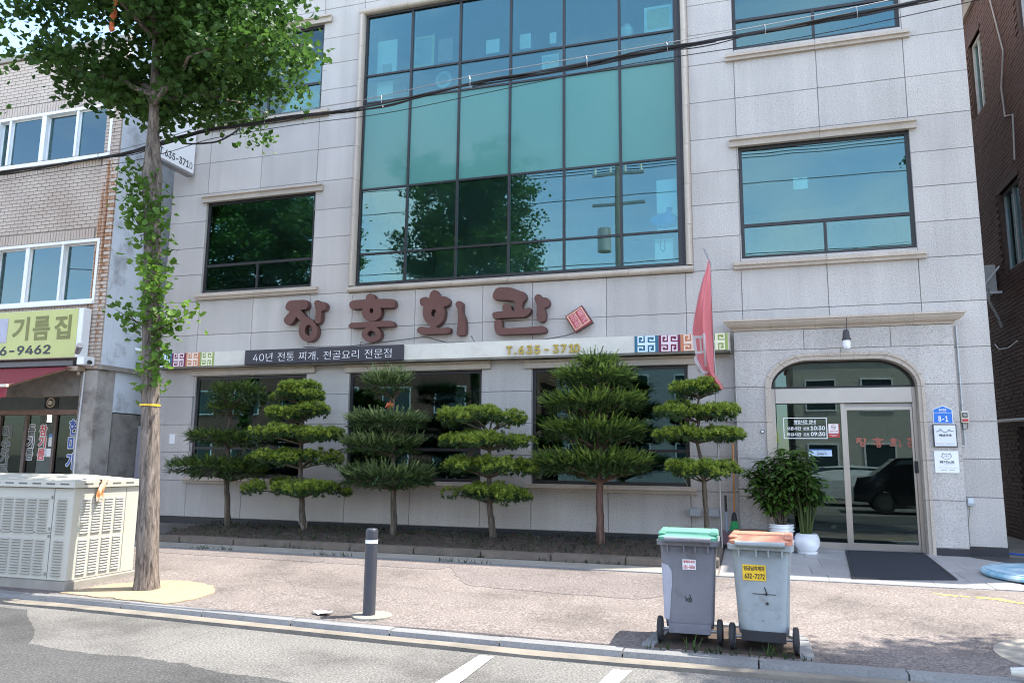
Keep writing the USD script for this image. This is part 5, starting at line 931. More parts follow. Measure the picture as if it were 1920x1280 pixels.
gk, gpts = ginkgo("ginkgo_tree", 4, "ginkgo street tree with leafy shoots on its trunk beside the beige cabinet", (-6.335, -5.42, zg(0, -5.42)), None)
# leafy shoots on the trunk
R = np.random.default_rng(12); S, ST = [], []
spots = [(-.16, 4.75, 1), (-.22, 4.5, 1), (-.1, 4.62, -1), (.02, 4.65, 1), (.05, 4.4, 1), (-.12, 4.2, 1), (.10, 4.25, 1), (-.08, 4.0, .8), (.08, 3.95, 1), (.13, 3.75, 1), (-.06, 3.72, 1), (.11, 3.55, 1), (.05, 3.36, 1.2), (.14, 3.2, 1), (.10, 3.02, 1.2), (.0, 2.98, 1), (.30, 2.96, .8), (.45, 3.02, .6), (.55, 3.05, .5), (.2, 2.85, 1.1), (-.25, 2.95, .7), (-.36, 3.10, .6), (-.45, 3.12, .35), (.1, 2.7, 1.2), (.12, 2.52, 1.2), (.08, 2.38, 1.2), (.02, 2.30, .9), (.16, 4.05, 1), (.2, 4.38, .7), (.19, 3.42, .8), (-.2, 4.25, .8)]
for dx, z, w in spots:
    cx = np.interp(z, gpts[:, 2], gpts[:, 0]); c = np.array([cx + dx, R.uniform(-.16, .02), z]); n = int(34 * abs(w))
    S.append(c + R.normal(0, 1, (n, 3)) * np.array([.055, .075, .085]) * (.7 + .5 * abs(w)))
    a = np.array([cx + np.sign(dx) * .1, -.04, z - .1 - abs(dx) * .2]); ST.append(tube([a, (a + c) / 2 + [0, 0, .0], c], [.009, .006, .003], 5))
obj("trunk_shoots", fans(np.vstack(S), R, .078), GINK_Y, gk); obj("shoot_stems", cat_(ST), BARK_T, gk, kind="stuff")
obj("yellow_tie", lathe([(.104, 1.99), (.109, 1.99), (.109, 2.012), (.104, 2.012)], (-.155, 0, 0), 28), YEL, gk)
tz = np.linspace(6.12, 6.62, 30)
tassel = tube(np.stack([-6.62 + .008 * np.sin(tz * 9), np.full(30, -6.3), tz], 1), .022 + .006 * np.sin(tz * 37) + .005 * np.sin(tz * 83), 9)
tassel.vertices += (meshkit.noise(tassel.vertices * 45)[:, None] - .5) * .03
tag(obj("rust_tassel", tassel, plain("rust_orange", (.50, .12, .035), .8, var=.4, scale=40)), "rust orange withered tassel hanging in the left of the tree crown", "tassel")

def ellip(n, R, r):
    d = R.normal(size=(n, 3)); d /= np.linalg.norm(d, axis=1, keepdims=True); return d * (R.random(n) ** (1 / 3.0))[:, None] * r
def tufts(C, N, R, L=.062, k=14, w=.0078):
    """pine tufts: k needles splayed about the outward direction N at each centre"""
    n = len(C); C = np.repeat(C, k, 0); N = np.repeat(N, k, 0)
    D = N * 1.0 + R.normal(0, .62, C.shape); D /= np.linalg.norm(D, axis=1, keepdims=True); u, _ = frames(D, R)
    l = L * R.uniform(.7, 1.15, (len(C), 1)); V = np.stack([C - u * w, C + u * w, C + D * l + u * w * .3], 1).reshape(-1, 3)
    m = trimesh.Trimesh(V, np.arange(len(V)).reshape(-1, 3), process=False); return m
def pine_pad(cx, cy, cz, rx, ry, rz, R, per=1.0):
    nc = int(34 * per * (rx * ry / .5) ** .75) + 8
    a = R.uniform(0, 2 * np.pi, nc); q = np.sqrt(R.random(nc)) * R.uniform(.8, 1.06, nc)
    K = np.stack([cx + rx * q * np.cos(a), cy + ry * q * np.sin(a), cz + rz * (.55 * np.sqrt(np.clip(1 - q ** 2, 0, 1)) * R.uniform(.3, 1.3, nc) - .22 + R.normal(0, .13, nc))], 1)
    A, B, DA, DB = [], [], [], []
    for c in K:
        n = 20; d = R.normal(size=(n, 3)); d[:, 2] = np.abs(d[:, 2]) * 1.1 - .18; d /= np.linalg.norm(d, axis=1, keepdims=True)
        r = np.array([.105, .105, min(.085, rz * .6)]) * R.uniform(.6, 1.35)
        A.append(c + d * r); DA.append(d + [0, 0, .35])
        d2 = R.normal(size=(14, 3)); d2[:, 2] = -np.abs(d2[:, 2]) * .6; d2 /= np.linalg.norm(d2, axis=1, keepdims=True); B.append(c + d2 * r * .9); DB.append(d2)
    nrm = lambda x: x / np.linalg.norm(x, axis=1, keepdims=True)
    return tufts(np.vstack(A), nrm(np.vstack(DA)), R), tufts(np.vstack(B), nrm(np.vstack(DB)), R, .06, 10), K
def sprays(C, D, R, L, nn=10, wl=.030, ww=.0060):
    """yew shoots: needles in two rows along a rising stem"""
    n = len(C); s = np.linspace(.12, 1, nn); L = L * R.uniform(.55, 1.2, (n, 1))
    up_ = np.array([0, 0, 1.0]); out = []
    side = np.cross(D, up_ + R.normal(0, .3, D.shape)); side /= np.linalg.norm(side, axis=1, keepdims=True)
    bend = np.cross(side, D) * R.uniform(-.1, .35, (n, 1))
    V = []
    for q in s:
        p = C + D * L * q + bend * L * q * q
        for sg in (-1, 1):
            dd = side * sg * .8 + D * .75 + R.normal(0, .12, D.shape); dd /= np.linalg.norm(dd, axis=1, keepdims=True)
            w = np.cross(dd, side) ; w = D * ww
            V.append(np.stack([p - w, p + w, p + dd * wl * (1.15 - .45 * q)], 1))
    st_ = np.cross(D, side) * .0022
    V.append(np.stack([C - side * .003, C + side * .003, C + D * L + bend * L], 1)); V.append(np.stack([C - st_, C + st_, C + D * L + bend * L], 1))
    V = np.stack(V, 1).reshape(-1, 3); return trimesh.Trimesh(V, np.arange(len(V)).reshape(-1, 3), process=False)
def yew_pad(cx, cy, cz, rx, ry, rz, R, n, L=.2, rise=.55, droop=False):
    a = R.uniform(0, 2 * np.pi, n); q = np.sqrt(R.random(n)); h = R.uniform(-.75, .75, n)
    lim = np.sqrt(np.clip(1 - q ** 2 * .8, 0.05, 1)); clump = meshkit.noise(np.stack([np.cos(a) * 2.6 + cx * 5, np.sin(a) * 2.6, q * 2.2 + cz * 3], 1))
    keep = clump > .30; a, q, h, lim = a[keep], q[keep], h[keep], lim[keep]; n = len(a)
    C = np.stack([cx + (rx - .10) * q * np.cos(a), cy + (ry - .10) * q * np.sin(a), cz + rz * h * lim + .12 * rz * np.cos(q * 9)], 1)
    el = rise * (1.25 - .75 * q) + R.normal(0, .45, n)
    if droop: el = np.where(h < -.15, -.35 + R.normal(0, .2, n), el)
    D = np.stack([np.cos(a + R.normal(0, .75, n)) * np.cos(el), np.sin(a + R.normal(0, .75, n)) * np.cos(el), np.sin(el)], 1); D /= np.linalg.norm(D, axis=1, keepdims=True)
    return sprays(C, D, R, L)
def yew_tips(cx, cy, cz, rx, ry, rz, R, n, L, rise):
    """the long young shoots that stand out of a clipped layer"""
    a = R.uniform(0, 2 * np.pi, n); q = .25 + .70 * np.sqrt(R.random(n)); lim = np.sqrt(np.clip(1 - q ** 2 * .8, .05, 1))
    C = np.stack([cx + (rx - .10) * q * np.cos(a), cy + (ry - .10) * q * np.sin(a), cz + rz * lim * R.uniform(.05, .75, n)], 1)
    el = np.clip(rise * (1.55 - .95 * q) + R.normal(0, .25, n), -.1, 1.4); aa = a + R.normal(0, .45, n)
    D = np.stack([np.cos(aa) * np.cos(el), np.sin(aa) * np.cos(el), np.sin(el)], 1)
    return sprays(C, D, R, L, 15, .027, .0075)
def shrub(name, label, x, trunk, pads, kind, mat_, seed, bk, y=-1.0, group=None, tr=.055, **kw):
    R = np.random.default_rng(seed); t = thing(name, label, "tree", group=group)
    z0 = bed_z(x, y); T = np.array([(a, y + R.normal(0, .01), b) for a, b in trunk]); T[0, 2] = z0 - .08
    zs = np.linspace(T[0, 2], T[-1, 2], 24); P = np.stack([np.interp(zs, T[:, 2], T[:, k]) for k in range(3)], 1); P[1:, :2] += R.normal(0, .006, (23, 2))
    rr = np.interp(zs, [T[0, 2], T[0, 2] + .12, zs[-1]], [tr * 1.35, tr, tr * .35]); tk = tube(P, rr, 12)
    tk.vertices += (meshkit.fbm(tk.vertices * 22, 2)[:, None] - .5) * .02; obj("trunk", tk, bk, t, True)
    for i, (cx, cz, rx, rz) in enumerate(pads):
        ry = min(max(rx * .85, .36), .68)
        xt = np.interp(cz - rz * .5, T[:, 2], T[:, 0])
        br = []
        for k in range(6):
            a = k * 1.05 + R.uniform(0, .6); e = np.array([cx + rx * .75 * math.cos(a), y + ry * .75 * math.sin(a), cz - rz * .15 + R.normal(0, .02)]); s = np.array([xt, y, cz - rz * .9])
            if s[2] > T[-1, 2] - .03: s[2] = T[-1, 2] - .03
            br.append(tube([s, s * .5 + e * .5 + [0, 0, .02], e], [tr * .35, tr * .25, .005], 6))
        obj("branch", cat_(br), bk, t)
        if kind == "pine":
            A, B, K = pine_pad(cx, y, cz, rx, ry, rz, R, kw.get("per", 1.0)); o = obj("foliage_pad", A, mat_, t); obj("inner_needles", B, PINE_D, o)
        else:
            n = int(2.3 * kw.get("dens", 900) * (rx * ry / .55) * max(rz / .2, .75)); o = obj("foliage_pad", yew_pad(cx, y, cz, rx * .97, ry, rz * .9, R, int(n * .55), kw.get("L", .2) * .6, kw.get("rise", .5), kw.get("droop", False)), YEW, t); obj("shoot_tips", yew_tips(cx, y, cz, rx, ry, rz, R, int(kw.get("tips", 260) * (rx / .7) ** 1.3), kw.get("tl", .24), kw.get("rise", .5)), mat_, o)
    return t
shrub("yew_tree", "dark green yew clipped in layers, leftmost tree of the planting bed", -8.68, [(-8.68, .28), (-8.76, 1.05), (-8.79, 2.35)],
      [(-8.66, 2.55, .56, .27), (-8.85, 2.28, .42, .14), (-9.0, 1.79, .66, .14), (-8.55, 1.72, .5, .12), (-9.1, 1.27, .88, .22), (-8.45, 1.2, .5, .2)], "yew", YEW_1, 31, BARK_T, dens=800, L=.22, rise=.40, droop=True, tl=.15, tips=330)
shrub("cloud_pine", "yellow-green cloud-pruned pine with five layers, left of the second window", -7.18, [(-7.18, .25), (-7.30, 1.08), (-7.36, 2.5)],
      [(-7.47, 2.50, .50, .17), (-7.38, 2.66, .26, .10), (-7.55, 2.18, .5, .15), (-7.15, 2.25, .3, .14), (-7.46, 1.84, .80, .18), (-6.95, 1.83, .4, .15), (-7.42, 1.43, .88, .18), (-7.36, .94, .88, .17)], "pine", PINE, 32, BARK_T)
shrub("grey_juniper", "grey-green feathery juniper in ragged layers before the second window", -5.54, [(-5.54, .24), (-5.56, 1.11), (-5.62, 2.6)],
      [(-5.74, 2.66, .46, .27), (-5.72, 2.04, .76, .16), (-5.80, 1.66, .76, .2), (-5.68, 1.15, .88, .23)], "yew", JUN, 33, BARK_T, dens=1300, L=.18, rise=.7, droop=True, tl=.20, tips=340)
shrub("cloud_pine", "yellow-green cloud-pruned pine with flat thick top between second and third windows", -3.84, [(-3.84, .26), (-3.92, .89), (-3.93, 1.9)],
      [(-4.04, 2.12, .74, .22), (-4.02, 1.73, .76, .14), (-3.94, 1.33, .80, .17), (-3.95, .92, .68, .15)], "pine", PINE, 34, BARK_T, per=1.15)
shrub("large_yew", "largest tree of the bed, bright tipped spreading yew before the third window", -2.17, [(-2.17, .25), (-2.18, 1.17), (-2.2, 2.75)],
      [(-2.24, 2.90, .34, .13), (-2.25, 2.66, .66, .26), (-2.26, 2.28, .84, .26), (-2.27, 1.86, .86, .28), (-2.28, 1.38, .95, .28)], "yew", YEW_L, 35, BARK_R, dens=1000, L=.22, rise=.5, tr=.065, tl=.22, tips=420)
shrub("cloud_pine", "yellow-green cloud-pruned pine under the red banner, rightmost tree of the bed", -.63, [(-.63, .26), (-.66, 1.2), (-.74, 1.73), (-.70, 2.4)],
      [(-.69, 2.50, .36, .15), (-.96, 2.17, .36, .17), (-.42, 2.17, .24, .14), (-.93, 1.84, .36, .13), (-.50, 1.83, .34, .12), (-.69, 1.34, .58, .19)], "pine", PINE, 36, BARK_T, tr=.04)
for a, b, lab_ in (((-7.75, -1.1, .98), (-7.15, -1.05, .3), "longest thin tie string slanting down the left of the second tree"), ((-7.6, -1.2, 1.0), (-7.12, -1.12, .28), "thin tie string close beside the trunk of the second tree"), ((-7.02, -1.0, 1.1), (-7.13, -1.02, .3), "upright tie string right of the second tree's trunk"), ((-.98, -1.0, 1.3), (-.72, -1.0, .75), "tie string slanting from the lowest pad of the rightmost tree")):
    single("guy_string", tube([a, (np.array(a) + b) / 2 + [0, 0, -.01], b], .003, 5), plain("string_%d" % len(used), (.4, .36, .3), .8), lab_, "string")
tag(obj("orange_ribbon", quads([[np.array([-5.50, -1.35, 2.32]) + R.normal(0, .035, 3) for _ in range(4)] for i in range(9)]), plain("ribbon_orange", (.55, .13, .04), .7)), "small orange ribbon tied in the grey-green juniper", "ribbon")

# potted plants by the door
def lance(P, D, R, L, W, curl=.5):
    """broad pointed leaves: four quads along a drooping midrib"""
    n = len(P); D = D / np.linalg.norm(D, axis=1, keepdims=True); s = np.cross(D, [0, 0, 1.0]); s /= np.maximum(np.linalg.norm(s, axis=1, keepdims=True), 1e-6); s = s + R.normal(0, .25, s.shape); s /= np.linalg.norm(s, axis=1, keepdims=True)
    L = (L * R.uniform(.65, 1.2, (n, 1))); cu = curl * R.uniform(.6, 1.3, (n, 1)); q = [0, .25, .55, .82, 1.0]; w = [.12, .8, 1.0, .6, .03]; rows = []
    for a, b in zip(q, w):
        c = P + D * L * a - np.array([0, 0, 1.0]) * L * cu * a * a; rows += [c - s * W * b * .5 + [0, 0, .006], c + s * W * b * .5 + [0, 0, .006]]
    V = np.stack(rows, 1); i = np.arange(n)[:, None] * 10; F = []
    for k in range(4): F += [i + [2 * k, 2 * k + 1, 2 * k + 3], i + [2 * k, 2 * k + 3, 2 * k + 2]]
    return trimesh.Trimesh(V.reshape(-1, 3), np.vstack(F), process=False)
LEAFP = leafmat("leaf_shrub", [(0.1, (0.06, 0.12, 0.024)), (0.5, (0.15, 0.26, 0.04)), (0.85, (0.34, 0.45, 0.08))], .4, .32, .5)
R = np.random.default_rng(51)
pz = zg(0, -.55) + .01
pa = thing("potted_shrub", "bushy green shrub in the white plastic bucket left of the door", "plant")
ST, LP, LD = [], [], []
for k in range(34):
    a = R.uniform(0, 6.28); r = R.uniform(.05, .48); top = np.array([.36 + r * math.cos(a) * 1.05, -.52 + r * math.sin(a) * .65, 1.78 - r * .9 - abs(R.normal(0, .16))]); b = np.array([.385 + R.normal(0, .03), -.50 + R.normal(0, .03), .52])
    if k < 5: top = np.array([-.02 + .05 * k, -.55, 1.28 + .06 * k])
    mid = b * .5 + top * .5 + [0, 0, .1]; ST.append(tube([b, mid, top], [.010, .007, .003], 5))
    for q in range(36):
        w = R.uniform(.25, 1.02); c = (1 - w) ** 2 * b + 2 * w * (1 - w) * mid + w * w * top; aa = R.uniform(0, 6.28)
        LP.append(c); LD.append([math.cos(aa), math.sin(aa), R.uniform(-.1, .5)])
obj("stem", cat_(ST), BARK_T, pa); obj("foliage", lance(np.array(LP), np.array(LD), R, .155, .058, .5), LEAFP, pa)
bk_ = thing("white_bucket", "stacked white plastic bucket planter with purple print behind the orange bin", "planter", (.385, -.50, pz))
obj("pail", lathe([(0, 0), (.135, 0), (.142, .10), (.165, .385), (.172, .385), (.172, .40), (.160, .40), (.155, .34), (0, .34)], n=40), WHITE, bk_, 40)
for z in (.30, .345): obj("rim", lathe([(.155, z), (.176, z), (.176, z + .014), (.158, z + .014)], n=40), WHITE, bk_, 40)
pr_ = lathe([(.1475, .13), (.1520, .13), (.1600, .23), (.155, .23)], n=40); obj("printed_band", pr_, mat("bucket_print", {"g": ("geometry", {}), "n": ("noise_texture", {"scale": 22.0, "detail": 3.0}), "r": ("rgb_ramp", {"ramp": [(.46, (.75, .74, .76)), (.52, (.20, .12, .35)), (.6, (.75, .74, .76))]}), "p": ("principled_bsdf", {"roughness": .5})}, [("g.position", "n.vector"), ("n.fac", "r.fac"), ("r.color", "p.base_color")]), bk_, 40)
obj("soil", lathe([(0, .36), (.155, .345), (.155, .33), (0, .33)], n=24), SOIL, bk_)
pb_ = thing("potted_lily", "tall stemmed leafy plant in the round white pot beside the door", "plant")
ST, LP, LD = [], [], []
for k in range(26):
    a = R.uniform(0, 6.28); r = R.uniform(0, .075); b = np.array([.72 + r * math.cos(a), -.50 + r * math.sin(a), .44]); rr_ = R.uniform(.05, .30); top = np.array([.72 + rr_ * math.cos(a), -.50 + rr_ * math.sin(a) * .8, R.uniform(.95, 1.72)])
    mid = b * .5 + top * .5 + [0, 0, .12]; ST.append(tube([b, mid, top], [.013, .010, .004], 6))
    for q in range(19):
        w = R.uniform(.62, 1.03); c = (1 - w) ** 2 * b + 2 * w * (1 - w) * mid + w * w * top; aa = R.uniform(0, 6.28); LP.append(c); LD.append([math.cos(aa), math.sin(aa), R.uniform(0, .6)])
LP.append(np.array([.92, -.62, .95])); LD.append([1, -.3, .25])
obj("stem", cat_(ST), leafmat("stem_green", [(.2, (.07, .10, .025)), (.8, (.16, .20, .06))], .15), pb_); obj("foliage", lance(np.array(LP), np.array(LD), R, .18, .058, .5), LEAFP, pb_)
obj("low_leaf", lance(np.array([[.80, -.55, .86]]), np.array([[1.0, -.15, .55]]), R, .42, .07, .35), LEAFP, pb_)
pt = thing("round_white_pot", "round glossy white ceramic pot beside the door", "planter", (.72, -.50, pz))
obj("saucer", lathe([(0, 0), (.13, 0), (.145, .035), (.135, .035), (.12, .012), (0, .012)], n=40), WHITE, pt, 40)
obj("bowl", lathe([(0, .014), (.09, .014), (.13, .045), (.168, .11), (.178, .165), (.168, .225), (.145, .27), (.132, .28), (.128, .272), (.15, .22), (0, .20)], n=48), plain("glazed_white", (.74, .74, .75), .12, var=.03), pt, True)
obj("soil", lathe([(0, .262), (.128, .25), (0, .24)], n=24), SOIL, pt)
tp = thing("terracotta_bowl", "wide brown terracotta bowl planter behind the orange bin", "planter", (-.04, -.45, zg(0, -.45) + .01))
obj("bowl", lathe([(0, 0), (.15, 0), (.17, .03), (.225, .24), (.245, .245), (.25, .285), (.235, .29), (.215, .25), (0, .22)], n=48), plain("terracotta", (.28, .16, .12), .7, var=.15), tp, 40)
obj("soil", lathe([(0, .255), (.22, .25), (0, .24)], n=24), SOIL, tp)

# ================================================================== left neighbour: brick shop building
BRM = mat("brick_beige", {"g": ("geometry", {}), "oi": ("object_info", {}), "n": ("noise_texture", {"scale": 40.0, "detail": 3.0}), "n2": ("noise_texture", {"scale": 1.1, "detail": 5.0}),
    "ad": ("math", {"math_type": "multiply_add", "value2": 0.35}), "mu": ("math", {"math_type": "multiply", "value2": 0.65}),
    "r": ("rgb_ramp", {"ramp": [(.2, (.42, .33, .265)), (.5, (.54, .455, .375)), (.8, (.63, .555, .47))]}), "p": ("principled_bsdf", {"roughness": .85})},
    [("g.position", "n2.vector"), ("n2.fac", "mu.value1"), ("g.random_per_island", "ad.value1"), ("mu.value", "ad.value3"), ("ad.value", "r.fac"), ("r.color", "p.base_color")])
BRS = mat("brick_rust_stained", {"g": ("geometry", {}), "mp": ("mapping", {"scale": (9.0, 9.0, .45)}), "n": ("noise_texture", {"scale": 1.0, "detail": 6.0, "roughness": .7}), "n2": ("noise_texture", {"scale": 1.3, "detail": 3.0}),
    "r": ("rgb_ramp", {"ramp": [(.40, (.52, .44, .38)), (.50, (.47, .36, .28)), (.57, (.33, .15, .065)), (.70, (.14, .06, .03))]}), "p": ("principled_bsdf", {"roughness": .9})},
    [("g.position", "mp.vector"), ("mp.vector", "n.vector"), ("n.fac", "r.fac"), ("r.color", "p.base_color")])
MORT = plain("mortar", (.30, .265, .23), .95)
NX, NY, NZ = -12.0, -.8, 9.95
nb = thing("brick_shop_building", "beige brick building with white framed windows above a shop, at the left edge", "building")
NBHOLE = union_all([sbox(-15.35, 7.47, -12.22, 8.62), sbox(-15.0, 4.45, -12.26, 5.74)])
obj("wall", slab(sbox(-20, 3.1, NX - .012, NZ).difference(NBHOLE), NY + .24, .228), MORT, nb)
BLUE = plain("blue_grey_render", (.62, .66, .70), .9, var=.1, scale=1.0, bump=.2, bscale=20, grime=((.20, .19, .19), 1.4, .53, .8))
obj("side_wall", box(NX - .10, NX - .004, NY + .25, 8.0, 2.30, NZ - .1), BLUE, nb)
obj("wall_edge", box(NX - .0115, NX - .002, NY + .021, NY + .245, 3.1, NZ), BLUE, nb)
obj("lower_side_wall", box(NX - .10, NX - .006, NY + .45, 8.0, .19, 2.28), CONC_D, nb)
obj("back_walls", cat_([box(-20, NX - .11, 7.9, 8.0, .19, NZ - .1), box(-20, -19.9, NY + .25, 7.89, .19, NZ - .1), box(-19.9, NX - .11, NY + .25, 7.89, NZ - .4, NZ - .3)]), CONC_D, nb)
obj("parapet_cap", bbox_(-20, NX + .03, NY - .04, NY + .3, NZ + .002, NZ + .14, .01), CONC, nb)
WNB = [(-15.35, -12.22, 7.47, 8.62), (-15.0, -12.26, 4.45, 5.74)]
hole = union_all([sbox(a, c, b, d) for a, b, c, d in WNB])
B, SOL = [], []
pitch, bl_, bh = .0757, .212, .0645
r_ = np.random.default_rng(8)
sold = [(5.76, 5.97), (7.24, 7.45), (8.64, 8.85), (4.25, 4.43)]
z = 3.12; row = 0
pil = -12.38
while z < NZ - .03:
    inside = [s for s in sold if s[0] - .03 < z < s[1] - .02]
    if not inside:
        x = -16.6 + (.106 if row % 2 else 0)
        while x < pil - .02:
            x1 = min(x + bl_ - .012, pil - .012)
            g = sbox(x, z, x1, z + bh)
            if x1 - x > .03 and not g.intersects(hole): B.append((x, x1, NY - r_.uniform(0, .004), NY + .02, z, z + bh))
            x += bl_
    # corner pier of longer bricks
    o = .10 if row % 2 else .22
    for a, b in ((pil, pil + o), (pil + o + .012, NX)): B.append((a, b, NY - .018 - r_.uniform(0, .006), NY + .02, z, z + bh))
    z += pitch; row += 1
for a, b in sold:
    x = -16.6
    while x < pil - .09: B.append((x, x + .064, NY - r_.uniform(0, .005), NY + .02, a, b)); x += .0757
B = np.array(B)
near = np.argsort(-1.0 * (B[:, 0] > pil - .02) * 10 - B[:, 0] + .12 * np.abs(B[:, 4] - 6.2))
vis = [i for i in near if B[i, 4] < 9.6]
first = vis[:300]; rest = sorted(set(range(len(B))) - set(first))
bw = sub("brickwork", nb)
for i in first:
    stained = B[i, 0] > pil - .05 and B[i, 0] < pil + .16 and 3.2 < B[i, 4] < 7.3
    obj("brick", boxes(B[[i]]), BRS if stained else BRM, bw)
obj("bricks", boxes(B[rest]), BRM, bw, kind="stuff")
def nwin(x0, x1, z0, z1, xs):
    t = sub("window", nb); w = .06; yy = NY + .03
    obj("frame", cat_([box(x0, x1, yy - .06, yy + .06, z0, z0 + w), box(x0, x1, yy - .06, yy + .06, z1 - w, z1), box(x0, x0 + w, yy - .06, yy + .06, z0 + w, z1 - w), box(x1 - w, x1, yy - .06, yy + .06, z0 + w, z1 - w)] + [box(x - h, x + h, yy - .05 , yy + .06, z0 + w, z1 - w) for x, h in xs]), WHITE, t)
    e = [x0 + w] + [x for x, h in xs] + [x1 - w]; hs_ = [0] + [h for x, h in xs] + [0]
    for i in range(len(e) - 1):
        a, b = e[i] + hs_[i], e[i + 1] - hs_[i + 1]; off = .01 if i % 2 else .045
        obj("pane", box(a + .03, b - .03, yy + off, yy + off + .008, z0 + w + .03, z1 - w - .03), GL_CY, t)
        obj("sash", cat_([box(a, b, yy + off - .01, yy + off + .015, z0 + w, z0 + w + .03), box(a, b, yy + off - .01, yy + off + .015, z1 - w - .03, z1 - w), box(a, a + .03, yy + off - .01, yy + off + .015, z0 + w + .03, z1 - w - .03), box(b - .03, b, yy + off - .01, yy + off + .015, z0 + w + .03, z1 - w - .03)]), WHITE, t)
    obj("sill", box(x0 - .02, x1 + .02, yy - .12, yy - .061, z0 - .05, z0 + .01), WHITE, t)
nwin(*WNB[0], [(-15.0, .03), (-14.06, .06), (-13.16, .03)]); nwin(*WNB[1], [(-14.12, .05), (-13.2, .03)])
obj("room_back", cat_([box(-19.8, NX - .15, 1.6, 1.7, .2, NZ - .4), box(-19.8, NX - .15, NY + .26, 1.6, 6.4, 6.6), box(-19.8, NX - .15, NY + .26, 1.6, 3.25, 3.45)]), plain("room_green_grey", (.32, .38, .36), .9), nb)
CURT = plain("curtain_teal", (.10, .30, .27), .8, var=.1)
def curtain(x0, x1, z0, z1):
    xs = np.linspace(x0, x1, 40); y = NY + .20 + .018 * np.sin(xs * 55); P = [[(a, ya, z0), (b, yb, z0), (b, yb, z1), (a, ya, z1)] for a, b, ya, yb in zip(xs[:-1], xs[1:], y[:-1], y[1:])]
    obj("curtain", quads(P), CURT, nb)
curtain(-13.15, -12.35, 4.5, 5.7); curtain(-14.0, -13.85, 7.5, 8.6)
# shopfront
PIER = plain("old_cement_pier", (.36, .33, .295), .95, var=.25, scale=2.5, bump=.4, bscale=30, grime=((.13, .11, .095), 2.0, .5, .8))
obj("pier", bbox_(-12.42, NX, NY - .02, NY + .42, .15, 3.09, .01), PIER, nb)
obj("beam", box(-20, -12.43, NY + .05, NY + .3, 2.60, 3.09), CONC_D, nb); obj("lower_beam", box(-20, -12.43, NY + .02, NY + .2, 2.24, 2.33), plain("rusty_rail", (.20, .12, .085), .8, var=.3), nb)
SHD = plain("shop_dark", (.022, .02, .018), .9)
obj("shop_room", cat_([box(-20, -12.1, 2.5, 2.6, .19, 3.1), box(-12.44, -12.42, NY + .43, 2.5, .19, 3.1), box(-20, -12.43, NY + .25, 2.5, .185, .2), box(-20, -12.43, NY + .31, 2.5, 3.0, 3.1)]), SHD, nb)
obj("post", cat_([box(-13.03, -12.97, NY + .03, NY + .12, .2, 2.23), box(-13.78, -13.70, NY + .03, NY + .12, .2, 2.23), box(-14.46, -14.40, NY + .03, NY + .12, .2, 2.23)]), plain("post_brown", (.09, .06, .045), .6), nb)
SG = glass("glass_shop", (.7, .72, .70), (.4, .5, .5), .0)
for a, b in ((-12.96, -12.44), (-14.39, -13.79), (-13.69, -13.42)): obj("shop_pane", box(a, b, NY + .07, NY + .076, .25, 2.23), SG, nb)
def vtext(name, s, x0, x1, ztop, h, fillm, outm, lab):
    t = thing(name, lab, "lettering")
    for i, c in enumerate(s):
        z = ztop - i * h * 1.08
        g = fit_text(c, x0, x1, z - h, z, True)
        obj("outline", slab(g.buffer(.014), NY + .067, .002), outm, t); obj("character", slab(g, NY + .0645, .002), fillm, t)
LGREY = plain("vinyl_grey", (.24, .24, .23), .5)
DKG = plain("vinyl_dark", (.06, .065, .055), .5)
vtext("window_lettering", "미숫가루", -14.36, -14.13, 2.02, .235, DKG, LGREY, "column of dark grey outlined letters at the far left of the shop glass")
vtext("window_lettering", "들기름", -13.69, -13.52, 2.04, .215, DKG, LET_W, "column of white outlined letters next to the red ones on the shop glass")
vtext("window_lettering", "참기름", -13.40, -13.22, 2.04, .215, RED_L, LET_W, "column of red letters on the shop glass under the lamp")
vtext("window_lettering", "현미가", -12.66, -12.46, 2.14, .30, plain("vinyl_blue", (.02, .08, .32), .5), LET_W, "column of blue letters on the shop glass beside the cement pier")
t = thing("green_poster", "narrow green and white poster strip inside the shop window", "poster"); obj("sheet", box(-13.98, -13.84, NY + .1, NY + .104, 1.15, 2.0), plain("poster_green", (.08, .26, .09), .6, var=.5, scale=14), t); obj("tape", box(-13.95, -13.87, NY + .097, NY + .0995, 1.97, 2.01), LET_W, t)
t = thing("shop_notices", "white and blue paper notices beside the shop door", "paper"); obj("sheet", cat_([box(-13.18, -13.08, NY + .09, NY + .094, 1.62, 1.86), box(-13.24, -13.05, NY + .085, NY + .089, 1.42, 1.58)]), WHITE, t); obj("header", box(-13.18, -13.08, NY + .086, NY + .0895, 1.80, 1.86), plain("notice_cyan", (.05, .25, .45), .5), t)
t = thing("shop_lamp", "lit warm tube lamp hanging inside the dark shop", "lamp")
obj("tube", cyl((-13.62, -.35, 2.12), (-13.62, -.35, 2.29), .038, n=12), mat("lamp_glow", {"e": ("emission", {"color": (1.0, .86, .55), "strength": 5.0})}, [], surface="e.emission"), t)
obj("socket", cyl((-13.62, -.35, 2.295), (-13.62, -.35, 2.36), .025, n=10), WHITE, t)
t = thing("vent_fan", "round brass extractor fan above the shop window", "fan"); obj("housing", cat_([box(-13.3, -12.96, NY + .02, NY + .045, 2.36, 2.58)]), SHD, t)
obj("ring", slab(Point(-13.13, 2.47).buffer(.10).difference(Point(-13.13, 2.47).buffer(.075)), NY + .018, .02), plain("fan_brass", (.35, .27, .17), .4), t); obj("hub", slab(Point(-13.13, 2.47).buffer(.045), NY + .018, .03), plain("fan_hub", (.5, .43, .3), .4), t)
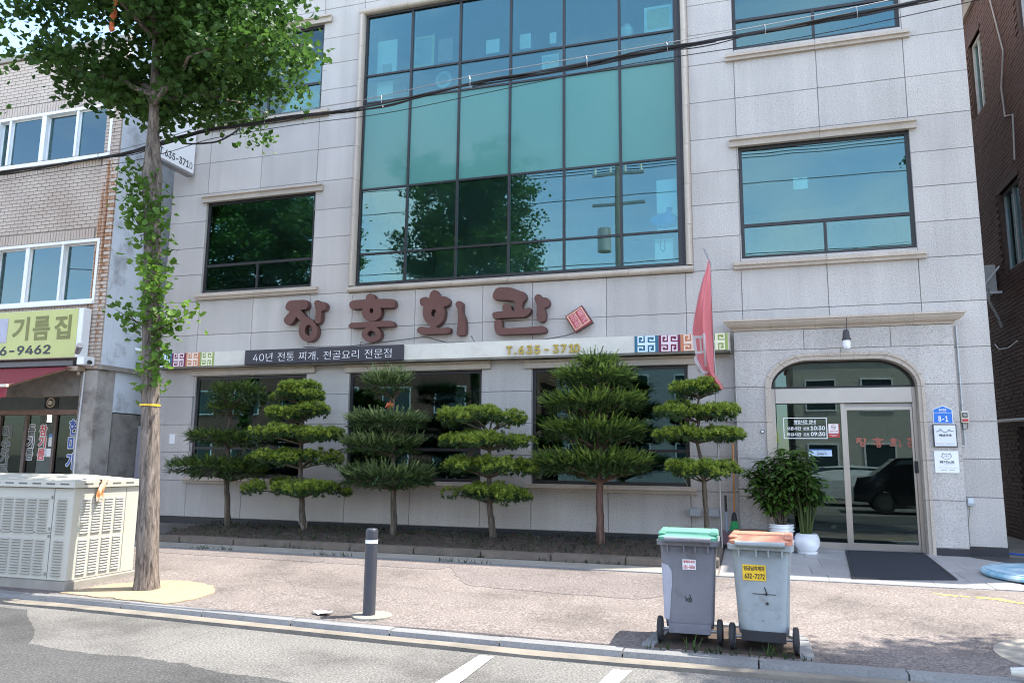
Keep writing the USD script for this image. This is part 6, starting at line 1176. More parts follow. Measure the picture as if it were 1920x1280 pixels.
# shop sign
sg = thing("shop_sign", "yellow-green lightbox sign with olive Korean letters on the brick building", "sign")
SGG = plain("sign_yellow_green", (.50, .52, .17), .45, var=.05); OLV = plain("sign_olive", (.17, .17, .035), .5)
obj("lightbox", bbox_(-16.2, -12.245, -1.05, -.86, 3.315, 4.285, .012), WHITE, sg)
obj("face", box(-16.19, -12.37, -1.056, -1.051, 3.325, 4.275), SGG, sg)
obj("lettering", slab(union_all([fit_text("기", -14.0, -13.58, 3.68, 4.16), fit_text("름", -13.48, -13.05, 3.68, 4.16), fit_text("집", -12.93, -12.52, 3.68, 4.16)]), -1.0565, .003), OLV, sg)
obj("number", slab(fit_text("6-9462", -14.28, -12.98, 3.40, 3.585), -1.0565, .003), INK, sg)
obj("grey_character", slab(sbox(-14.6, 3.66, -14.14, 4.15), -1.0565, .003), plain("sign_lilac", (.40, .40, .50), .5), sg)
# awning
aw = thing("shop_awning", "red folding arm awning with striped valance over the shop front", "awning")
AR = plain("awning_red", (.24, .022, .035), .8, var=.15)
X0, X1 = -17.0, -12.45
obj("canvas", quads([[(X0, -2.28, 2.66), (X1, -2.28, 2.66), (X1, -.95, 3.16), (X0, -.95, 3.16)], [(X0, -2.28, 2.655), (X0, -.95, 3.155), (X1, -.95, 3.155), (X1, -2.28, 2.655)]]), AR, aw)
obj("front_bar", box(X0, X1, -2.33, -2.285, 2.63, 2.68), plain("bar_white", (.7, .62, .5), .5), aw)
vx = np.linspace(X0, X1, 60); obj("valance", quads([[(a, -2.31 + .01 * math.sin(a * 20), 2.63), (b, -2.31 + .01 * math.sin(b * 20), 2.63), (b, -2.32 + .012 * math.sin(b * 20 + .4), 2.44 + .01 * math.sin(b * 9)), (a, -2.32 + .012 * math.sin(a * 20 + .4), 2.44 + .01 * math.sin(a * 9))] for a, b in zip(vx[:-1], vx[1:])]), AR, aw)
obj("cassette", bbox_(X0, X1 + .02, -1.02, -.87, 3.16, 3.27, .01), plain("cassette_dark", (.10, .09, .09), .5), aw)
obj("arm", cat_([tube([(X1 - .05, -1.0, 3.12), (X1 - .25, -1.6, 2.86), (X1 - .05, -2.28, 2.65)], .022, 8)]), plain("arm_tan", (.45, .33, .20), .5), aw)
obj("bracket", cat_([box(X1 - .1, X1 + .15, -1.02, -.84, 3.06, 3.15), cyl((X1 + .1, -.95, 3.05), (X1 + .12, -.95, 2.98), .03)]), plain("bracket_tan", (.36, .27, .2), .6, var=.3), aw)
sc = thing("security_camera", "white security camera box at the right end of the awning", "camera"); obj("housing", bbox_(-12.24, -12.06, -1.12, -.86, 3.16, 3.33, .012), WHITE, sc); obj("lens", cyl((-12.05, -1.0, 3.22), (-11.97, -1.05, 3.20), .04, .035, 14), BLACK, sc); obj("lamp", cyl((-12.26, -1.1, 3.40), (-12.10, -1.2, 3.52), .05, .06, 14), STEEL_D, sc)
ga = thing("gutter_rail", "pale metal gutter rail running back along the blue-grey side wall", "gutter"); obj("rail", box(-11.995, -11.90, -.84, 2.6, 3.10, 3.19), CONC, ga); obj("drop_pipe", tube([(-12.30, -.85, 3.05), (-12.34, -.85, 1.6), (-12.30, -.85, .3)], .014, 8), plain("pipe_white", (.6, .6, .6), .4), ga)
ag = thing("alley_gate", "lilac-grey metal sheet gate closing the gap between the two buildings", "gate")
LIL = plain("gate_lilac", (.33, .31, .34), .55, var=.05)
for i in range(4): obj("gate_panel", bbox_(-11.99 + .165 * i, -11.835 + .165 * i, .30, .33, .2, 2.02, .006), LIL, ag)
obj("top_rail", box(-11.99, -11.34, .29, .34, 2.022, 2.06), LIL, ag)
t = thing("stone_debris", "dark rubble ledge above the lilac gate", "rubble"); 
deb = [bbox_(-11.99 + .09 * i, -11.91 + .09 * i, .32, .5, 2.062, 2.10 + .05 * r_.random(), .01) for i in range(7)]
obj("stones", cat_(deb), plain("slate_dark", (.08, .085, .09), .9, var=.4), t, kind="stuff"); obj("ledge", box(-11.99, -11.34, .345, .55, 2.03, 2.060), CONC_D, t)
t = thing("wall_vent", "small dark vent with a bent pipe on the blue-grey side wall", "vent"); obj("grille", box(-12.0, -11.96, .55, .80, 3.75, 4.45), STEEL_D, t); obj("pipe", tube([(-11.98, .05, 3.62), (-11.9, .08, 3.6), (-11.86, .3, 3.55), (-11.86, .6, 3.53)], .03, 10), WHITE, t)

# ================================================================== right neighbour: dark brick building across the alley
RBM = mat("brick_dark_red", {"g": ("geometry", {}), "n": ("noise_texture", {"scale": 1.2, "detail": 4.0}), "ad": ("math", {"math_type": "multiply_add", "value2": .5}), "mu": ("math", {"math_type": "multiply", "value2": .5}),
    "r": ("rgb_ramp", {"ramp": [(.2, (.08, .037, .027)), (.5, (.135, .065, .048)), (.85, (.20, .10, .075))]}), "p": ("principled_bsdf", {"roughness": .8})},
    [("g.position", "n.vector"), ("n.fac", "mu.value1"), ("g.random_per_island", "ad.value1"), ("mu.value", "ad.value3"), ("ad.value", "r.fac"), ("r.color", "p.base_color")])
MORT_D = plain("mortar_dark", (.09, .06, .05), .95)
RX = 4.4
rb = thing("dark_brick_building", "dark red brick building across the narrow alley at the right edge", "building")
RWIN = [(2.93, 3.62, 8.10, 9.62), (.45, .885, 8.38, 9.7), (1.62, 2.62, 4.80, 6.24), (1.9, 2.65, .6, 2.1)]
WR = union_all([sbox(a, c, b, d) for a, b, c, d in RWIN])
body = sbox(-.0, .19, 7.0, 11.0).difference(WR)
e = slab(body, 0, .24); v = e.vertices.copy(); e.vertices = np.stack([RX + .012 - v[:, 1], v[:, 0], v[:, 2]], 1); e.invert(); obj("side_wall", e, MORT_D, rb)
obj("block", cat_([box(RX + .26, 7.0, .02, 7.0, .19, 10.9), box(7.01, 12, .02, 7.0, .19, 8.4)]), MORT_D, rb)
obj("front_wall", cat_([box(RX + .01, 7.0, -.01, .015, .19, 11.0), box(7.01, 12, -.01, .015, .19, 8.5)]), RBM, rb)
BB = []
z, row = .22, 0
while z < 10.9:
    y = 0.0 + (.11 if row % 2 else 0)
    while y < 5.0:
        if not sbox(y, z, y + .205, z + .058).intersects(WR): BB.append((RX - r_.uniform(0, .005), RX + .014, y, y + .205, z, z + .058))
        y += .215
    z += .068; row += 1
obj("bricks", boxes(np.array(BB)), RBM, rb, kind="stuff")
FW = plain("upvc_white", (.62, .64, .66), .45)
for i, (a, b, c, d) in enumerate(RWIN):
    t = sub("window", rb); w = .05; m_ = FW if i < 2 else STEEL_D
    obj("frame", cat_([box(RX + .06, RX + .14, a, b, c, c + w), box(RX + .06, RX + .14, a, b, d - w, d), box(RX + .06, RX + .14, a, a + w, c + w, d - w), box(RX + .06, RX + .14, b - w, b, c + w, d - w), box(RX + .07, RX + .13, (a + b) / 2 - .02, (a + b) / 2 + .02, c + w, d - w)]), m_, t)
    obj("pane", box(RX + .10, RX + .106, a + w, b - w, c + w, d - w), GL_CY if i < 2 else GL_LO, t)
    obj("backing", box(RX + .20, RX + .22, a, b, c, d), SHD, t); obj("lintel", box(RX - .01, RX + .05, a - .05, b + .05, d, d + .1), MORT_D, t)
obj("string_course", cat_([box(RX - .05, RX, 2.9, 4.6, 10.25, 10.55)]), CONC, rb)
ac = thing("ac_unit", "small pale air conditioner unit on a bracket in the dark alley", "air conditioner")
obj("case", bbox_(RX - .34, RX - .04, 3.0, 3.66, 4.55, 5.05, .015), plain("ac_white", (.55, .55, .53), .5), ac)
e = slab(Point(3.33, 4.8).buffer(.19).difference(Point(3.33, 4.8).buffer(.16)), 0, .012); v = e.vertices.copy(); e.vertices = np.stack([RX - .342 + v[:, 1], v[:, 0], v[:, 2]], 1); obj("fan_ring", e, STEEL_D, ac)
obj("bracket", cat_([box(RX - .4, RX, 2.9, 2.94, 4.50, 4.54), box(RX - .4, RX - .36, 2.9, 2.94, 4.54, 5.1), tube([(RX - .36, 2.92, 4.55), (RX, 2.92, 5.0)], .015, 6)]), WHITE, ac)
obj("hose", tube([(RX - .2, 2.95, 4.6), (RX - .25, 2.8, 4.35), (RX - .1, 2.9, 4.05), (RX - .03, 3.0, 3.9)], .022, 8), plain("hose_grey", (.4, .4, .38), .6), ac)
def line(name, lab, ct, P, r, m_): t = thing(name, lab, ct); obj("run", tube(P, r, 6), m_, t); obj("clip", box(*[k for q in zip(np.array(P[1]) - [.012, .012, .012], np.array(P[1]) + [.012, .012, .012]) for k in q]), STEEL_D, t)
line("wall_cable", "pale cable sagging down the dark brick wall in the alley", "cable", [(RX - .02, 2.1, 9.75), (RX - .02, 1.66, 8.48), (RX - .02, 1.92, 7.94), (RX - .02, 1.87, 7.39), (RX - .02, 1.49, 7.25), (RX - .02, 1.60, 6.5)], .013, plain("cable_pale", (.42, .38, .35), .6))
line("alley_wire", "loose white wire drooping across the dark alley", "wire", [(RX - .02, 3.5, 3.66), (RX - .1, 3.0, 3.5), (RX - .1, 2.5, 3.45), (RX - .1, 2.0, 3.5)], .010, WHITE)
line("alley_pipe", "horizontal pale grey pipe in the alley at waist height", "pipe", [(RX - .06, 4.4, 2.27), (RX - .06, 3.2, 2.24), (RX - .06, .5, 2.16)], .03, plain("pipe_pale", (.5, .5, .5), .5))
line("blue_hose", "thin blue hose lying on the ground at the alley mouth", "hose", [(3.3, .4, .215), (3.8, .15, .21), (4.3, -.1, .21), (5.0, -.2, .21)], .014, plain("hose_blue", (.02, .10, .50), .5))

# ================================================================== street things
CAB = plain("cabinet_beige", (.46, .44, .37), .45, var=.05, scale=2.0)
cb = thing("utility_cabinet", "large beige louvred utility cabinet on a concrete base behind the kerb", "cabinet")
cx0, cx1, cy0, cy1 = -9.6, -7.13, -5.73, -4.78
obj("base", bbox_(cx0 - .03, cx1 + .03, cy0 - .03, cy1 + .05, -.05, .105, .012), CONC, cb)
obj("body", bbox_(cx0, cx1, cy0, cy1, .106, 1.10, .008), CAB, cb)
R = np.random.default_rng(3)
roof = trimesh.convex.convex_hull(np.array([(x, y, z) for x in (cx0 - .03, cx1 + .03) for y in (cy0 - .03, cy1 + .03) for z in (1.102, 1.175)] + [(x, (cy0 + cy1) / 2, 1.235) for x in (cx0 + .3, cx1 - .3)]))
obj("roof", roof, CAB, cb)
SEAM = plain("seam_dark", (.10, .10, .09), .7)
obj("seam", cat_([box(cx0, -7.40, cy0 - .0015, cy0 + .004, .605, .612), box(-7.405, -7.398, cy0 - .0015, cy0 + .004, .13, 1.09), box(-8.79, -8.783, cy0 - .0015, cy0 + .004, .13, 1.09), box(cx1 - .004, cx1 + .0015, -4.985, -4.979, .13, 1.09), box(cx0, cx1 + .001, cy0 - .001, cy1, 1.0975, 1.1025)]), SEAM, cb)
def louvre_front(x, z): return np.array([(x, cy0, z), (x + .135, cy0, z), (x + .135, cy0 - .016, z - .022), (x, cy0 - .016, z - .022), (x, cy0 - .001, z - .030), (x + .135, cy0 - .001, z - .030)])
def louvres(at, n, z0, dz, side):
    V, F = [], []
    for k in range(n):
        z = z0 - dz * k; L = .132 if not side else .125
        P = np.array([(0, 0, z), (L, 0, z), (L - .006, -.016, z - .020), (.006, -.016, z - .020), (.0, -.0005, z - .026), (L, -.0005, z - .026)])
        P = P + [at, cy0, 0] if not side else np.stack([cx1 - P[:, 1], at + P[:, 0], P[:, 2]], 1)
        b = 6 * k; V.append(P); F += [[b, b + 2, b + 1], [b, b + 3, b + 2], [b + 3, b + 4, b + 5], [b + 3, b + 5, b + 2], [b, b + 4, b + 3], [b + 1, b + 2, b + 5]]
    m_ = trimesh.Trimesh(np.vstack(V), np.array(F), process=False)
    return m_
for x in [-7.345] + [-7.61 - .17 * i for i in range(7)] + [-9.0 - .17 * i for i in range(3)]:
    for z0 in (.985, .545): obj("louvres", louvres(x, 13, z0, .030, False), CAB, cb)
for y in (-5.62, -5.46, -5.30, -5.14):
    for z0 in (.985, .545): obj("louvres", louvres(y, 13, z0, .030, True), CAB, cb)
obj("roof_slots", cat_([box(cx0 + .1 + .2 * i, cx0 + .22 + .2 * i, cy0 - .0325, cy0 - .0295, 1.135, 1.15) for i in range(12)] + [box(cx1 + .0295, cx1 + .0325, cy0 + .1 + .2 * i, cy0 + .22 + .2 * i, 1.135, 1.15) for i in range(4)]), SEAM, cb)
obj("latch", cat_([box(-7.43 - .004, -7.43 + .012, cy0 - .012, cy0, z, z + .03) for z in (.98, .64, .56, .16)]), STEEL_D, cb)
cl = thing("rag", "orange and white rag draped over the edge of the cabinet roof", "cloth")
u = np.linspace(0, 1, 9); w = np.linspace(0, 1, 22); G = []
for s in w:
    a = s * .38
    if a < .14: base = np.array([cx1 + .035 - (.14 - a) * .9, -5.36, 1.183 + .03 * (.14 - a)])
    else: base = np.array([cx1 + .042, -5.36, 1.185 - (a - .14)])
    G.append([base + [.012 * math.sin(q * 9 + s * 5) * (s > .3) + .006, (q - .5) * (.11 - .03 * s) + .02 * math.sin(s * 6) - .05 * s, .006 * math.sin(q * 8 + s * 3)] for q in u])
G = np.array(G); I = np.arange(22 * 9).reshape(22, 9); F = np.concatenate([np.stack([I[:-1, :-1], I[1:, :-1], I[1:, 1:]], -1).reshape(-1, 3), np.stack([I[:-1, :-1], I[1:, 1:], I[:-1, 1:]], -1).reshape(-1, 3)])
obj("fabric", trimesh.Trimesh(G.reshape(-1, 3), F, process=False), mat("rag_cloth", {"g": ("geometry", {}), "n": ("noise_texture", {"scale": 11.0, "detail": 4.0}), "r": ("rgb_ramp", {"ramp": [(.42, (.62, .52, .38)), (.52, (.60, .24, .07)), (.62, (.30, .12, .05))]}), "p": ("principled_bsdf", {"roughness": .9})}, [("g.position", "n.vector"), ("n.fac", "r.fac"), ("r.color", "p.base_color")]), cl, True)
obj("buckle", lathe([(.014, 0), (.022, 0), (.022, .006), (.014, .006)], (cx1 + .055, -5.42, .965), 16), STEEL_D, cl)
# bollard
bo = thing("bollard", "dark grey steel bollard with a white band on a round concrete footing", "bollard", (-3.448, -5.80, zg(0, -5.80)))
BOL = plain("bollard_grey", (.045, .047, .056), .38, var=.12, scale=8)
foot = worn(Point(.03, .0).buffer(.19), 3, .02, .03); obj("footing", plate(foot, flat(.012), 0, .05), CONC, bo)
obj("post", lathe([(0, 0), (.058, 0), (.058, .655), (.0585, .656)] + [(.0585, .657), (0, .657)], n=40), BOL, bo, 40)
obj("reflective_band", lathe([(.0592, .657), (.0592, .690), (.0, .690), (0, .657)], n=40), WHITE, bo, 40)
obj("cap", lathe([(0, .6905), (.058, .6905), (.058, .765), (.055, .782), (.045, .792), (0, .796)], n=40), BOL, bo, 40)
# old tree pit with its edging bricks where the bins stand
pit = Polygon([(-.80, -6.08), (-.72, -5.55), (-.62, -5.30), (-.30, -5.27), (0, -5.26), (.18, -5.36), (.29, -5.55), (.30, -6.08)])
struct("tree_pit", plate(pit, zf, .006, .03), SOIL)
pe = sub("pit_edging", None); tag(pe, kind="structure")
out = LineString([(-.84, -6.08), (-.76, -5.55), (-.655, -5.25), (-.30, -5.215), (.02, -5.20), (.22, -5.31), (.34, -5.53), (.35, -5.80), (.35, -6.08)])
L = out.length; n = 26
for i in range(n):
    a, b = out.interpolate(L * i / n + .004), out.interpolate(L * (i + 1) / n - .004); d = np.array([b.x - a.x, b.y - a.y]); d /= np.linalg.norm(d); nn = np.array([-d[1], d[0]]) * .05
    q = Polygon([(a.x + nn[0], a.y + nn[1]), (b.x + nn[0], b.y + nn[1]), (b.x - nn[0], b.y - nn[1]), (a.x - nn[0], a.y - nn[1])])
    obj("edging_brick", plate(q, zf, .022 + float(rng.uniform(-.003, .003)), .1), GR_K, pe)
# wheeled bins
def rrect(w, d, r, n=5):
    P = []
    for cx, cy, a0 in ((w - r, d - r, 0), (-w + r, d - r, 90), (-w + r, -d + r, 180), (w - r, -d + r, 270)):
        for a in np.linspace(a0, a0 + 90, n): P.append((cx + r * math.cos(math.radians(a)), cy + r * math.sin(math.radians(a))))
    return np.array(P)
def loft(levels):
    rings_, n = [], None
    for z, w, d, r, oy in levels: q = rrect(w, d, r); rings_.append(np.c_[q + [0, oy], np.full(len(q), z)]); n = len(q)
    V = np.vstack(rings_); F = []
    for i in range(len(levels) - 1):
        for k in range(n): a, b, c, d = i * n + k, i * n + (k + 1) % n, (i + 1) * n + (k + 1) % n, (i + 1) * n + k; F += [[a, b, c], [a, c, d]]
    s = len(V); V = np.vstack([V, rings_[0].mean(0), rings_[-1].mean(0)]); e = (len(levels) - 1) * n
    for k in range(n): F += [[s, (k + 1) % n, k], [s + 1, e + k, e + (k + 1) % n]]
    return trimesh.Trimesh(V, np.array(F), process=False)
def bin_(loc, rot, bodym, lidm, label, rnd, sticker):
    t = thing("wheeled_bin", label, "bin", loc, rot)
    obj("body", loft([(.115, .185, .19, rnd, .0), (.16, .19, .20, rnd, 0), (.30, .196, .205, rnd, 0), (.78, .222, .245, rnd * .8, 0), (.795, .224, .248, rnd * .8, 0)]), bodym, t, 40)
    obj("rim", loft([(.770, .232, .258, .03, 0), (.765, .247, .272, .03, 0), (.805, .250, .276, .03, 0), (.806, .225, .25, .03, 0)]), bodym, t, 40)
    for x in (-.16, -.03, .06, .16): obj("rib", box(x - .006, x + .006, -.278, -.240, .715, .766), bodym, t)
    obj("lid", loft([(.807, .235, .262, .05, 0), (.830, .240, .266, .05, 0), (.848, .225, .245, .06, .01), (.868, .195, .205, .06, .02), (.872, .12, .12, .05, .03)]), lidm, t, 40)
    for s in (-1, 1): obj("lid_rib", bbox_(s * .205 - .035, s * .205 + .035, -.235, .20, .838, .872, .014), lidm, t)
    obj("handle", cat_([tube([(-.185, -.305, .815), (.185, -.305, .815)], .020, 12), box(-.185, -.165, -.30, -.262, .79, .83), box(.165, .185, -.30, -.262, .79, .83), box(-.01, .01, -.30, -.262, .79, .82)]), bodym, t)
    obj("axle", tube([(-.235, -.19, .098), (.235, -.19, .098)], .012, 10), STEEL_D, t)
    obj("axle_housing", box(-.165, .165, -.215, -.165, .075, .150), BLACK if rnd > .06 else bodym, t)
    for s in (-1, 1):
        e = lathe([(0, -.022), (.085, -.022), (.098, -.014), (.098, .014), (.085, .022), (0, .022)], n=28); v = e.vertices; e.vertices = np.stack([v[:, 2] + s * .235, v[:, 1] - .19, v[:, 0] + .098], 1); w_ = obj("wheel", e, BLACK, t, 35)
        e = lathe([(0, -.026), (.05, -.026), (.055, -.0225), (.055, .0225), (.05, .026), (0, .026)], n=20); v = e.vertices; e.vertices = np.stack([v[:, 2] + s * .235, v[:, 1] - .19, v[:, 0] + .098], 1); obj("hub", e, plain("hub_grey_%d" % len(used), (.08, .08, .085), .5), w_)
    obj("foot", box(-.15, .15, .10, .185, .002, .114), BLACK, t)
    sticker(t); return t
def on_back(poly, t, name, m_, off=.002, d=.0012):
    """flat print on the bin's sloping back"""
    e = slab(poly, 0, d); v = e.vertices.copy(); yb = -(np.interp(v[:, 2], [.16, .30, .78], [.20, .205, .245])) - off; e.vertices = np.stack([v[:, 0], yb + v[:, 1], v[:, 2]], 1); obj(name, e, m_, t)
SCR = plain("scrape_black", (.03, .03, .03), .8)
BING = plain("bin_grey", (.15, .15, .168), .5, var=.14, grime=((.08, .075, .07), 7.0, .52, .6))
BINL = plain("bin_pale_grey", (.29, .32, .325), .5, var=.12, grime=((.17, .155, .135), 7.0, .53, .6))
def st1(t):
    on_back(sbox(-.045, .575, .06, .655), t, "sticker", WHITE)
    on_back(union_all([fit_text("동해지게차", -.038, .053, .625, .65), fit_text("636-0606", -.038, .053, .582, .612)]), t, "lettering", RED_L, .0034)
    on_back(worn(Polygon([(-.20, .17), (-.16, .17), (-.145, .35), (-.13, .48), (-.135, .56), (-.16, .60), (-.212, .615)]), 8, .012, .02), t, "paint_splash", plain("splash_pale", (.33, .33, .37), .7))
    on_back(union_all([LineString([(-.03, .36), (-.02, .335), (.0, .35), (.01, .32)]).buffer(.004), LineString([(.005, .375), (.02, .33)]).buffer(.004), LineString([(-.03, .33), (.0, .325)]).buffer(.003)]), t, "scrape", SCR)
def st2(t):
    on_back(sbox(-.14, .53, .035, .650), t, "sticker", YEL)
    on_back(union_all([fit_text("임금님지게차", -.13, .025, .605, .64), fit_text("632-7272", -.125, .025, .543, .583)]), t, "lettering", INK, .0034)
    on_back(union_all([LineString([(-.07, .43), (.10, .43)]).buffer(.0025), Point(.03, .43).buffer(.011), LineString([(.02, .48), (.035, .44)]).buffer(.004), Point(.035, .36).buffer(.011), Point(.0, .23).buffer(.004)]), t, "scrape", SCR)
LIDG = plain("lid_green", (.13, .36, .24), .45, var=.12, scale=5); LIDO = plain("lid_orange", (.50, .20, .125), .5, var=.15, scale=5)
bin_((-.525, -5.72, zg(0, -5.72) + .006), 1.5, BING, LIDG, "dark grey wheeled bin with green lid and white sticker", .03, st1)
bin_((.055, -5.80, zg(0, -5.80) + .006), -3, BINL, LIDO, "pale grey wheeled bin with orange lid and yellow sticker", .075, st2)
W = []
for x, y in ((-.50, -6.03), (.08, -6.06), (.12, -6.06)):
    for k in range(7):
        a = R.uniform(0, 6.28); h = R.uniform(.05, .12); d = np.array([math.cos(a), math.sin(a), 0]) * .006; p = np.array([x + R.normal(0, .02), y + R.normal(0, .02), .0]); q = p + [math.cos(a + 1) * .05, math.sin(a + 1) * .05, h]
        W.append([p - d, p + d, q + d * .3, q - d * .3])
single("pit_weeds", quads(W), leafmat("weed_bright", [(.2, (.07, .14, .03)), (.9, (.16, .26, .06))], .4), "bright green weeds growing under the two bins", "weeds", kind="stuff")
# door mat
dm = thing("doormat", "large black doormat on the paving before the sliding door", "mat")
mp_ = Polygon([(1.26, -.10), (2.30, -.05), (2.235, -2.20), (1.07, -2.50)])
obj("mat", plate(mp_, zf, .024, .012), MATB, dm); obj("border", plate(mp_.difference(mp_.buffer(-.03)), zf, .0275, .003), BLACK, dm)
# round blue lid, manhole, litter
bl2 = thing("round_cover", "large round pale blue cover lying on the ramp at the right edge", "cover", (3.22, -1.72, zg(0, -1.72) + .006), 0)
LB = mat("lid_blue", {"g": ("geometry", {}), "n": ("noise_texture", {"scale": 5.0, "detail": 5.0}), "r": ("rgb_ramp", {"ramp": [(.35, (.20, .42, .55)), (.55, (.42, .58, .66)), (.7, (.62, .70, .72))]}), "p": ("principled_bsdf", {"roughness": .5})}, [("g.position", "n.vector"), ("n.fac", "r.fac"), ("r.color", "p.base_color")])
e = lathe([(0, 0), (.60, 0), (.62, .03), (.60, .055), (.56, .06), (0, .075)], n=56); e.vertices[:, 2] += e.vertices[:, 1] * .03 + .018; obj("disc", e, LB, bl2, 30)
e = lathe([(.54, .0615), (.56, .0615), (.56, .07), (.54, .07)], n=56); e.vertices[:, 2] += e.vertices[:, 1] * .03 + .018; obj("raised_rim", e, LB, bl2)
mh = thing("manhole", "round iron manhole cover in a concrete collar at the lower right", "manhole", (2.33, -5.47, zg(0, -5.47)))
cyd = lambda r0, r1, t_: plate(Point(0, 0).buffer(r1, 24).difference(Point(0, 0).buffer(r0, 24)) if r0 else Point(0, 0).buffer(r1, 24), lambda x, y: y * .0306 + 0 * x, t_, .012)
obj("collar", cyd(.34, .58, .006), CONC, mh); obj("frame_ring", cyd(.30, .338, .008), plain("iron_rust", (.13, .075, .055), .7, .4, var=.3), mh)
obj("cover", cyd(0, .298, .006), plain("iron_dark", (.08, .075, .075), .6, .6, var=.3), mh)
obj("studs", boxes(np.array([(x - .018, x + .018, y - .018, y + .018, y * .0306 + .007, y * .0306 + .012) for x in np.arange(-.26, .27, .06) for y in np.arange(-.26, .27, .06) if x * x + y * y < .075])), plain("iron_stud", (.10, .095, .09), .5, .6), mh, kind="stuff")
struct("spray_mark", plate(union_all([worn(Polygon(p_), k, .03, .04) for k, p_ in enumerate(([(1.80, -3.05), (2.0, -3.10), (2.02, -3.18), (1.83, -3.13)], [(2.04, -3.10), (2.14, -3.13), (2.13, -3.20), (2.05, -3.17)], [(2.18, -3.12), (2.42, -3.16), (2.5, -3.27), (2.64, -3.36), (2.62, -3.42), (2.45, -3.32), (2.35, -3.22), (2.2, -3.2)]))]), zf, .003, .001), CHALK)
cup = thing("paper_cup", "crumpled white paper cup lying on the kerb at the lower right corner", "cup")
e = lathe([(.030, 0), (.026, .001), (.036, .09), (.0395, .092), (.0395, .088), (.034, .088), (.026, .004), (0, .004), (0, 0), (.028, 0)], n=28); 
v = e.vertices; v = v * [1, .9, 1]; c_, s_ = math.cos(1.45), math.sin(1.45); v = np.stack([v[:, 0] * c_ + v[:, 2] * s_, v[:, 1], -v[:, 0] * s_ + v[:, 2] * c_], 1); c_, s_ = math.cos(-.5), math.sin(-.5); v = np.stack([v[:, 0] * c_ - v[:, 1] * s_, v[:, 0] * s_ + v[:, 1] * c_, v[:, 2]], 1); e.vertices = v + [1.66, -6.19, .056]; obj("body", e, plain("cup_paper", (.72, .68, .58), .6, var=.1, scale=30), cup, 50)
obj("rim", tube([np.array([1.66, -6.19, .056]) + (v[28 * 4 + k % 28]) * 1.01 for k in range(29)], .003, 5), WHITE, cup)
pp = thing("litter_paper", "torn white paper scrap on the pavement left of the bollard", "paper", (-3.90, -5.89, zg(0, -5.89)))
q = worn(Polygon([(-.11, .03), (-.06, .05), (-.02, .03), (.03, .045), (.09, .05), (.11, .0), (.08, -.045), (.0, -.05), (-.06, -.03)]), 4, .02, .02); e = plate(q.segmentize(.02), lambda x, y: .012 + .02 * np.abs(np.sin(x * 17)) + 0 * y, 0, .002); obj("sheet", e, WHITE, pp)
obj("fold", plate(sbox(-.03, -.02, .05, .02), lambda x, y: .036 + 0 * x, 0, .002), WHITE, pp)
# brooms and dustpan in the corner by the portico
b1 = thing("green_broom", "broom with orange handle and bright green bristles in the corner by the entrance", "broom")
obj("handle", tube([(-.275, -.24, .62), (-.262, -.14, 1.75)], .012, 8), plain("handle_orange", (.55, .22, .05), .5), b1)
obj("ferrule", lathe([(0, .0), (.045, 0), (.035, .08), (.016, .13), (0, .13)], (-.276, -.25, .585), 16), BLACK, b1)
V = []
for k in range(260):
    a = R.uniform(0, 6.28); q0 = np.array([-.276 + .035 * math.cos(a), -.25 + .03 * math.sin(a), .60]); q1 = np.array([-.276 + R.normal(0, .055), -.26 + R.normal(0, .025), .235 + R.uniform(0, .04)]); d = np.array([.005, 0, 0]); V.append([q0 - d, q0 + d, q1 + d, q1 - d])
obj("bristles", quads(V), plain("bristle_green", (.02, .33, .09), .6, var=.2), b1)
b2 = thing("dustpan", "maroon long handled dustpan with dark handle beside the green broom", "dustpan")
obj("handle", tube([(-.385, -.30, .42), (-.392, -.26, .72)], .014, 8), plain("tube_blue_grey", (.22, .28, .36), .4), b2); obj("grip", tube([(-.392, -.26, .72), (-.395, -.24, .96)], .018, 8), BLACK, b2)
pan = trimesh.convex.convex_hull(np.array([(-.50, -.36, .24), (-.27, -.36, .24), (-.46, -.30, .45), (-.31, -.30, .45), (-.50, -.26, .24), (-.27, -.26, .24), (-.45, -.24, .44), (-.32, -.24, .44)])); obj("pan", pan, plain("pan_maroon", (.15, .075, .085), .5), b2)
fx = thing("floodlight_pair", "pair of small grey spotlights low on the wall behind the rightmost pine", "light")
for x in (-.86, -.58): obj("head", bbox_(x - .09, x + .09, -.14, -.05, .62, .745, .015), plain("spot_grey_%d" % len(used), (.30, .31, .32), .4), fx); obj("bracket", box(x - .05, x + .05, -.049, -.014, .585, .619), STEEL_D, fx)

# overhead cables
ocb = thing("cable_bundle", "thick black overhead cable bundle crossing the facade from the tree to upper right", "cable")
def cat_line3(P, n=120): P = np.array(P, float); t = np.r_[0, np.cumsum(np.linalg.norm(np.diff(P, axis=0), axis=1))]; s = np.linspace(0, t[-1], n); from scipy.interpolate import PchipInterpolator as PI_; return np.stack([PI_(t, P[:, k])(s) for k in range(3)], 1)
base = [(-20, -4.9, 5.55), (-14, -4.8, 5.42), (-9.99, -4.8, 5.38), (-8.0, -4.8, 5.415), (-7.16, -4.8, 5.505), (-6.42, -4.8, 5.60), (-4.58, -4.8, 5.60), (-2.81, -4.8, 5.71), (-1.81, -4.8, 5.75), (-.54, -4.8, 5.80), (.93, -4.8, 5.86), (1.84, -4.8, 5.91), (5, -4.8, 6.12), (12, -4.8, 6.7)]
main = cat_line3(base, 260)
CBK = plain("cable_black", (.014, .014, .016), .6)
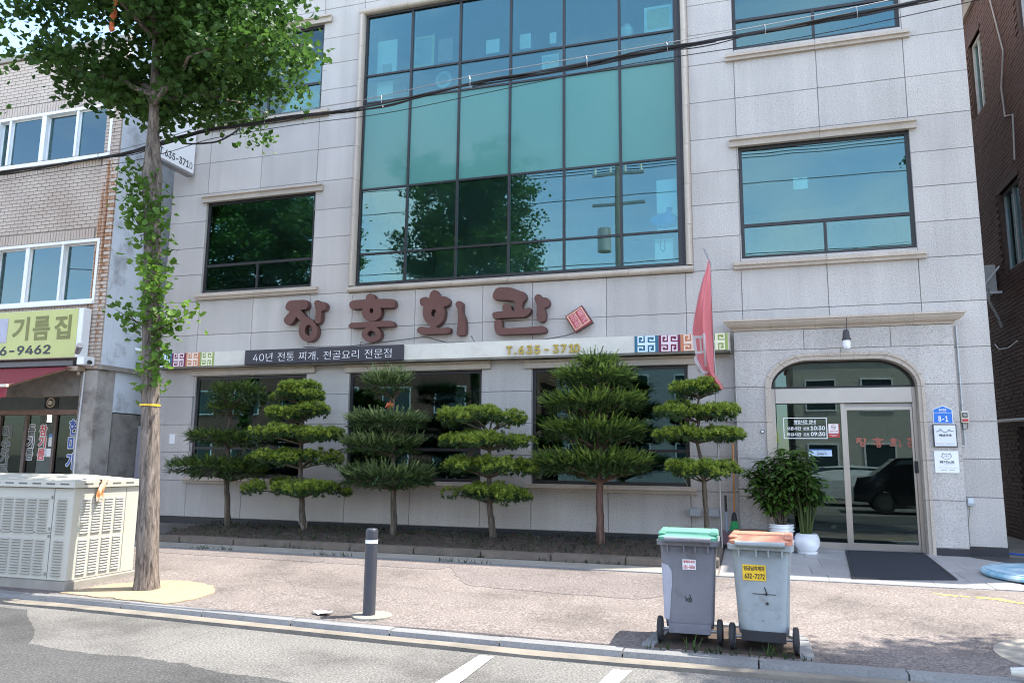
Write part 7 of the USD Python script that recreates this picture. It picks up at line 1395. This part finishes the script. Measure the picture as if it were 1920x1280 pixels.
for k, (r, dy, dz, am) in enumerate(((.014, 0, 0, .0), (.010, .02, -.010, .012), (.008, -.016, -.005, .016), (.006, .0, -.024, .020))):
    P = main.copy(); P[:, 1] += dy + am * np.sin(P[:, 0] * (2.1 + k) + k); P[:, 2] += dz + am * np.sin(P[:, 0] * (1.7 + .6 * k) + 2 * k); obj("cable", tube(P, r, 8), CBK, ocb)
mw = main.copy(); mw[:, 2] += .078 - .02 * np.cos(mw[:, 0] * .9); obj("messenger_wire", tube(mw, .0045, 6), STEEL_D, ocb)
P = cat_line3([(-2.9, -4.8, 5.67), (-2.3, -4.8, 5.69), (-1.6, -4.8, 5.71), (-.9, -4.8, 5.755), (-.2, -4.8, 5.79)], 50); obj("cable", tube(P, .008, 6), CBK, ocb)
for x in (-8.3, -5.6, -4.1, -2.95, -1.63, -.75, .25, 1.2):
    i = np.argmin(abs(main[:, 0] - x)); q = main[i]; w_ = mw[i]
    obj("clip", tube([w_ + [-.01, 0, .012], w_ + [.006, -.012, 0], (w_ + q) / 2 + [.015, -.024, 0], q + [.016, -.022, -.03], q + [.02, 0, -.05], q + [.01, .02, -.02]], .004, 6), STEEL_D, ocb)
dc = thing("drop_cable", "slack black cable looping from the bundle beside the tree trunk", "cable")
obj("run", tube(cat_line3([(-6.95, -4.85, 5.52), (-6.75, -4.85, 5.41), (-6.36, -4.85, 5.385), (-6.12, -4.85, 5.45), (-5.98, -4.82, 5.56)], 40), .011, 6), CBK, dc); obj("tie", lathe([(.012, 0), (.017, 0), (.017, .02), (.012, .02)], (-5.99, -4.82, 5.53), 10), STEEL_D, dc)
if True:
    w2 = thing("thin_wire", "thin dark wire hanging just below the black cable bundle", "wire"); P = main.copy(); P[:, 1] = -4.7; P[:, 2] -= .05 + .04 * np.sin(P[:, 0] * .8 + 1) ** 2; obj("run", tube(P, .0045, 5), CBK, w2); obj("tie", lathe([(.005, 0), (.012, 0), (.012, .02), (.005, .02)], tuple(P[120]), 8), STEEL_D, w2)

# ================================================================== the other street trees and the far side of the road (seen in the glass)
dup(gk, "ginkgo_tree", (-13.6, -5.55, zg(0, -5.55)), 140, "ginkgo tree left of the frame, mirrored in the left window", "tree", scale=(1.3, 1.3, 1.02))
dup(gk, "ginkgo_tree", (5.75, -4.7, zg(0, -4.7)), 75, "ginkgo tree right of the frame whose shade falls by the manhole", "tree", scale=(1.05, 1.05, 1.22))
struct("far_pavement", plate(Polygon([(-40, -21.5), (40, -21.5), (40, -25.5), (-40, -25.5)]), flat(.02), 0, .3), WALK2)
def block(name, lab, x0, x1, y0, d, h, wm, floors, bays, roofm):
    t = thing(name, lab, "building"); obj("wall", box(x0, x1, y0 - d, y0, -.1, h), wm, t); obj("roof_edge", bbox_(x0 - .1, x1 + .1, y0 - d - .1, y0 + .15, h, h + .25, .03), roofm, t)
    for f in range(floors):
        for b in range(bays):
            a = x0 + (x1 - x0) * (b + .22) / bays; c = x0 + (x1 - x0) * (b + .78) / bays; z = .9 + f * (h - .6) / floors
            w_ = obj("window", cat_([box(a, c, y0 + .002, y0 + .05, z, z + .07), box(a, c, y0 + .002, y0 + .05, z + 1.4, z + 1.47), box(a, a + .07, y0 + .002, y0 + .05, z + .07, z + 1.4), box(c - .07, c, y0 + .002, y0 + .05, z + .07, z + 1.4)]), WHITE, t); obj("pane", box(a + .07, c - .07, y0 + .004, y0 + .02, z + .07, z + 1.4), GL_LO2, w_)
    return t
GL_LO2 = plain("far_window_dark", (.04, .06, .065), .08)
FB1 = plain("far_wall_beige", (.50, .47, .40), .9); FB2 = plain("far_wall_grey", (.36, .36, .36), .9); FB3 = plain("far_wall_brick", (.22, .11, .08), .9); RT = plain("far_roof_red", (.26, .08, .05), .8)
block("far_building", "beige low building across the road, mirrored in the fanlight", 2.0, 11.5, -25.5, 8, 6.4, FB1, 2, 4, RT)
block("far_building", "grey three storey building across the road", -9.5, 1.2, -26, 8, 7.4, FB2, 2, 4, CONC)
block("far_building", "red brick building across the road to the left", -36, -10.5, -25.5, 8, 9.5, FB3, 3, 8, CONC)
block("far_building", "beige building across the road at the far right", 12.5, 26, -26, 8, 7.8, FB1, 3, 5, CONC)
t = thing("far_awning", "yellow-green shop awning across the road, mirrored in the door", "awning"); obj("canvas", trimesh.convex.convex_hull(np.array([(-.5, -25.4, 2.9), (1.2, -25.4, 2.9), (-.5, -24.2, 2.35), (1.2, -24.2, 2.35), (-.5, -25.4, 2.8), (1.2, -25.4, 2.8)])), plain("awning_lime", (.45, .50, .05), .8), t); obj("front_bar", box(-.5, 1.2, -24.2, -24.15, 2.25, 2.36), WHITE, t)
up_ = thing("utility_pole", "concrete utility pole across the road, mirrored in the curtain wall", "pole", (-4.55, -15.6, ZR))
obj("shaft", cyl((0, 0, 0), (0, 0, 13.2), .19, .11, 16), CONC, up_)
for z in (11.2, 12.4): obj("crossarm", box(-1.0, 1.0, -.05, .05, z, z + .10), STEEL_D, up_)
obj("transformer", cyl((-.55, 0, 9.4), (-.55, 0, 10.3), .26, n=16), plain("transformer_grey", (.4, .41, .42), .5), up_)
for x in (-.9, -.3, .3, .9): obj("insulator", cyl((x, 0, 12.5), (x, 0, 12.75), .05, n=8), WHITE, up_)
pw = thing("power_lines", "power lines strung along the far side of the road", "wire")
for x, z in ((-.9, 12.75), (-.3, 12.75), (.3, 12.75), (.9, 11.4), (0, 10.0), (.1, 8.9)):
    s = np.linspace(-30, 30, 40); obj("line", tube(np.stack([s, np.full(40, -15.6 + x * .5), z + .0016 * (np.abs(s) - 4.5) ** 2 - .03], 1), .018, 5), CBK, pw)
CARRIM = plain("car_rim", (.10, .10, .105), .35, .5)
def car(name, lab, loc, rot, paint, h, L, suv):
    t = thing(name, lab, "car", loc, rot); w = .9
    side = [(-L / 2, .35), (-L / 2 + .03, .75), (-L / 2 + .15, h * .62), (-L * .36, h * .66), (-L * .22 if suv else -L * .18, h * .97), (0, h), (L * .30 if suv else L * .2, h * .97), (L * .43 if suv else L * .36, h * .68), (L / 2 - .05, h * .62), (L / 2, .7), (L / 2 - .05, .33), (L * .33 + .36, .33), (L * .33 + .25, .60), (L * .33, .68), (L * .33 - .25, .60), (L * .33 - .36, .28), (-L * .31 + .36, .28), (-L * .31 + .25, .6), (-L * .31, .68), (-L * .31 - .25, .6), (-L * .31 - .36, .33)]
    e = trimesh.creation.extrude_polygon(Polygon(side).buffer(.03).buffer(-.03), 2 * w, engine="earcut"); e = trimesh.Trimesh(*trimesh.remesh.subdivide_to_size(e.vertices, e.faces, .25), process=False); v = e.vertices; x, z, y = v[:, 0].copy(), v[:, 1].copy(), v[:, 2] - w
    y = y * (1 - .24 * np.clip((z - h * .62) / (h * .38), 0, 1) - .06 * np.abs(x / L * 2) ** 4); e.vertices = np.stack([x, y, z], 1); obj("body", e, paint, t, 30)
    G = []
    for s in (-1, 1):
        y0_, y1_ = s * (w * .955 + .006), s * (w * .79 + .01); G.append([(-L * .31, y0_, h * .66), (L * .36, y0_, h * .66), (L * .24, y1_, h * .94), (-L * .19, y1_, h * .94)])
    ca, cb_ = (-L * .36, h * .67), (-(L * .22 if suv else L * .18), h * .96); G.append([(ca[0] - .02, -w * .85, ca[1]), (ca[0] - .02, w * .85, ca[1]), (cb_[0] - .02, w * .7, cb_[1]), (cb_[0] - .02, -w * .7, cb_[1])])
    obj("windows", quads(G), GL_LO2, t)
    for x in (-L * .31, L * .33):
        for s in (-1, 1):
            e = lathe([(0, -.10), (.28, -.10), (.325, -.08), (.325, .08), (.28, .10), (0, .10)], n=28); v = e.vertices; e.vertices = np.stack([v[:, 0] + x, v[:, 2] + s * (w - .12), v[:, 1] + .325], 1); q = obj("wheel", e, BLACK, t, 35)
            e = lathe([(0, -.105), (.2, -.105), (.2, .105), (0, .105)], n=20); v = e.vertices; e.vertices = np.stack([v[:, 0] + x, v[:, 2] + s * (w - .12), v[:, 1] + .325], 1); obj("rim", e, CARRIM, q)
    for s in (-1, 1): obj("headlight", bbox_(-L / 2 - .01, -L / 2 + .1, s * .62 - .16, s * .62 + .16, .66, .80, .02), WHITE, t)
    return t
car("parked_car", "white sedan parked across the road, mirrored in the door glass", (3.4, -17.8, ZR), 178, plain("car_white", (.62, .63, .64), .15, coat=.6), 1.42, 4.6, False)
car("parked_car", "black sport utility car standing beside the photographer, mirrored in the sliding door", (5.2, -13.9, ZR), 2, plain("car_black", (.008, .008, .010), .12, coat=.6), 1.72, 4.5, True)
